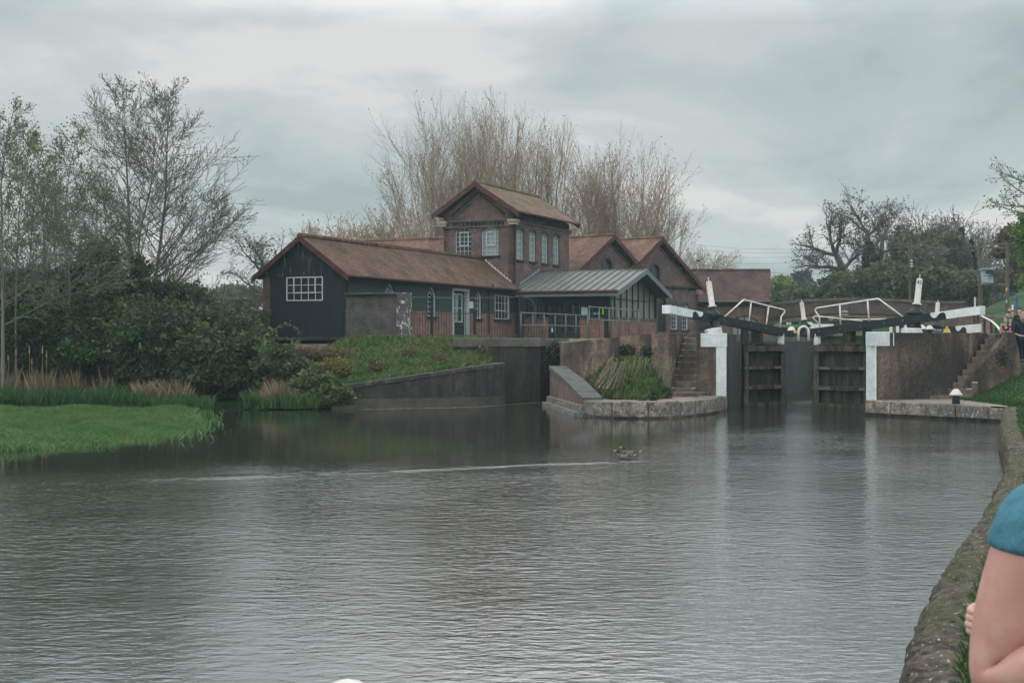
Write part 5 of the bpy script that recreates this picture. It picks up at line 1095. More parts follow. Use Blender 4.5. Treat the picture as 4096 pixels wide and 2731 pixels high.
# ------------------------------------------------------------------ vegetation
BARK_T = plain('tan_twigs', (.26, .19, .135), .9, bump=0); BARK_G = plain('grey_green_bark', (.12, .115, .095), .9, bump=.2); BARK_D = plain('dark_bark', (.085, .072, .06), .9, bump=.2); BARK_P = plain('pale_bark', (.14, .13, .11), .9, bump=.2)
L_BUD = leaf_mat('tan_buds', [(.12, .09, .055), (.18, .14, .07), (.2, .17, .08)]); L_SPR = leaf_mat('spring_leaves', [(.09, .13, .045), (.13, .18, .06), (.17, .22, .08)])
L_DK = leaf_mat('ivy_leaves', [(.022, .03, .022), (.032, .044, .03), (.044, .06, .036), (.06, .078, .045)]); L_BR = leaf_mat('bramble_leaves', [(.05, .045, .03), (.034, .045, .028), (.045, .065, .036), (.062, .085, .045), (.09, .13, .055)])
L_BRN = leaf_mat('brown_scrub', [(.075, .066, .046), (.1, .09, .06), (.125, .115, .072)]); L_OL = leaf_mat('olive_hedge', [(.055, .065, .036), (.078, .094, .046), (.105, .12, .056)]); L_YG = leaf_mat('fresh_green_leaves', [(.06, .13, .02), (.1, .2, .03), (.14, .26, .045)])
L_CON = leaf_mat('conifer_needles', [(.015, .028, .024), (.025, .042, .036), (.035, .055, .045)]); L_RUS = leaf_mat('copper_leaves', [(.09, .055, .035), (.12, .075, .045), (.15, .1, .06)]); L_MID = leaf_mat('nettle_leaves', [(.02, .05, .015), (.035, .085, .025), (.06, .13, .03)])
L_SHOOT = leaf_mat('young_bramble_leaves', [(.05, .08, .03), (.075, .115, .04), (.11, .15, .055)])
R = random.Random(11)
def rdir(d, ang, tw=None):
    d = V(d).normalized(); a = d.orthogonal().normalized(); b = d.cross(a); th = R.uniform(0, 2*math.pi) if tw is None else tw
    return (d*math.cos(ang)+(a*math.cos(th)+b*math.sin(th))*math.sin(ang)).normalized()
def branch(T, p, d, L, r, lv, S):
    """T: dict(seg=[big], tw=[twigs], tip=[]); S: per level settings (n children, angle, length ratio, tropism, wobble, nseg)"""
    nc, ang, lr_, trop, wob_, ns = S[min(lv, len(S)-1)]; pts = [V(p)]; dirs = []; d = V(d)
    r1 = r*.45
    for k in range(ns):
        d = (d+V((R.gauss(0, wob_), R.gauss(0, wob_), R.gauss(0, wob_)*.6))+V((0, 0, trop/ns))).normalized(); q = pts[-1]+d*(L/ns); ra, rb = r+(r1-r)*k/ns, r+(r1-r)*(k+1)/ns
        (T['seg'] if r > T['rt'] else T['tw']).append((pts[-1], q, max(ra, T['rm']), max(rb, T['rm']))); pts.append(q); dirs.append(d.copy())
    if lv >= T['max']:
        T['tip'].append(pts[-1]); T['tip'].append(pts[-2]); return
    for i in range(nc):
        u = T['u0'][min(lv, len(T['u0'])-1)]; f_ = u+(1-u)*(i+R.random())/nc; x = f_*ns; k = min(int(x), ns-1); q = pts[k].lerp(pts[k+1], x-k)
        branch(T, q, rdir(dirs[k], ang*R.uniform(.7, 1.25)), L*lr_*R.uniform(.65, 1.2)*(1.15-.55*f_ if T['con'] else 1), (r+(r1-r)*f_)*T['rr'], lv+1, S)
    if not T.get('notip'): branch(T, pts[-1], dirs[-1], L*lr_*.8, r1*.9, lv+1, S)
def newT(mx, rt, rm, u0, con=False, rr=.55): return dict(seg=[], tw=[], tip=[], max=mx, rt=rt, rm=rm, u0=u0, con=con, rr=rr)
def tree(label, base, T, bark, twig, leafmat=None, nleaf=0, lsize=.1, spread=.15, group=None, name='bare_tree', cat='tree'):
    th = thing(name, label, cat, base, group); segs_mesh('trunk', T['seg'], bark, th, 6)
    if T['tw']: segs_mesh('crown', T['tw'], twig, th, 3)
    if leafmat:
        tp_ = np.array([list(t_) for t_ in T['tip']]); c = tp_[rng.integers(0, len(tp_), nleaf)]+rng.normal(size=(nleaf, 3))*spread; quads_np('leaves', leaves(c, lsize), leafmat, th)
    return th
def fan_tree(label, px, topy, Y_, halfpx, stems, seed, lean=0):
    R.seed(seed); T = newT(3, .035, .0072, [.18, .2, .2], rr=.46); base = P(px, 1345, Y_); base.z = 2.2; ht = (P(px, topy, Y_).z-base.z)*.9; half = halfpx*Y_/F
    for k in range(stems):
        u = (k+.5)/stems*2-1+R.uniform(-.1, .1); a = math.atan2(half*u*.8+lean, ht*(1-.25*abs(u)))
        b_ = R.uniform(-.3, .3); d = V((math.sin(a), b_, math.cos(a))).normalized(); L = ht*(1-.22*u*u)*R.uniform(.6, .72)
        branch(T, base+V((u*half*.22, R.uniform(-.5, .5), ht*.08)), d, L, .115*R.uniform(.7, 1.1), 0, [(11, .48, .44, .28, .06, 6), (6, .5, .48, .3, .07, 4), (4, .55, .5, .25, .1, 3), (2, .5, .5, .2, .1, 2)])
    T['seg'].append((base-V((0, 0, .5)), base+V((0, 0, ht*.12)), .5, .42))
    tree(label, base, T, BARK_T, BARK_T, L_BUD, 2200, .09, .12, 'bare pollarded trees behind the buildings')
fan_tree('leftmost tall bare tree behind the brick tower, leaning out over the barn roof', 1755, 470, 101, 140, 9, 1, lean=-.9)
fan_tree('tall bare tree directly behind the tower gable', 1860, 395, 104, 150, 9, 2)
fan_tree('tall bare many stemmed tree rising behind the right half of the tower roof', 2050, 385, 99, 170, 10, 3)
fan_tree('bare tree fanning to the right just beyond the tower roof', 2190, 470, 97, 150, 7, 4, lean=1.0)
fan_tree('slender bare tree left of the pair behind the two gables', 2390, 560, 104, 110, 7, 5)
fan_tree('broad bare tree with forked dark stems above the right gable', 2500, 540, 98, 190, 8, 6, lean=.3)
fan_tree('low spreading bare tree right of the gables at the edge of the group', 2610, 760, 96, 110, 6, 8, lean=.4)
def bush_tree(label, px, topy, Y_, halfpx, seed, leafmat=L_BUD, nl=1500, twig=BARK_T, zb=None, lsize=.1, name='bare_tree', mx=3, rad=.09, spread=.2, rm=.012, stems=6):
    R.seed(seed); T = newT(mx, .03, rm, [.2, .2, .2]); base = P(px, 1345, Y_); base.z = zb if zb is not None else 2.2; ht = P(px, topy, Y_).z-base.z; half = halfpx*Y_/F
    for k in range(stems):
        u = (k+.5)/stems*2-1+R.uniform(-.1, .1); a = math.atan2(half*u, ht*.9); d = V((math.sin(a), R.uniform(-.4, .4), math.cos(a))).normalized()
        branch(T, base+V((u*half*.2, 0, 0)), d, math.hypot(half*u, ht)*.66, rad, 0, [(8, .6, .5, .15, .1, 4), (6, .65, .5, .15, .12, 3), (4, .7, .5, .1, .15, 2)])
    return tree(label, base, T, twig, twig, leafmat, nl, lsize, spread, name=name)
for a in (('small bare shrubby tree above the left end of the barn ridge', 1290, 870, 88, 75, 21), ('bare shrubby tree second along the barn ridge', 1420, 865, 92, 85, 22), ('taller bare shrubby tree in the gap before the pollards', 1530, 810, 92, 60, 23), ('low bare shrub at the foot of the leftmost pollard', 1640, 860, 90, 60, 24)): bush_tree(a[0], a[1], a[2]+45, *a[3:], stems=6, nl=1300)
bush_tree('lone rounded bare tree above the far roof left of the left candle', 2822, 1005, 150, 82, 25, nl=900, rm=.02, rad=.14)
# alders and birches on the left bank
def excurrent(label, path, Y_, side, seed, dens=1.0, leafmat=L_SPR, nleaf=3000, bark=BARK_G, r0=.1, ang=.95, up=.3, group=None, lsize=.075):
    R.seed(seed); T = newT(3, .03, .0085, [.0, .15, .15], con=False, rr=.42); pts = [P(x, y, Y_) for x, y in path]
    pts = [pts[0]-V((0, 0, max(0, pts[0].z-.4)))]+pts; n = len(pts); acc = [0]
    for k in range(1, n): acc.append(acc[-1]+(pts[k]-pts[k-1]).length)
    L = acc[-1]; r0 *= .62; rad = lambda l: max(.011, r0*(1-l/L)**.85)
    for k in range(n-1):
        for j in range(4): a, b_ = pts[k].lerp(pts[k+1], j/4), pts[k].lerp(pts[k+1], (j+1)/4); la = acc[k]+(acc[k+1]-acc[k])*j/4; T['seg'].append((a, b_, rad(la), rad(la+(acc[k+1]-acc[k])/4)))
    S = [None, (7, .7, .42, up*.7, .06, 5), (5, .75, .48, up*.5, .1, 3), (3, .7, .5, .1, .12, 2)]
    m = int(34*dens)
    for i in range(m):
        f_ = .24+.75*(i+R.random())/m; l = f_*L; k = max(q for q in range(n-1) if acc[q] <= l); a = pts[k].lerp(pts[k+1], (l-acc[k])/(acc[k+1]-acc[k])); az = R.uniform(0, 2*math.pi)
        ln = side*(1.04-f_)**.72*R.uniform(.6, 1.1)*min(1, .5+f_); d = V((math.cos(az), math.sin(az)*.8, .35+.5*f_)).normalized(); branch(T, a, d, ln, min(rad(l)*.45, .035), 1, S)
    return tree(label, pts[0], T, bark, BARK_G, leafmat, int(nleaf*.33), lsize, .13, group)
AG = 'slim trees on the left bank'
excurrent('tall bare tree with the topmost crown left of the barn', [(540, 1150), (522, 1000), (512, 760), (500, 560), (490, 340)], 58, 5.4, 31, 1.35, r0=.17, group=AG, nleaf=2600)
excurrent('slanting second stem between the two tallest left bank trees', [(545, 1100), (560, 930), (605, 740), (622, 560), (630, 370)], 57.5, 4.0, 32, 1.0, r0=.13, group=AG, nleaf=1800)
excurrent('tall bare tree nearest the barn with long branches reaching right', [(622, 1110), (638, 1000), (662, 800), (668, 600), (674, 370)], 58.5, 5.8, 33, 1.4, r0=.18, group=AG, nleaf=3000)
excurrent('low leaning bare tree spreading towards the barn gable', [(690, 1150), (740, 1090), (800, 1000), (850, 900), (880, 800)], 59, 4.4, 34, 1.0, r0=.12, group=AG, nleaf=2600)
excurrent('young tree in pale green leaf with a pointed crown left of the tallest pair', [(278, 1180), (272, 1000), (262, 800), (285, 650), (318, 505)], 52, 3.6, 35, .9, r0=.11, group=AG, nleaf=6000)
excurrent('pale stemmed tree in light leaf at the far left edge', [(12, 1250), (8, 1000), (4, 750), (20, 600), (52, 455)], 50, 4.6, 36, 1.2, bark=BARK_P, r0=.13, group=AG, nleaf=8000)
excurrent('leafy slim tree second from the left edge with a leaning top', [(64, 1200), (68, 1000), (80, 800), (105, 640), (130, 540)], 51, 3.4, 37, .85, bark=BARK_P, r0=.1, group=AG, nleaf=7000)
excurrent('bushy leafing tree third from the left edge', [(182, 1180), (178, 1000), (170, 850), (160, 740), (150, 600)], 54, 3.6, 38, .8, r0=.1, group=AG, nleaf=5000)
excurrent('low thin tree between the pointed tree and the tallest tree', [(400, 1180), (410, 1050), (430, 950), (420, 850), (425, 760)], 55, 3.0, 39, 1.0, r0=.08, group=AG, nleaf=3500)
excurrent('short leafing tree behind the first two pale stems', [(118, 1180), (120, 1020), (128, 900), (110, 800), (112, 700)], 60, 3.8, 40, .8, r0=.09, group=AG, nleaf=7000)
excurrent('short bushy tree filling the gap before the pointed tree', [(230, 1180), (222, 1050), (215, 950), (222, 850), (225, 760)], 60, 3.8, 41, .8, r0=.09, group=AG, nleaf=6000)
def clump(n, c, rx, ry, rz, seed, shell=.55, lump=.35):
    """points in a lumpy ellipsoid, denser to the outside"""
    g_ = np.random.default_rng(seed); d = g_.normal(size=(n, 3)); d /= np.linalg.norm(d, axis=1)[:, None]; k = g_.normal(size=(7, 3))*1.7; ph = g_.uniform(0, 6.28, 7)
    f_ = 1+lump*np.sin(d@k.T*2.2+ph).sum(1)/4.5; rr_ = (shell+(1-shell)*g_.random(n)**.7)*f_; q = d*rr_[:, None]*np.array([rx, ry, rz])+np.array(c); return q+g_.normal(size=(n, 3))*.06
def bush(label, px, cy, Y_, hw, hh, dep, n, mat, seed, size=.11, name='bramble_bush', cat='bush', group=None, stems=BARK_D, nst=60, lump=.35, zmin=.02):
    """bush centred at photo (px, cy), half width and height in photo pixels, depth half-extent in metres"""
    c = P(px, cy, Y_); k = Y_/F; th = thing(name, label, cat, (c.x, c.y, max(.1, c.z-hh*k)), group)
    q = clump(n, c, hw*k, dep, hh*k, seed, lump=lump); q = q[q[:, 2] > zmin]; quads_np('foliage', leaves(q, size), mat, th)
    R.seed(seed); sg = []
    for i in range(nst):
        a = V((c.x+R.uniform(-.7, .7)*hw*k, c.y+R.uniform(-.5, .5)*dep, max(.05, c.z-hh*k*.95))); e = V(q[R.randrange(len(q))]); m_ = a.lerp(e, .5)+V((R.uniform(-.3, .3), R.uniform(-.2, .2), .3)); sg += [(a, m_, .014, .011), (m_, e, .011, .006)]
    if name == 'bramble_bush':
        lf = []
        for i in range(34):
            e = V(q[R.randrange(len(q))])-c; e = V((e.x, -abs(e.y) if R.random() < .7 else e.y, abs(e.z)*.9 if R.random() < .6 else e.z)); a = c+e*.85; tip_ = c+e*R.uniform(1.12, 1.4)+V((R.uniform(-.3, .3), R.uniform(-.3, 0), R.uniform(-.15, .3)))
            if tip_.z < .1: continue
            m_ = a.lerp(tip_, .6)+V((0, 0, .18)); sg += [(a, m_, .011, .009), (m_, tip_, .009, .005)]; lf += [list((a.lerp(m_, R.random()) if R.random() < .5 else m_.lerp(tip_, R.random()))+V((R.gauss(0, .05), R.gauss(0, .05), R.gauss(0, .05)))) for _ in range(26)]
        quads_np('shoots', leaves(np.array(lf), .12), L_SHOOT, th)
    if sg: segs_mesh('stems', sg, stems, th, 3)
    return th
BG = 'bramble and ivy thicket on the left bank'
bush('dark ivy covered thicket at the foot of the tallest trees', 600, 1210, 56, 240, 100, 1.8, 11000, L_DK, 51, group=BG)
bush('dark holly like bush left of the tallest trees', 260, 1190, 54, 190, 120, 1.8, 12000, L_DK, 52, group=BG)
bush('dark undergrowth behind the pale stems at the left edge', 40, 1190, 55, 140, 110, 1.8, 9000, L_DK, 53, group=BG)
bush('conical olive green shrub in front of the trees', 400, 1130, 54.5, 85, 150, 1.0, 7000, L_OL, 54, group=BG)
bush('ivy bush round the base of the tree nearest the barn', 740, 1190, 57, 95, 60, 1.3, 2600, L_DK, 67, group=BG, nst=30)
bush('ivy cloaking the lower stem between the two tallest trees', 560, 1090, 57.6, 45, 50, .5, 1300, L_DK, 68, group=BG, nst=20)
bush('broad bramble bush hanging over the reeds at the far left', 90, 1400, 52.3, 200, 170, 1.4, 20000, L_BR, 55, group=BG)
bush('large bramble bush with bright green sprays above the middle reeds', 330, 1390, 52, 200, 180, 1.5, 22000, L_BR, 56, group=BG)
bush('big dark bramble bush overhanging the water', 620, 1410, 51.4, 210, 190, 1.6, 24000, L_BR, 57, group=BG)
bush('rounded dark green bramble bush nearest the black barn gable', 900, 1440, 50.6, 210, 160, 1.6, 22000, L_BR, 58, group=BG)
bush('low bramble bush below the concrete base of the barn', 1120, 1500, 50.0, 150, 120, 1.2, 13000, L_BR, 59, group=BG)
bush('dark weedy bush covering the low left end of the retaining wall', 1335, 1590, 48.6, 75, 42, .5, 3500, L_OL, 66, group=BG)
bush('straggling bush where the brambles meet the grass bank', 1260, 1560, 49.2, 95, 75, .8, 6000, L_OL, 60, group=BG)
bush('greyish scrub between the brambles and the field', 960, 1300, 60, 110, 70, 1.8, 6000, L_OL, 61, group=BG, size=.13)
bush('thicket top behind the large bramble bush', 480, 1280, 54, 200, 90, 1.8, 12000, L_OL, 62, group=BG)
bush('thicket top behind the big dark bramble bush', 780, 1290, 54.5, 170, 80, 1.5, 9000, L_BR, 63, group=BG)
for px, cy, hw_, hh_, sd_, lb in ((270, 1390, 26, 18, 1, 'small bright green spray on the bramble face above the tall bulrushes'), (520, 1350, 40, 16, 2, 'wide bright green spray at the top of the big dark bramble'), (330, 1420, 60, 24, 3, 'largest bright green spray above the middle reeds'), (120, 1250, 45, 26, 4, 'bright green spray below the pale stems at the left')):
    bush(lb, px, cy, 50.2, hw_, hh_, .35, 700, L_MID, 80+sd_, group='fresh green sprays on the brambles', size=.13, nst=6, name='leafy_spray', cat='leafy spray')
# arching bramble shoots before the black gable
th = thing('bramble_shoot', 'long bramble shoots arching in front of the black gable', 'bramble shoot', P(1080, 1345, 52)); sg = []; R.seed(5); lc = []
for path in ([(1050, 1340), (1110, 1312), (1150, 1298), (1185, 1312), (1200, 1330)], [(1185, 1370), (1195, 1345), (1208, 1325)], [(1060, 1380), (1100, 1352), (1140, 1350), (1170, 1356)]):
    pts = [P(x, y, 52) for x, y in path]; MB().tube(pts, .009, 5).build('stem', BARK_D, th)
    for a, c in zip(pts, pts[1:]):
        sg.append((a, c, .009, .008)); lc += [list(a.lerp(c, R.random())+V((R.uniform(-.06, .06), 0, R.uniform(-.06, .06)))) for _ in range(9)]
quads_np('foliage', leaves(np.array(lc), .11), L_OL, th)
# brown reeds
REED = leaf_mat('dead_reeds', [(.1, .075, .05), (.2, .15, .095), (.28, .215, .14)], trans=.15)
def blades(n, xy, z0, h_, w_, lean=.25, seed=1):
    g_ = np.random.default_rng(seed); b0 = np.column_stack([xy, z0 if np.ndim(z0) else np.full(n, z0)]); H_ = h_*g_.uniform(.5, 1.15, n); az = g_.uniform(0, 6.28, n); ld = g_.normal(size=(n, 2))*lean
    wv = np.column_stack([np.cos(az), np.sin(az), np.zeros(n)])*w_; tip = b0+np.column_stack([ld*H_[:, None], H_]); mid = b0+np.column_stack([ld*H_[:, None]*.3, H_*.55])
    return np.stack([b0-wv/2, b0+wv/2, mid+wv*.35, tip], 1)
def reeds(label, x0, x1, Y0, Y1, n, h_, seed, mat=REED, lean=.11, w_=.013, z0=.05, name='dead_reeds'):
    g_ = np.random.default_rng(seed); Yv = g_.uniform(Y0, Y1, n); px = g_.uniform(x0, x1, n); cl_ = np.sin(px*.031+seed)+.6*np.sin(px*.083+seed*2); keep = cl_+g_.normal(size=n)*1.2 > -.6; px, Yv = px[keep], Yv[keep]
    px = px+g_.normal(size=len(px))*10; xy = np.column_stack([(px-CX)*Yv/F, Yv]); hv = h_*(.6+.12*np.sin(px*.043+seed)+.08*np.sin(px*.17+Yv*3)+.3*g_.random(len(px))); return quads_np(name, blades(len(xy), xy, z0, hv, w_, lean, seed), mat, None, label=label, kind='stuff')
reeds('dead straw coloured reeds at the far left edge of the bank', 20, 330, 49.9, 51, 2400, 1.35, 1); reeds('sparser dead reeds beside the first clump', 330, 470, 49.9, 51, 500, 1.2, 2)
reeds('dead reeds in front of the middle of the thicket', 560, 760, 48.9, 50, 2200, 1.0, 3, lean=.25); reeds('sparse dead reeds at the foot of the last bramble', 1040, 1150, 48.2, 49, 1200, .95, 4, lean=.2); reeds('few dead reeds beside the grass bank', 1160, 1230, 48.2, 48.7, 220, .7, 44, lean=.25)
for k, (x, y0, y1, lb) in enumerate(((32, 1418, 1560, 'left leaning bulrush at the far left'), (64, 1396, 1560, 'tall straight bulrush second from left'), (117, 1384, 1560, 'tall bulrush third from left'), (127, 1435, 1560, 'short bulrush just right of the third'), (170, 1384, 1565, 'tall bulrush with a thick pale head'), (186, 1400, 1565, 'rightmost tall bulrush of the group'))):
    p, q = P(x+(8 if k == 0 else 2), y1, 49.9), P(x, y0, 49.9); th = thing('bulrush', lb, 'bulrush', p, 'bulrush stems over the brambles'); MB().tube([p, q], [.012, .009], 6).build('stem', REED, th); MB().tube([q-(q-p)*.16, q], [.022, .012], 6).build('seed_head', plain('bulrush_head', (.3, .19, .12), .9), th)
# floating grass mat
GRS = leaf_mat('lush_water_grass', [(.045, .11, .032), (.07, .15, .045), (.1, .19, .06), (.15, .22, .085)], trans=.3); GRD = leaf_mat('dark_sedge', [(.03, .075, .028), (.045, .11, .035), (.07, .14, .045)], trans=.3)
edge = [(0, 1822), (120, 1812), (250, 1806), (420, 1790), (560, 1782), (640, 1765), (735, 1752), (700, 1720), (800, 1668), (700, 1660), (830, 1640)]
def Yof(y): return H*F/(y-CY)
n = 85000; g_ = np.random.default_rng(5); px = g_.uniform(-120, 715, n); far = np.interp(px, [-120, 400, 700, 800], [50.5, 50.0, 49.0, 48]); yb = np.interp(px, [-120, 0, 120, 250, 420, 560, 640, 735, 800], [1818, 1810, 1800, 1794, 1778, 1764, 1748, 1728, 1650])
near_ = H*F/(yb-CY); u_ = g_.random(n)**.75; Yv = near_+(far-near_)*u_; xy = np.column_stack([(px-CX)*Yv/F, Yv]); jit = g_.normal(size=(n, 2))*np.array([.35, .3]); xy += jit; far_j = g_.random(n) < .12; xy[far_j] += g_.normal(size=(far_j.sum(), 2))*[.5, .5]
dens = np.sin(xy[:, 0]*1.3)+np.sin(xy[:, 1]*1.1+xy[:, 0]*.6); keep = (dens+g_.normal(size=n) > -1.3)|(u_ > .25); xy = xy[keep]; hgt_ = np.full(len(xy), .30)
quads_np('water_grass', blades(len(xy), xy, .0, .15+.07*np.sin(xy[:, 0]*2.1+xy[:, 1])*np.sin(xy[:, 1]*1.3), .02, .6, 6), GRS, None, label='bright green floating grass mat growing into the canal at the left', kind='stuff')
pm = [(-17.5, 50.5)]+[((x-CX)*Yof(y)/F*1.0, Yof(y)+.5) for x, y in ((-150, 1790), (0, 1782), (120, 1768), (250, 1765), (420, 1745), (520, 1740), (600, 1712), (640, 1700), (660, 1684), (700, 1662))]+[(-11.2, 49.6)]
flat('grass_mat', pm, .02, wmat('wet_grass_mat', (.02, .05, .015), (.035, .08, .02), scale=3), kind='stuff', label='wet matted base of the floating grass')
reeds('taller dark green sedge along the foot of the left thicket', -60, 560, 48.2, 50.6, 9000, .75, 7, mat=GRD, lean=.25, w_=.03, name='sedge'); reeds('green sedge at the foot of the middle brambles', 560, 840, 47.4, 49, 2600, .55, 8, mat=GRD, lean=.25, w_=.03, name='sedge'); reeds('green sedge below the last bramble bush', 980, 1260, 47.7, 48.4, 2300, .6, 9, mat=GRD, lean=.25, w_=.035, name='sedge')
# grass on the bank below the barn and on the platform
GB = leaf_mat('bank_grass', [(.025, .06, .015), (.04, .09, .02), (.06, .12, .025), (.13, .13, .05), (.2, .15, .07)], trans=.2)
n = 26000; x = g_.uniform(-11.5, .2, n); y = g_.uniform(48.8, 58, n); z = np.array([ground(a, b_) for a, b_ in zip(x, y)]); k_ = (z > .6)&(y < 57.9+.3*(x+6)); xy = np.column_stack([x, y])[k_]; quads_np('bank_grass', blades(len(xy), xy, z[k_]-.03, .17, .05, .5, 10), GB, None, label='rough mixed grass on the bank below the barn', kind='stuff')
DRY = leaf_mat('dry_bank_weeds', [(.08, .055, .04), (.13, .095, .06), (.17, .13, .06)])
bush('dry brown weeds in front of the concrete barn base', 1270, 1418, 53.5, 150, 30, .8, 1500, DRY, 91, name='weed_patch', cat='weeds', size=.09, nst=120, stems=plain('dry_stems', (.12, .085, .065), .9), lump=.5)
bush('yellow flowering gorse like patch at the left foot of the grass bank', 1330, 1470, 51, 70, 38, .7, 1500, leaf_mat('gorse', [(.05, .07, .02), (.12, .11, .03), (.22, .15, .03)]), 92, name='weed_patch', cat='weeds', size=.09, nst=10)
for a in ((1500, 1470, 51.5), (1640, 1420, 53.5), (1930, 1400, 54), (1905, 1455, 52.4), (1760, 1440, 52.5)):
    bush('tuft of dry grass %s' % {1500: 'on the bank below the dark yard wall', 1640: 'on the bank below the limewashed pier', 1930: 'against the channel coping stones', 1905: 'above the high end of the sloping wall', 1760: 'in the middle of the grass bank'}[a[0]], a[0], a[1], a[2], 22, 14, .3, 350, DRY, a[0], name='dry_tuft', cat='grass tuft', group='dry tufts on the grass bank', size=.09, nst=25, stems=DRY)
# platform grass mound
n = 60; b = MB(); gx = np.linspace(1.6, 6.2, 24); gy = np.linspace(44.8, 52, 36)
from mathutils.geometry import intersect_point_tri_2d
def inpoly(x, y, poly):
    c = False; j = len(poly)-1
    for i in range(len(poly)):
        if (poly[i][1] > y) != (poly[j][1] > y) and x < (poly[j][0]-poly[i][0])*(y-poly[i][1])/(poly[j][1]-poly[i][1])+poly[i][0]: c = not c
        j = i
    return c
gpoly = [(2.15, 50.8), (2.55, 46.9), (3.2, 45.0), (4.4, 44.7), (5.2, 46.2), (5.2, 48.6), (4.5, 49.3), (3.0, 50.4)]
def gz(x, y):
    d = min(math.hypot(x-q[0], y-q[1]) for q in [((gpoly[i][0]*(1-u)+gpoly[(i+1) % 8][0]*u), (gpoly[i][1]*(1-u)+gpoly[(i+1) % 8][1]*u)) for i in (0, 1, 2, 3) for u in (0, .25, .5, .75)])
    d = min(d, abs(5.3-x)*1.6)
    return .47+(1.15*sm(d/1.6) if inpoly(x, y, gpoly) else -.05)
b.v = [V((x, y, gz(x, y))) for y in gy for x in gx]; b.f = [(j*24+i, j*24+i+1, (j+1)*24+i+1, (j+1)*24+i) for j in range(35) for i in range(23) if inpoly(gx[i]+.1, gy[j]+.1, gpoly)]
b.build('platform_grass', GRASSG, None, smooth=True, kind='stuff', label='grass mound on the platform between quay and lock wall')
n = 9000; x = g_.uniform(2, 5.4, n); y = g_.uniform(44.6, 50.8, n); k_ = np.array([inpoly(a, c, gpoly) for a, c in zip(x, y)]); x, y = x[k_], y[k_]; z = np.array([gz(a, c)-.03 for a, c in zip(x, y)]); quads_np('platform_grass', blades(len(x), np.column_stack([x, y]), z, .24, .045, .4, 12), GB, None, label='longer grass growing on the platform mound', kind='stuff')
bush('dark ivy hanging on the concrete wall above the middle of the paling fence', 2505, 1402, 49.5, 34, 18, .2, 900, L_DK, 93, name='wall_ivy', cat='ivy', size=.08, nst=8, lump=.9)
bush('rounded ivy clump on the wall above the right half of the paling fence', 2598, 1408, 48.9, 24, 18, .2, 700, L_DK, 94, name='wall_ivy', cat='ivy', size=.08, nst=8, lump=.8)
bush('ivy and ferns trailing down the dark channel corner', 2215, 1440, 56.5, 32, 80, .5, 1800, L_DK, 95, name='wall_ivy', cat='ivy', size=.1, nst=8)
bush('green flowering weed on the quay edge in front of the steps', 2612, 1578, 43.8, 20, 28, .25, 550, L_MID, 96, name='quay_weed', cat='weed', size=.07, nst=14, stems=L_MID)
bush('low green weed on the quay edge left of the flowering one', 2570, 1600, 43.2, 14, 8, .15, 160, L_MID, 97, name='quay_weed', cat='weed', size=.06, nst=4)
bush('dark green weeds at the right foot of the paling fence', 2655, 1568, 46, 26, 14, .3, 500, L_DK, 98, name='quay_weed', cat='weed', size=.07, nst=4)
bush('ivy trailing beside the right hand steps', 4010, 1430, 46.0, 26, 34, .15, 260, L_DK, 99, name='wall_ivy', cat='ivy', size=.08, nst=4)
# near grass on the right bank
n = 30000; Yv = g_.uniform(5.5, 13, n)**1.0; off = g_.uniform(.4, 3.0, n); bx = np.interp(Yv, [a for a, c in BX], [c for a, c in BX]); x = bx+off; z = np.array([ground(a, c) for a, c in zip(x, Yv)]); xy = np.column_stack([x, Yv])
quads_np('lawn_grass', blades(n, xy, np.maximum(z-.01, .455), .07, .007, .4, 14), leaf_mat('lawn_blades', [(.02, .055, .012), (.03, .08, .018), (.045, .11, .022)], trans=.25), None, label='short lawn grass close to the camera along the bank edge', kind='stuff')
n = 36000; Yv = 13+27*g_.random(n)**.8; off = g_.uniform(.42, 6.0, n); bx = np.interp(Yv, [a for a, c in BX], [c for a, c in BX]); x = bx+off; z = np.array([ground(a, c) for a, c in zip(x, Yv)])
x2 = g_.uniform(14.2, 19, 14000); y2 = g_.uniform(40.5, 47.5, 14000); z2_ = np.array([ground(a, c) for a, c in zip(x2, y2)])
quads_np('lawn_grass', blades(n+14000, np.column_stack([np.r_[x, x2], np.r_[Yv, y2]]), np.maximum(np.r_[z, z2_]-.01, .45), .08, .02, .4, 15), leaf_mat('far_lawn_blades', [(.014, .045, .012), (.022, .06, .015), (.034, .085, .02)], trans=.2), None, label='mown lawn running up to the right lock wall', kind='stuff')

# a thin line of foam drifting from the weir along the retaining wall
g_ = np.random.default_rng(77); n = 420; u = g_.random(n)**.7; fx = -5.2+6.2*u; fy = np.interp(fx, [-5.2, -1.3, 1.0], [48.0, 49.7, 53.6])+g_.normal(size=n)*.09; a_ = g_.uniform(.04, .16, n); b_f = g_.uniform(.02, .05, n); c_f = np.column_stack([fx, fy, np.full(n, .006)])
e1 = np.array([1, .35, 0]); e2 = np.array([-.35, 1, 0]); quads_np('foam', np.stack([c_f-e1*a_[:, None], c_f-e2*b_f[:, None], c_f+e1*a_[:, None], c_f+e2*b_f[:, None]], 1), plain('pale_foam', (.3, .27, .2), .8), None, kind='stuff', label='thin line of pale foam along the retaining wall')
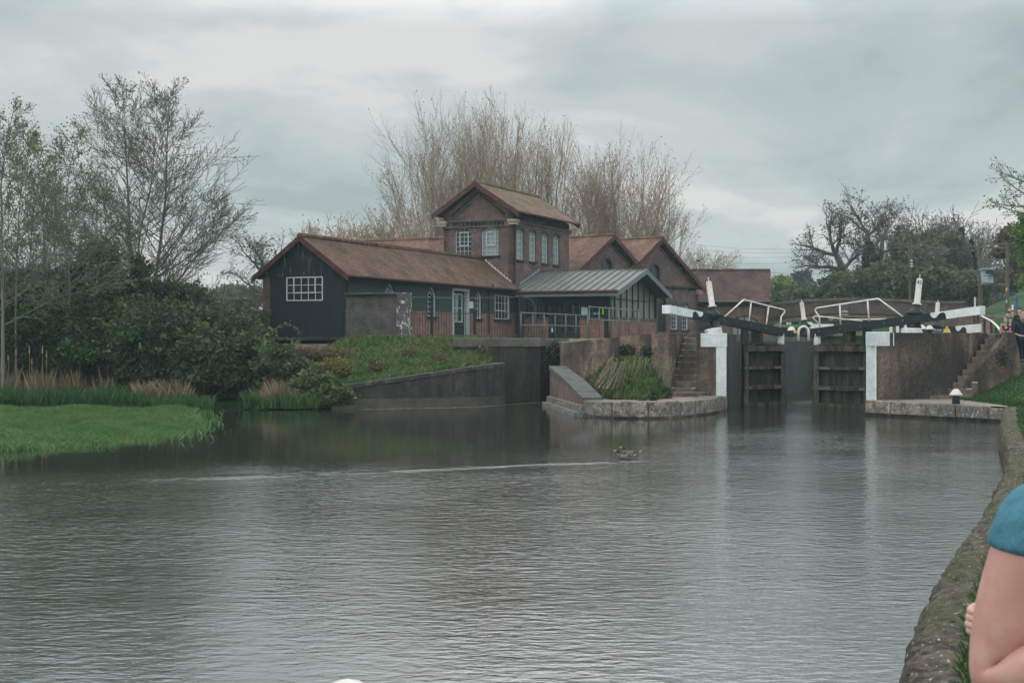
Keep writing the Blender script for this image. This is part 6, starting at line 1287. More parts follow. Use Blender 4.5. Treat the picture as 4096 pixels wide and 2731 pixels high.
# ------------------------------------------------------------------ right hand background
def oak(label, path, Y_, seed, limbs, r0=.45, leafmat=L_BRN, nl=900, zb=2.3, Ls=6.0, lev=3, twig=BARK_D, group='big bare trees beyond the bridge'):
    R.seed(seed); T = newT(lev, .06, .012, [.25, .2, .15], rr=.6); pts = [P(x, y, Y_) for x, y in path]; pts = [V((pts[0].x, pts[0].y, zb))]+pts; n = len(pts)
    for k in range(n-1): T['seg'].append((pts[k], pts[k+1], r0*(1-.6*k/n), r0*(1-.6*(k+1)/n)))
    S = [(6, .8, .55, .1, .2, 6), (5, .8, .55, .08, .24, 4), (5, .8, .55, .05, .25, 3), (3, .8, .55, 0, .25, 2)]
    for (k, dxp, dyp, l) in limbs:
        d = V((dxp, R.uniform(-.4, .4), dyp)).normalized(); branch(T, pts[min(k, n-1)], d, Ls*l, r0*.42, 0, S)
    return tree(label, pts[0], T, twig, twig, leafmat, nl, .18, .25, group)
oak('gnarled bare oak leaning left over the bridge', [(3440, 1130), (3375, 1080), (3345, 1020)], 125, 61, [(2, -1, .35, 1), (3, -.6, .8, 1.0), (3, .1, 1, .8), (2, .8, .7, .8), (3, -1, .1, .8), (1, -1, .1, .7)], Ls=3.3)
oak('ivy clad bare tree in the middle of the oak group', [(3476, 1100), (3478, 1000), (3472, 940)], 128, 62, [(2, .8, .6, .6), (3, -.6, .7, .8), (3, .3, 1, .8), (3, .8, .5, .8), (2, -1, .4, .7)], r0=.32, Ls=3.4)
oak('bare tree right of the ivy clad trunks', [(3520, 1130), (3525, 1010), (3530, 960)], 126, 63, [(3, -.2, 1, .7), (3, .6, .8, .8), (2, .9, .4, .7), (3, 1, .3, .6)], r0=.3, Ls=3.2)
for px, cy, hw_, hh_, lb, sd_ in ((3476, 1085, 26, 130, 'column of ivy on the taller of the two ivy clad trunks', 1), (3515, 1115, 20, 100, 'column of ivy on the shorter ivy clad trunk', 2)):
    bush(lb, px, cy, 124, hw_, hh_, .7, 3000, L_DK, 100+sd_, size=.22, name='trunk_ivy', cat='ivy', nst=4, lump=.2)
HG = 'hedge and scrub masses beyond the bridge'
def far_bush(label, px, cy, Y_, hw_, hh_, n, mat, seed, size=.3, dep=3, name='hedge_bush', cat='bush', lump=.4, nst=50): return bush(label, px, cy, Y_, hw_, hh_, dep, n, mat, seed, size=size, name=name, cat=cat, group=HG, nst=nst, lump=lump)
far_bush('rounded green bush below the leaning oak', 3370, 1165, 117, 90, 72, 7000, L_OL, 111)
far_bush('small yellowish green bush above the left end of the bridge', 3205, 1185, 120, 60, 45, 3000, L_OL, 112)
far_bush('pale leafing bush right of the far brick range', 3130, 1160, 135, 55, 60, 3500, L_SPR, 113)
far_bush('brown scrub between oak and green bush', 3440, 1150, 119, 50, 70, 3500, L_BRN, 114)
far_bush('large olive green bush behind candle 42', 3560, 1140, 116, 90, 90, 8000, L_OL, 115)
far_bush('olive hedge bush right of candle 42', 3740, 1135, 114, 120, 85, 10000, L_OL, 116)
far_bush('dense olive bush left of the transformer poles', 3860, 1150, 116, 90, 75, 8000, L_OL, 117)
far_bush('brown bramble scrub behind the olive hedge', 3650, 1050, 124, 110, 110, 9000, L_BRN, 118)
far_bush('brown leafless scrub below the domed tree', 3770, 1020, 128, 100, 100, 8000, L_BRN, 119)
far_bush('low hedge running up the hill beyond the poles', 4020, 1120, 150, 70, 45, 5000, L_OL, 120)
bush_tree('domed bare tree on the skyline above the brown scrub', 3755, 880, 140, 90, 71, nl=2500, leafmat=L_BRN, twig=BARK_D, rm=.022, rad=.16, stems=9, lsize=.2)
bush_tree('low bare tree left of the domed tree', 3620, 930, 140, 80, 72, nl=3500, leafmat=L_BRN, twig=BARK_D, rm=.022, rad=.14, stems=8, lsize=.22)
bush_tree('bare open tree on the skyline above the transformer', 3945, 885, 165, 70, 73, nl=900, leafmat=L_BRN, twig=BARK_D, rm=.028, rad=.2, stems=6, lsize=.2)
def conifer(label, px, top, bot, Y_, hw_, n, seed, mat=L_CON):
    g_ = np.random.default_rng(seed); k = Y_/F; b0 = P(px, bot, Y_); t0 = P(px, top, Y_); Hh = t0.z-b0.z; th = thing('conifer', label, 'conifer', (b0.x, b0.y, b0.z), 'dark evergreens in the background')
    u = g_.random(n)**.8; tier = np.round(u*11)/11; az = g_.uniform(0, 6.28, n); az = az+np.sin(az*5+tier*9)*.4; r_ = hw_*k*(1-u)**.8*(.35+.65*g_.random(n))*(1+.3*np.sin(u*40)); c = np.column_stack([b0.x+np.cos(az)*r_, b0.y+np.sin(az)*r_, b0.z+Hh*u-r_*.15])
    quads_np('crown', leaves(c, .35), mat, th); MB().tube([(b0.x, b0.y, b0.z-4), (t0.x, t0.y, t0.z-.2)], [.3, .04], 6).build('trunk', BARK_D, th)
conifer('tall dark conifer left of the transformer pole', 3845, 915, 1180, 130, 45, 6000, 121); conifer('second dark conifer beside the transformer pole', 3885, 965, 1180, 128, 38, 4500, 122); conifer('shorter conifer behind the skyline trees', 3800, 930, 1100, 145, 40, 3500, 123)
far_bush('hazy pine crown on the horizon left of the oak', 3205, 1130, 210, 38, 40, 2200, L_CON, 124, size=.5, name='pine_tree', cat='pine', nst=6, lump=.6)
far_bush('lower hazy pine clump right of the horizon pine', 3240, 1155, 205, 30, 26, 1200, L_CON, 125, size=.5, name='pine_tree', cat='pine', nst=4, lump=.6)
# copper tree and fresh green tree at the right edge
def crown_tree(label, px, top, bot, Y_, hw_, n, mat, seed, size, zb, trunk=BARK_D, name='leafy_tree', blobs=9, gx=0):
    g_ = np.random.default_rng(seed); k = Y_/F; th = thing(name, label, 'tree', (P(px, 0, Y_).x, Y_, zb)); cz = P(px, (top+bot)/2, Y_); hh_ = (bot-top)/2*k; allq = []; sg = []; base = V((cz.x+gx, Y_, zb-.3)); R.seed(seed)
    for i in range(blobs):
        u = i/(blobs-1)*2-1; c = V((cz.x+g_.uniform(-.5, .5)*hw_*k*(1.2-abs(u)), Y_+g_.uniform(-.5, .5)*hw_*k, cz.z+u*hh_*.8)); r_ = hw_*k*g_.uniform(.45, .65); allq.append(clump(n//blobs, c, r_, r_, r_*.75, seed+i, shell=.3, lump=.5)); m_ = base.lerp(c, .5)+V((0, 0, .6)); sg += [(base, m_, .16, .09), (m_, c, .09, .03)]
    sg.append((base, V((base.x, base.y, cz.z)), .22, .1)); quads_np('crown', leaves(np.concatenate(allq), size), mat, th); segs_mesh('trunk', sg, trunk, th, 6)
crown_tree('copper brown leaved tree behind the right transformer pole', 4045, 905, 1165, 120, 75, 12000, L_RUS, 131, .22, 6.5)
crown_tree('fresh green leaved tree at the right edge of the photo', 4168, 680, 1170, 84, 108, 16000, L_YG, 132, .17, 5.2, gx=.6)
R.seed(77); T = newT(2, .02, .01, [.2, .2, .2])
for p_, d in (((4150, 800), (-1, 0, .35)), ((4150, 830), (-1, .1, .1)), ((4150, 740), (-1, 0, .3)), ((4150, 870), (-1, 0, .25))): branch(T, P(*p_, 80), V(d).normalized(), 1.9, .05, 0, [(6, .6, .5, .1, .1, 4), (4, .6, .5, .1, .12, 3), (2, .6, .5, 0, .1, 2)])
T['seg'].append((P(4160, 1200, 80), P(4150, 700, 80), .2, .08)); tree('bare branches reaching in from the right edge above the green tree', P(4160, 1200, 80), T, BARK_D, BARK_D, L_YG, 300, .12, .1)
# trees and field at the far left behind the barn
oak('bare oak in the field seen left of the black gable', [(1090, 1180), (1080, 1130), (1075, 1100)], 120, 64, [(1, -1, .3, .9), (2, -1, .6, 1), (3, -.4, .9, .8), (3, .4, .8, .8), (1, -1, -.1, .7)], zb=2.8, r0=.35, Ls=3.2, group=None)
far_bush('purplish bare hedge at the foot of the field oak', 960, 1190, 150, 110, 42, 5000, L_BRN, 126, size=.28); far_bush('greyish hedge behind the brambles at left', 820, 1215, 140, 120, 40, 4500, L_BRN, 127, size=.28)
far_bush('low green hedge across the field left of the barn', 900, 1290, 100, 190, 50, 7000, L_OL, 128, size=.22)
# distant hedgerow woods right across the horizon
def wood(label, x0, x1, Y_, h_, n, seed, mat):
    g_ = np.random.default_rng(seed); x = g_.uniform((x0-CX)*Y_/F, (x1-CX)*Y_/F, n); top = h_*(.6+.4*np.sin(x*.05+seed)*np.sin(x*.021+1)+.12*np.sin(x*.4)); z = 2+top*g_.random(n); y = Y_+g_.uniform(-8, 8, n)
    quads_np('distant_wood', leaves(np.column_stack([x, y, z]), 1.1), mat, None, kind='stuff', label=label)
wood('distant hedgerow wood behind the left thicket', -900, 1100, 330, 9, 9000, 1, L_OL); wood('distant hedgerow wood behind the lock', 2700, 3400, 300, 9, 5000, 2, L_OL); wood('wooded skyline of the hill at right', 3300, 5200, 230, 15, 9000, 3, L_BRN)

# ------------------------------------------------------------------ poles and wires
POLE = wmat('creosoted_pole', (.06, .05, .042), (.11, .09, .075), scale=4, streak=True)
up = thing('power_pole', 'single wooden power pole with white insulators behind the bridge', 'utility pole', P(3641, 1210, 112)); zz_ = ground(up.location.x, 112); p = P(3641, 955, 112); MB().tube([(p.x, p.y, zz_-.2), p], [.17, .11], 10).build('pole', POLE, up)
for k, y in enumerate((1046, 1058, 1068)): MB().lathe(P(3646, y, 111.8), (0, 0, 1), [(0, .1), (.08, .12), (.1, .05), (.14, .05)], 10).build('insulator', WIN, up)
b = MB()
for y in (965, 978, 990): b.bar(P(3630, y, 112), P(3652, y, 112), .06)
b.build('crossarm', POLE, up)
MB().tube([P(3632, 1075, 111.7), P(3634, 1100, 111.7), P(3643, 1118, 111.7), P(3645, 1200, 111.7)], .035, 6).build('cable', BLACK, up); b = MB(); b.prism([P(3640, 1203, 111.8), P(3645, 1203, 111.8), P(3645, 1196, 111.8), P(3640, 1196, 111.8)], (0, -.02, 0)); b.build('warning_plate', YEL, up)
hp_ = thing('transformer_pole', 'twin wooden poles carrying a grey blue transformer on a platform', 'utility pole', P(3970, 1250, 104))
for x, y0, y1, r_, Yp in ((3923, 975, 1225, .15, 104), (4030, 978, 1270, .14, 98)):
    p = P(x, y0, Yp); q = P(x-3, y1, Yp); MB().tube([(q.x, q.y, ground(q.x, q.y)-.3), p], [r_*1.15, r_*.8], 10).build('pole', POLE, hp_)
b = MB()
for y in (975, 990): b.bar(P(3915, y, 104), P(4035, y+1, 98.5), .1, .12)
b.build('crossarm', POLE, hp_); b = MB(); b.bar(P(3924, 1037, 104), P(4030, 1038, 98.3), .05, .06); b.bar(P(3918, 1136, 104.2), P(4034, 1137, 98), .12, .12); b.build('platform', LEAD, hp_)
b = MB(); b.prism([P(3938, 1132, 101.2), P(3975, 1132, 100), P(3975, 1078, 100), P(3934, 1078, 101.4)], (.1, 1.0, 0)); tr_m = b.build('transformer', wmat('transformer_grey', (.2, .28, .31), (.3, .39, .42), scale=2, spots=(.12, .15, .16), sp_th=.64), hp_, bevel=.03)
b = MB(); b.prism([P(3931, 1078, 101), P(3977, 1078, 99.6), P(3977, 1072, 99.6), P(3931, 1072, 101)], (.1, 1.2, 0)); b.build('lid', LEADB, tr_m)
b = MB(); b.bar(P(3944, 1088, 100.6), P(3970, 1088, 99.9), .03, .3); b.bar(P(3936, 1104, 100.8), P(3976, 1104, 99.8), .04, .05); b.build('terminals', BLACK, tr_m)
b = MB(); b.bar(P(3911, 1098, 104), P(3911, 1126, 104), .06, .1); b.build('fuse_box', LEAD, hp_)
for x, y, m_ in ((4026, 1157, YEL), (4026, 1205, WIN)): b = MB(); b.prism([P(x-2.5, y+6, 97.8), P(x+2.5, y+6, 97.8), P(x+2.5, y-6, 97.8), P(x-2.5, y-6, 97.8)], (0, -.02, 0)); b.build('notice_plate', m_, hp_)
WIRE = plain('thin_cable', (.09, .1, .12), .5, bump=0)
def wire(label, a, c, sag, r_=.012, seg=14):
    pts = [a.lerp(c, k/seg)-V((0, 0, sag*4*(k/seg)*(1-k/seg))) for k in range(seg+1)]; MB().tube(pts, r_, 4).build('overhead_wire', WIRE, None, label=label, cat='wire', group='overhead wires')
for k, (y0, y1, lb) in enumerate(((938, 961, 'topmost overhead wire left of the single power pole'), (960, 971, 'second overhead wire from the top left of the single power pole'), (980, 985, 'third overhead wire from the top left of the single power pole'), (1012, 1000, 'lowest thin overhead wire left of the single power pole'))): wire(lb, P(2560, y0, 175), P(3641, y1, 112), 1.2, .013)
wire('thicker bluish overhead cable passing above the far roof', P(2600, 1003, 150), P(3630, 1062, 112), 1.4, .022)
for k, (y0, y1, lb) in enumerate(((962, 976, 'upper wire between single pole and transformer poles'), (978, 990, 'lower wire between single pole and transformer poles'))): wire(lb, P(3641, y0, 112), P(3923, y1, 104), .5, .014)
wire('faint overhead wire between the left trees and the barn ridge', P(900, 971, 140), P(1400, 966, 140), .2, .02); wire('second faint overhead wire lower beside the left trees', P(700, 1040, 140), P(1250, 1048, 140), .2, .014)
lamp = thing('floodlight_post', 'thin pale post with a small floodlight above the far roof', 'floodlight', P(2805, 1090, 112)); MB().tube([P(2805, 1100, 112), P(2805, 1044, 112)], .06, 8).build('post', LEADB, lamp)
b = MB(); b.bar(P(2787, 1040, 111.8), P(2797, 1044, 111.8), .2, .15); b.build('lamp_head', BLACK, lamp); MB().tube([P(2805, 1048, 112), P(2792, 1040, 112)], .03, 6).build('bracket', BLACK, lamp)
b = MB(); b.bar(P(2788, 1037, 111.6), P(2796, 1038, 111.6), .05, .07); b.build('lens', WIN, lamp)
for x, y0, y1, Yp, top_m, lb in ((3898, 1187, 1262, 90, WHITE, 'black post with white upper half on the grass left of the twin poles'), (4048, 1218, 1300, 72, WHITE, 'black and white striped post above the boy with the cap'), (4060, 1228, 1300, 70, RAIL, 'grey metal post beside the striped post'), (4069, 1186, 1280, 74, plain('flag_blue', (.02, .1, .3), .6), 'tall dark post with a blue banner behind the people')):
    p, q = P(x, y1, Yp), P(x, y0, Yp); th = thing('marker_post', lb, 'post', (p.x, p.y, p.z), 'posts along the towpath'); MB().tube([(p.x, p.y, min(p.z, ground(p.x, p.y)))]+[q], .055, 8).build('post', BLACK, th)
    b = MB(); a = P(x+2, y0+1, Yp-.1); c = P(x+2, (y0*.45+y1*.55), Yp-.1); b.bar(a, c, .1, .04); b.build('upper_panel', top_m, th)

# ------------------------------------------------------------------ people
def skinmat(c): return plain('skin_%d' % int(c[0]*1000), c, .5, bump=.05, var=.06, spec=.35)
SKIN = skinmat((.5, .29, .23))
def skin_body(name, nodes, edges, mat, parent, sub=2):
    """one continuous surface: nodes name -> (pos, radius)"""
    ks = list(nodes); me = bpy.data.meshes.new(name); off = WL[parent.name]
    me.from_pydata([V(nodes[k][0])-off for k in ks], [(ks.index(a), ks.index(b_)) for a, b_ in edges], []); o = bpy.data.objects.new(name, me); link(o); o.parent = parent; me.materials.append(mat); WL[o.name] = V(off)
    md = o.modifiers.new('skin', 'SKIN'); md.use_smooth_shade = True; sv = me.skin_vertices[0].data
    for i, k in enumerate(ks): r_ = nodes[k][1]; sv[i].radius = r_ if isinstance(r_, tuple) else (r_, r_)
    sv[0].use_root = True; ss = o.modifiers.new('sub', 'SUBSURF'); ss.levels = sub; ss.render_levels = sub; return o
def person(label, foot, ht, face, top_m, leg_m, hair_m, stride=.12, arms='down', hair='short', sleeves=None, build=1.0, skin=SKIN, extra=None):
    """foot: world point between the feet; face: horizontal unit vector the person looks along"""
    th = thing('person', label, 'person', foot); f_ = V((face[0], face[1], 0)).normalized(); s_ = V((f_.y, -f_.x, 0)); h_ = ht; o = V(foot); B = build
    def q(sd, fw, up): return o+s_*sd*h_+f_*fw*h_+V((0, 0, up*h_))
    nd = dict(pel=(q(0, 0, .52), (.085*h_*B, .065*h_*B)), wst=(q(0, .005, .61), (.075*h_*B, .058*h_*B)), chs=(q(0, .01, .73), (.092*h_*B, .066*h_*B)), nkb=(q(0, 0, .815), .045*h_), nk=(q(0, .005, .85), .032*h_), hd0=(q(0, .012, .885), .05*h_), hd1=(q(0, .012, .93), .058*h_), hd2=(q(0, .008, .965), .045*h_))
    ed = [('pel', 'wst'), ('wst', 'chs'), ('chs', 'nkb'), ('nkb', 'nk'), ('nk', 'hd0'), ('hd0', 'hd1'), ('hd1', 'hd2')]
    for i, sg in (('l', -1), ('r', 1)):
        fo = stride*sg; nd.update({'hip'+i: (q(.05*sg*B, 0, .48), .056*h_*B), 'kn'+i: (q(.052*sg, fo*.5+.01, .28), .037*h_), 'an'+i: (q(.05*sg, fo, .045), .024*h_), 'to'+i: (q(.055*sg, fo+.08, .018), .02*h_)})
        ed += [('pel', 'hip'+i), ('hip'+i, 'kn'+i), ('kn'+i, 'an'+i), ('an'+i, 'to'+i)]
        nd['sh'+i] = (q(.105*sg*B, 0, .79), .036*h_*B)
        if arms == 'front': el, wr_, ha = q(.13*sg*B, .02, .64), q(.06*sg, .11, .63), q(.02*sg, .13, .63)
        else: el, wr_, ha = q(.135*sg*B, -.01, .63), q(.14*sg*B, .05*sg+.02, .5), q(.14*sg*B, .06*sg+.03, .455)
        nd.update({'el'+i: (el, .028*h_), 'wr'+i: (wr_, .019*h_), 'ha'+i: (ha, (.014*h_, .024*h_))}); ed += [('chs', 'sh'+i), ('sh'+i, 'el'+i), ('el'+i, 'wr'+i), ('wr'+i, 'ha'+i)]
    skin_body('body', nd, ed, skin, th)
    g_ = 1.17; tn = {k: (nd[k][0], tuple(x*g_ for x in (nd[k][1] if isinstance(nd[k][1], tuple) else (nd[k][1],)*2))) for k in ('wst', 'pel', 'chs', 'nkb')}; te = [('pel', 'wst'), ('wst', 'chs'), ('chs', 'nkb')]; tn = {k: tn[k] for k in ('pel', 'wst', 'chs', 'nkb')}
    se = {}; see = []
    for i in 'lr':
        tgt = tn; tgt['sh'+i] = (nd['sh'+i][0], nd['sh'+i][1]*g_); tgt['el'+i] = (nd['el'+i][0], nd['el'+i][1]*1.3); tgt['wr'+i] = (nd['wr'+i][0], nd['wr'+i][1]*1.35); te += [('chs', 'sh'+i), ('sh'+i, 'el'+i), ('el'+i, 'wr'+i)]
    skin_body('top', tn, te, top_m, th)
    if sleeves:
        for i in 'lr': skin_body('sleeve', {k: (nd[k][0], nd[k][1]*1.5) for k in ('sh'+i, 'el'+i, 'wr'+i)}, [('sh'+i, 'el'+i), ('el'+i, 'wr'+i)], sleeves, th)
    ln = {'pel': (nd['pel'][0], tuple(x*1.1 for x in nd['pel'][1]))}; le = []
    for i in 'lr':
        for k in ('hip', 'kn', 'an'): ln[k+i] = (nd[k+i][0], nd[k+i][1]*1.2)
        le += [('pel', 'hip'+i), ('hip'+i, 'kn'+i), ('kn'+i, 'an'+i)]
    skin_body('trousers', ln, le, leg_m, th)
    for i, sg in (('l', -1), ('r', 1)): fo = stride*sg; skin_body('shoe', {'a': (q(.05*sg, fo-.01, .03), .03*h_), 'b': (q(.055*sg, fo+.07, .022), .026*h_)}, [('a', 'b')], BLACK, th)
    hc = q(0, -.004, .948); m = MB(); m.ball(hc, .056*h_, .06*h_, .062*h_, 14, 10)
    m.v = [v_ if (v_-hc).dot(f_) < .03*h_ or v_.z > hc.z+.018*h_ else v_-f_*.05*h_ for v_ in m.v]; m.build('hair', hair_m, th, smooth=True)
    if hair == 'long': m = MB(); m.tube([q(0, -.03, .95), q(0, -.045, .88), q(0, -.045, .79)], [.052*h_, .055*h_, .03*h_], 12); m.build('hair', hair_m, th, smooth=True)
    fb = MB(); fc_ = q(0, .062, .925)
    for sd in (-1, 1): MB().ball(q(.022*sd, .064, .935), .009*h_, .006*h_, .006*h_, 8, 6).build('eye', IRON, th)
    MB().lathe(q(0, .058, .925), f_+V((0, 0, -.5)), [(0, .012*h_), (.02*h_, .008*h_), (.024*h_, 0)], 8).build('nose', skin, th, smooth=True)
    m = MB(); m.bar(q(-.016, .058, .897), q(.016, .058, .897), .008*h_, .005*h_); m.build('mouth', plain('lips', (.35, .12, .1), .5), th)
    if extra: extra(th, q, h_, f_, s_)
    return th
def fab(n, c, v=.2): return plain(n, c, .85, bump=.2, var=v, spec=.2)
NAVY = fab('navy_cloth', (.012, .018, .032)); BLK = fab('black_cloth', (.012, .013, .016)); JEAN = fab('denim', (.08, .14, .2)); GRYC = fab('grey_cloth', (.22, .25, .28)); BEI = fab('beige_camouflage', (.25, .2, .14), .6); PINK = fab('coral_cloth', (.5, .1, .12)); TEALJ = fab('teal_jacket', (.05, .11, .12))
H_BR = fab('brown_hair', (.06, .03, .02)); H_GR = fab('greying_hair', (.22, .16, .12)); H_BL = fab('fair_hair', (.3, .2, .12)); H_CAP = fab('navy_cap', (.012, .015, .03))
def gnd(px, py, Y_, z=None):
    p = P(px, py, Y_); return V((p.x, p.y, ground(p.x, p.y)+.02 if z is None else z))
cv = V((-.3, -1)).normalized()
pz = P(4091, 1449, 48.5); person('person in a long dark navy coat with greying hair walking close to the wall end', V((pz.x, pz.y, pz.z)), 1.68, (.1, 1), NAVY, NAVY, H_GR, stride=.1, hair='long', build=1.35)
def logo(th, q, h_, f_, s_):
    m = MB()
    for k in range(5): m.bar(q(-.05+.025*k, .083, .745), q(-.035+.025*k, .083, .745), .01*h_, .012*h_)
    m.build('chest_print', GRYC, th)
def zof(px, py, Y_, ht): return P(px, py, Y_).z-ht
def pers(label, px, head, Y_, ht, **kw):
    p = P(px, head, Y_); return person(label, V((p.x, p.y, p.z-ht*1.01)), ht, cv, **kw)
pers('person in a black sweatshirt with long brown hair facing the camera', 4078, 1230, 58, 1.68, top_m=BLK, leg_m=BLK, hair_m=H_BR, hair='long', extra=logo)
def shades(th, q, h_, f_, s_):
    m = MB(); m.bar(q(-.045, .07, .937), q(.045, .07, .937), .008*h_, .022*h_); m.build('sunglasses', BLACK, th)
pers('child in a dark vest with coral sleeves and sunglasses', 4023, 1284, 66, 1.28, top_m=NAVY, leg_m=JEAN, hair_m=H_BL, sleeves=PINK, extra=shades, arms='front', build=1.15)
pers('child in a black top with brown hair right of the coral sleeved child', 4041, 1270, 67, 1.42, top_m=BLK, leg_m=BLK, hair_m=H_BR, build=1.1)
def stripes(th, q, h_, f_, s_):
    m = MB(); m.bar(q(-.1, .0, .76), q(.1, 0, .76), .2*h_, .05*h_); m.build('orange_band', fab('orange_cloth', (.7, .12, .04)), th)
    m = MB(); m.bar(q(-.095, .0, .67), q(.095, 0, .67), .19*h_, .12*h_); m.build('blue_band', fab('bright_blue_cloth', (.02, .3, .6)), th)
    m = MB(); m.bar(q(-.04, .1, .95), q(.04, .1, .95), .05*h_, .01*h_); m.build('cap_peak', H_CAP, th)
pers('boy in a navy cap and jacket with orange and bright blue bands', 4036, 1244, 72, 1.5, top_m=NAVY, leg_m=NAVY, hair_m=H_CAP, extra=stripes)
pers('person in a beige camouflage jacket with fair hair behind the children', 4021, 1270, 70, 1.5, top_m=BEI, leg_m=JEAN, hair_m=H_BL, build=1.1)
pers('person in a grey hooded top walking behind the boy in the cap', 4039, 1232, 80, 1.65, top_m=GRYC, leg_m=JEAN, hair_m=GRYC)
pers('person in a teal jacket beside the black sweatshirt', 4052, 1240, 70, 1.65, top_m=TEALJ, leg_m=JEAN, hair_m=H_BR)
# the onlooker beside the camera: arm and T-shirt sleeve at the right edge of the photo
def onlooker():
    Yp = 3.1; k = Yp/F; foot = V((1.47, 3.12, .52)); th = thing('person', 'person in a teal T-shirt standing close at the right edge with a bare arm', 'person', foot)
    sh = P(4128, 1990, Yp); el = P(3968, 2745, Yp+.02); mid = sh.lerp(el, .5); ctr = V((1.44, 3.2, 0))
    wrx = V((1.42, 2.86, 1.66)); nd = {'pel': ((1.44, 3.25, 1.5-.05), (.16, .11))}
    nd = dict(pel=(V((1.5, 3.22, 1.38)), (.15, .11)), wst=(V((1.5, 3.22, 1.55)), (.14, .1)), chs=(V((1.46, 3.22, 1.8)), (.17, .11)), nkb=(V((1.44, 3.22, 1.99)), .07), nk=(V((1.44, 3.2, 2.06)), .055), hd0=(V((1.44, 3.17, 2.14)), .08), hd1=(V((1.44, 3.16, 2.22)), .095), hd2=(V((1.44, 3.17, 2.3)), .07),
        shl=(sh, .06), uam=(sh.lerp(el, .55), .076), el=(el, .07), fam=(V((1.18, 2.95, 1.66)), .05), wrl=(V((1.34, 2.9, 1.7)), .033), pal=(V((1.42, 2.9, 1.72)), (.02, .038)))
    ed = [('pel', 'wst'), ('wst', 'chs'), ('chs', 'nkb'), ('nkb', 'nk'), ('nk', 'hd0'), ('hd0', 'hd1'), ('hd1', 'hd2'), ('chs', 'shl'), ('shl', 'uam'), ('uam', 'el'), ('el', 'fam'), ('fam', 'wrl'), ('wrl', 'pal')]
    rs_ = V((1.72, 3.3, 1.93)); re_ = V((1.62, 3.02, 1.66)); nd.update(shr=(rs_, .06), elr=(re_, .05), far=(V((1.35, 2.98, 1.69)), .04), wrr=(V((1.19, 3.14, 1.7)), .03), par=(V((1.12, 3.2, 1.69)), (.02, .038)))
    ed += [('chs', 'shr'), ('shr', 'elr'), ('elr', 'far'), ('far', 'wrr'), ('wrr', 'par')]
    for i, sg in (('l', -1), ('r', 1)):
        nd.update({'hp'+i: (V((1.5+.09*sg, 3.22, 1.3)), .1), 'kn'+i: (V((1.5+.1*sg, 3.22, .97)), .062), 'an'+i: (V((1.5+.1*sg, 3.24, .6)), .042), 'to'+i: (V((1.5+.11*sg, 3.1, .54)), .035)}); ed += [('pel', 'hp'+i), ('hp'+i, 'kn'+i), ('kn'+i, 'an'+i), ('an'+i, 'to'+i)]
    sk = NT('warm_skin'); n1 = sk.noise(7, detail=3); r_ = sk.ramp(n1, 0, [(.4, (.4, .2, .165)), (.6, (.5, .3, .24))]); sk.l(r_, 0, sk.b, 0); sk.b.inputs['Roughness'].default_value = .5; sk.b.inputs['Subsurface Weight'].default_value = .15; sk.b.inputs['Subsurface Radius'].default_value = (.02, .008, .005); nb_ = sk.noise(120, detail=4); sk.bump(nb_, 0, .12, .002)
    skin_body('body', nd, ed, sk.m, th, 3)
    hand = V((1.06, 3.22, 1.70)); tips = [(3872, 2462), (3866, 2488), (3863, 2515), (3868, 2541)]
    for j, (x, y) in enumerate(tips):
        t_ = P(x+50, y, 3.13); b0 = V((1.12, 3.24, t_.z)); m1_ = V((1.05, 3.23, t_.z+.002)); skin_body('finger', {'a': (b0, .011), 'b': (m1_, .0105), 'c': (V((t_.x-.004, 3.19, t_.z)), .010), 'd': (V((t_.x+.006, 3.15, t_.z)), .0085)}, [('a', 'b'), ('b', 'c'), ('c', 'd')], sk.m, th)
    skin_body('thumb', {'a': (V((1.12, 3.2, 1.75)), .014), 'b': (V((1.08, 3.19, 1.79)), .012), 'c': (V((1.06, 3.16, 1.81)), .01)}, [('a', 'b'), ('b', 'c')], sk.m, th)
    ts = dict(pel=(V((1.5, 3.22, 1.36)), (.172, .13)), wst=(V((1.5, 3.22, 1.55)), (.165, .12)), chs=(V((1.46, 3.22, 1.8)), (.19, .13)), nkb=(V((1.44, 3.22, 1.97)), .085), sl=(sh, .072), sm=(sh.lerp(el, .24), .079), se=(sh.lerp(el, .31), .083), sr=(rs_, .075), sre=(rs_.lerp(re_, .4), .075))
    tm = NT('teal_jersey'); tn_ = tm.noise(3, tm.pos(1, 1, 1), detail=4); tr = tm.ramp(tn_, 0, [(.35, (.03, .11, .16)), (.65, (.045, .155, .21))]); tm.l(tr, 0, tm.b, 0); tm.b.inputs['Roughness'].default_value = .9; fn = tm.noise(5, tm.pos(1.6, 1.6, .7), detail=6, rough=.55); tm.bump(fn, 0, 1.0, .07)
    skin_body('t_shirt', ts, [('pel', 'wst'), ('wst', 'chs'), ('chs', 'nkb'), ('chs', 'sl'), ('sl', 'sm'), ('sm', 'se'), ('chs', 'sr'), ('sr', 'sre')], tm.m, th, 3)
    skin_body('trousers', {k: (nd[k][0], (nd[k][1] if not isinstance(nd[k][1], tuple) else nd[k][1][0])*1.15) for k in ('pel', 'hpl', 'knl', 'anl', 'hpr', 'knr', 'anr')}, [('pel', 'hpl'), ('hpl', 'knl'), ('knl', 'anl'), ('pel', 'hpr'), ('hpr', 'knr'), ('knr', 'anr')], JEAN, th)
    MB().ball((1.44, 3.2, 2.25), .1, .105, .1).build('hair', H_BR, th, smooth=True)
onlooker()

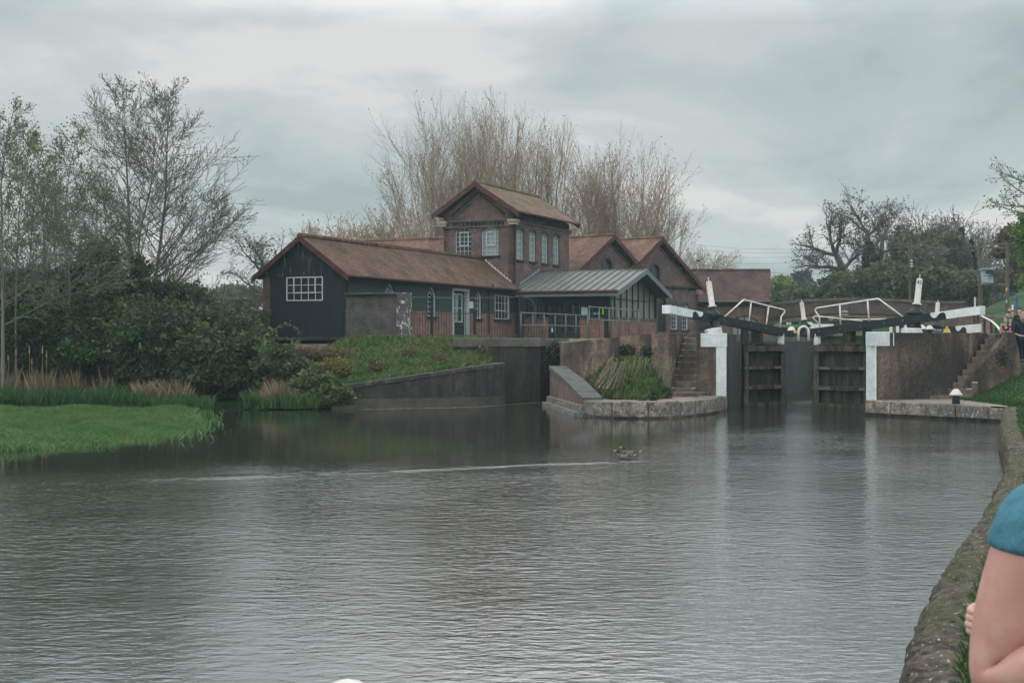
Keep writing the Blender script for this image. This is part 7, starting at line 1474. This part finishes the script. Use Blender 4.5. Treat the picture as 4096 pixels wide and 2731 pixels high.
# ------------------------------------------------------------------ ducks
DK = .74
def duck(label, p, face, head_turn=0):
    th = thing('mallard', label, 'duck', p, 'pair of drake mallards swimming left'); f_ = V(face).normalized(); s_ = V((-f_.y, f_.x, 0)); o = V(p)
    def q(a, b_, z): return o+(f_*a+s_*b_+V((0, 0, z)))*DK
    body = fab('grey_flank_feathers', (.12, .108, .098), .15); green = plain('glossy_green_head', (.006, .035, .028), .35*DK)
    skin_body('body', dict(m=(q(0, 0, .04), (.09*DK, .07*DK)), a=(q(.11, 0, .045), (.075*DK, .065*DK)), b=(q(.17, 0, .06), .045*DK), t=(q(-.14, 0, .06), (.06*DK, .045*DK)), u=(q(-.22, 0, .085), (.03*DK, .018*DK))), [('m', 'a'), ('a', 'b'), ('m', 't'), ('t', 'u')], body, th)
    skin_body('breast', dict(a=(q(.14, 0, .05), (.068*DK, .062*DK)), b=(q(.185, 0, .075), .04*DK)), [('a', 'b')], fab('chestnut_breast', (.06, .03, .02)), th)
    skin_body('head', dict(a=(q(.185, 0, .1), .034*DK), b=(q(.19, 0, .17), .036*DK), c=(q(.2, 0, .225), .048*DK), d=(q(.225, 0, .22), .034*DK)), [('a', 'b'), ('b', 'c'), ('c', 'd')], green, th)
    m = MB(); m.prism([q(.25, -.016, .205), q(.25, .016, .205), q(.32, .014, .193), q(.32, -.014, .193)], (0, 0, .014)); m.build('bill', plain('yellow_bill', (.5, .36, .06), .5*DK), th)
    m = MB(); m.lathe(q(.186, 0, .105), (0, 0, 1), [(0, .037*DK), (.008, .037*DK)], 12); m.build('neck_ring', WIN, th)
    skin_body('back', dict(a=(q(.08, 0, .085), (.055*DK, .03*DK)), b=(q(-.05, 0, .1), (.06*DK, .028*DK)), c=(q(-.15, 0, .095), (.035*DK, .018*DK))), [('a', 'b'), ('b', 'c')], fab('brown_back_feathers', (.09, .068, .05)), th)
    m = MB(); m.ball(q(-.19, 0, .085),   .03, .03, .02, 10, 6); m.build('rump', BLACK, th, smooth=True)
    m = MB(); m.prism([q(-.21, -.035, .075), q(-.21, .035, .075), q(-.29, 0, .11)], (0, 0, .01)); m.build('tail', WIN, th)
    for sd in (-1, 1): MB().ball(q(-.11, sd*.065, .08),   .03, .008, .015, 8, 6).build('wing_patch', plain('blue_black_speculum', (.01, .02, .05), .4*DK), th)
pd = P(2502, 1833, 28.0); duck('nearer green headed drake with grey flank swimming left', (pd.x, pd.y, 0), (-1, .18, 0)); pd2 = P(2524, 1818, 28.9); duck('farther green headed drake just behind and right of the first', (pd2.x, pd2.y, 0), (-.97, .1, 0))

# ------------------------------------------------------------------ air
hz = MB(); hz.prism([(-320, -12, -2.4), (330, -12, -2.4), (330, 420, -2.4), (-320, 420, -2.4)], (0, 0, 34))
m = bpy.data.materials.new('haze'); m.use_nodes = True; n_ = m.node_tree; n_.nodes.clear(); o_ = n_.nodes.new('ShaderNodeOutputMaterial'); v_ = n_.nodes.new('ShaderNodeVolumePrincipled'); v_.inputs['Color'].default_value = (.72, .9, .92, 1); v_.inputs['Density'].default_value = HAZE; v_.inputs['Anisotropy'].default_value = .2
n_.links.new(v_.outputs[0], o_.inputs['Volume'])
if HAZE > 0: hz.build('haze', m, None, kind='stuff', label='thin pale air haze')
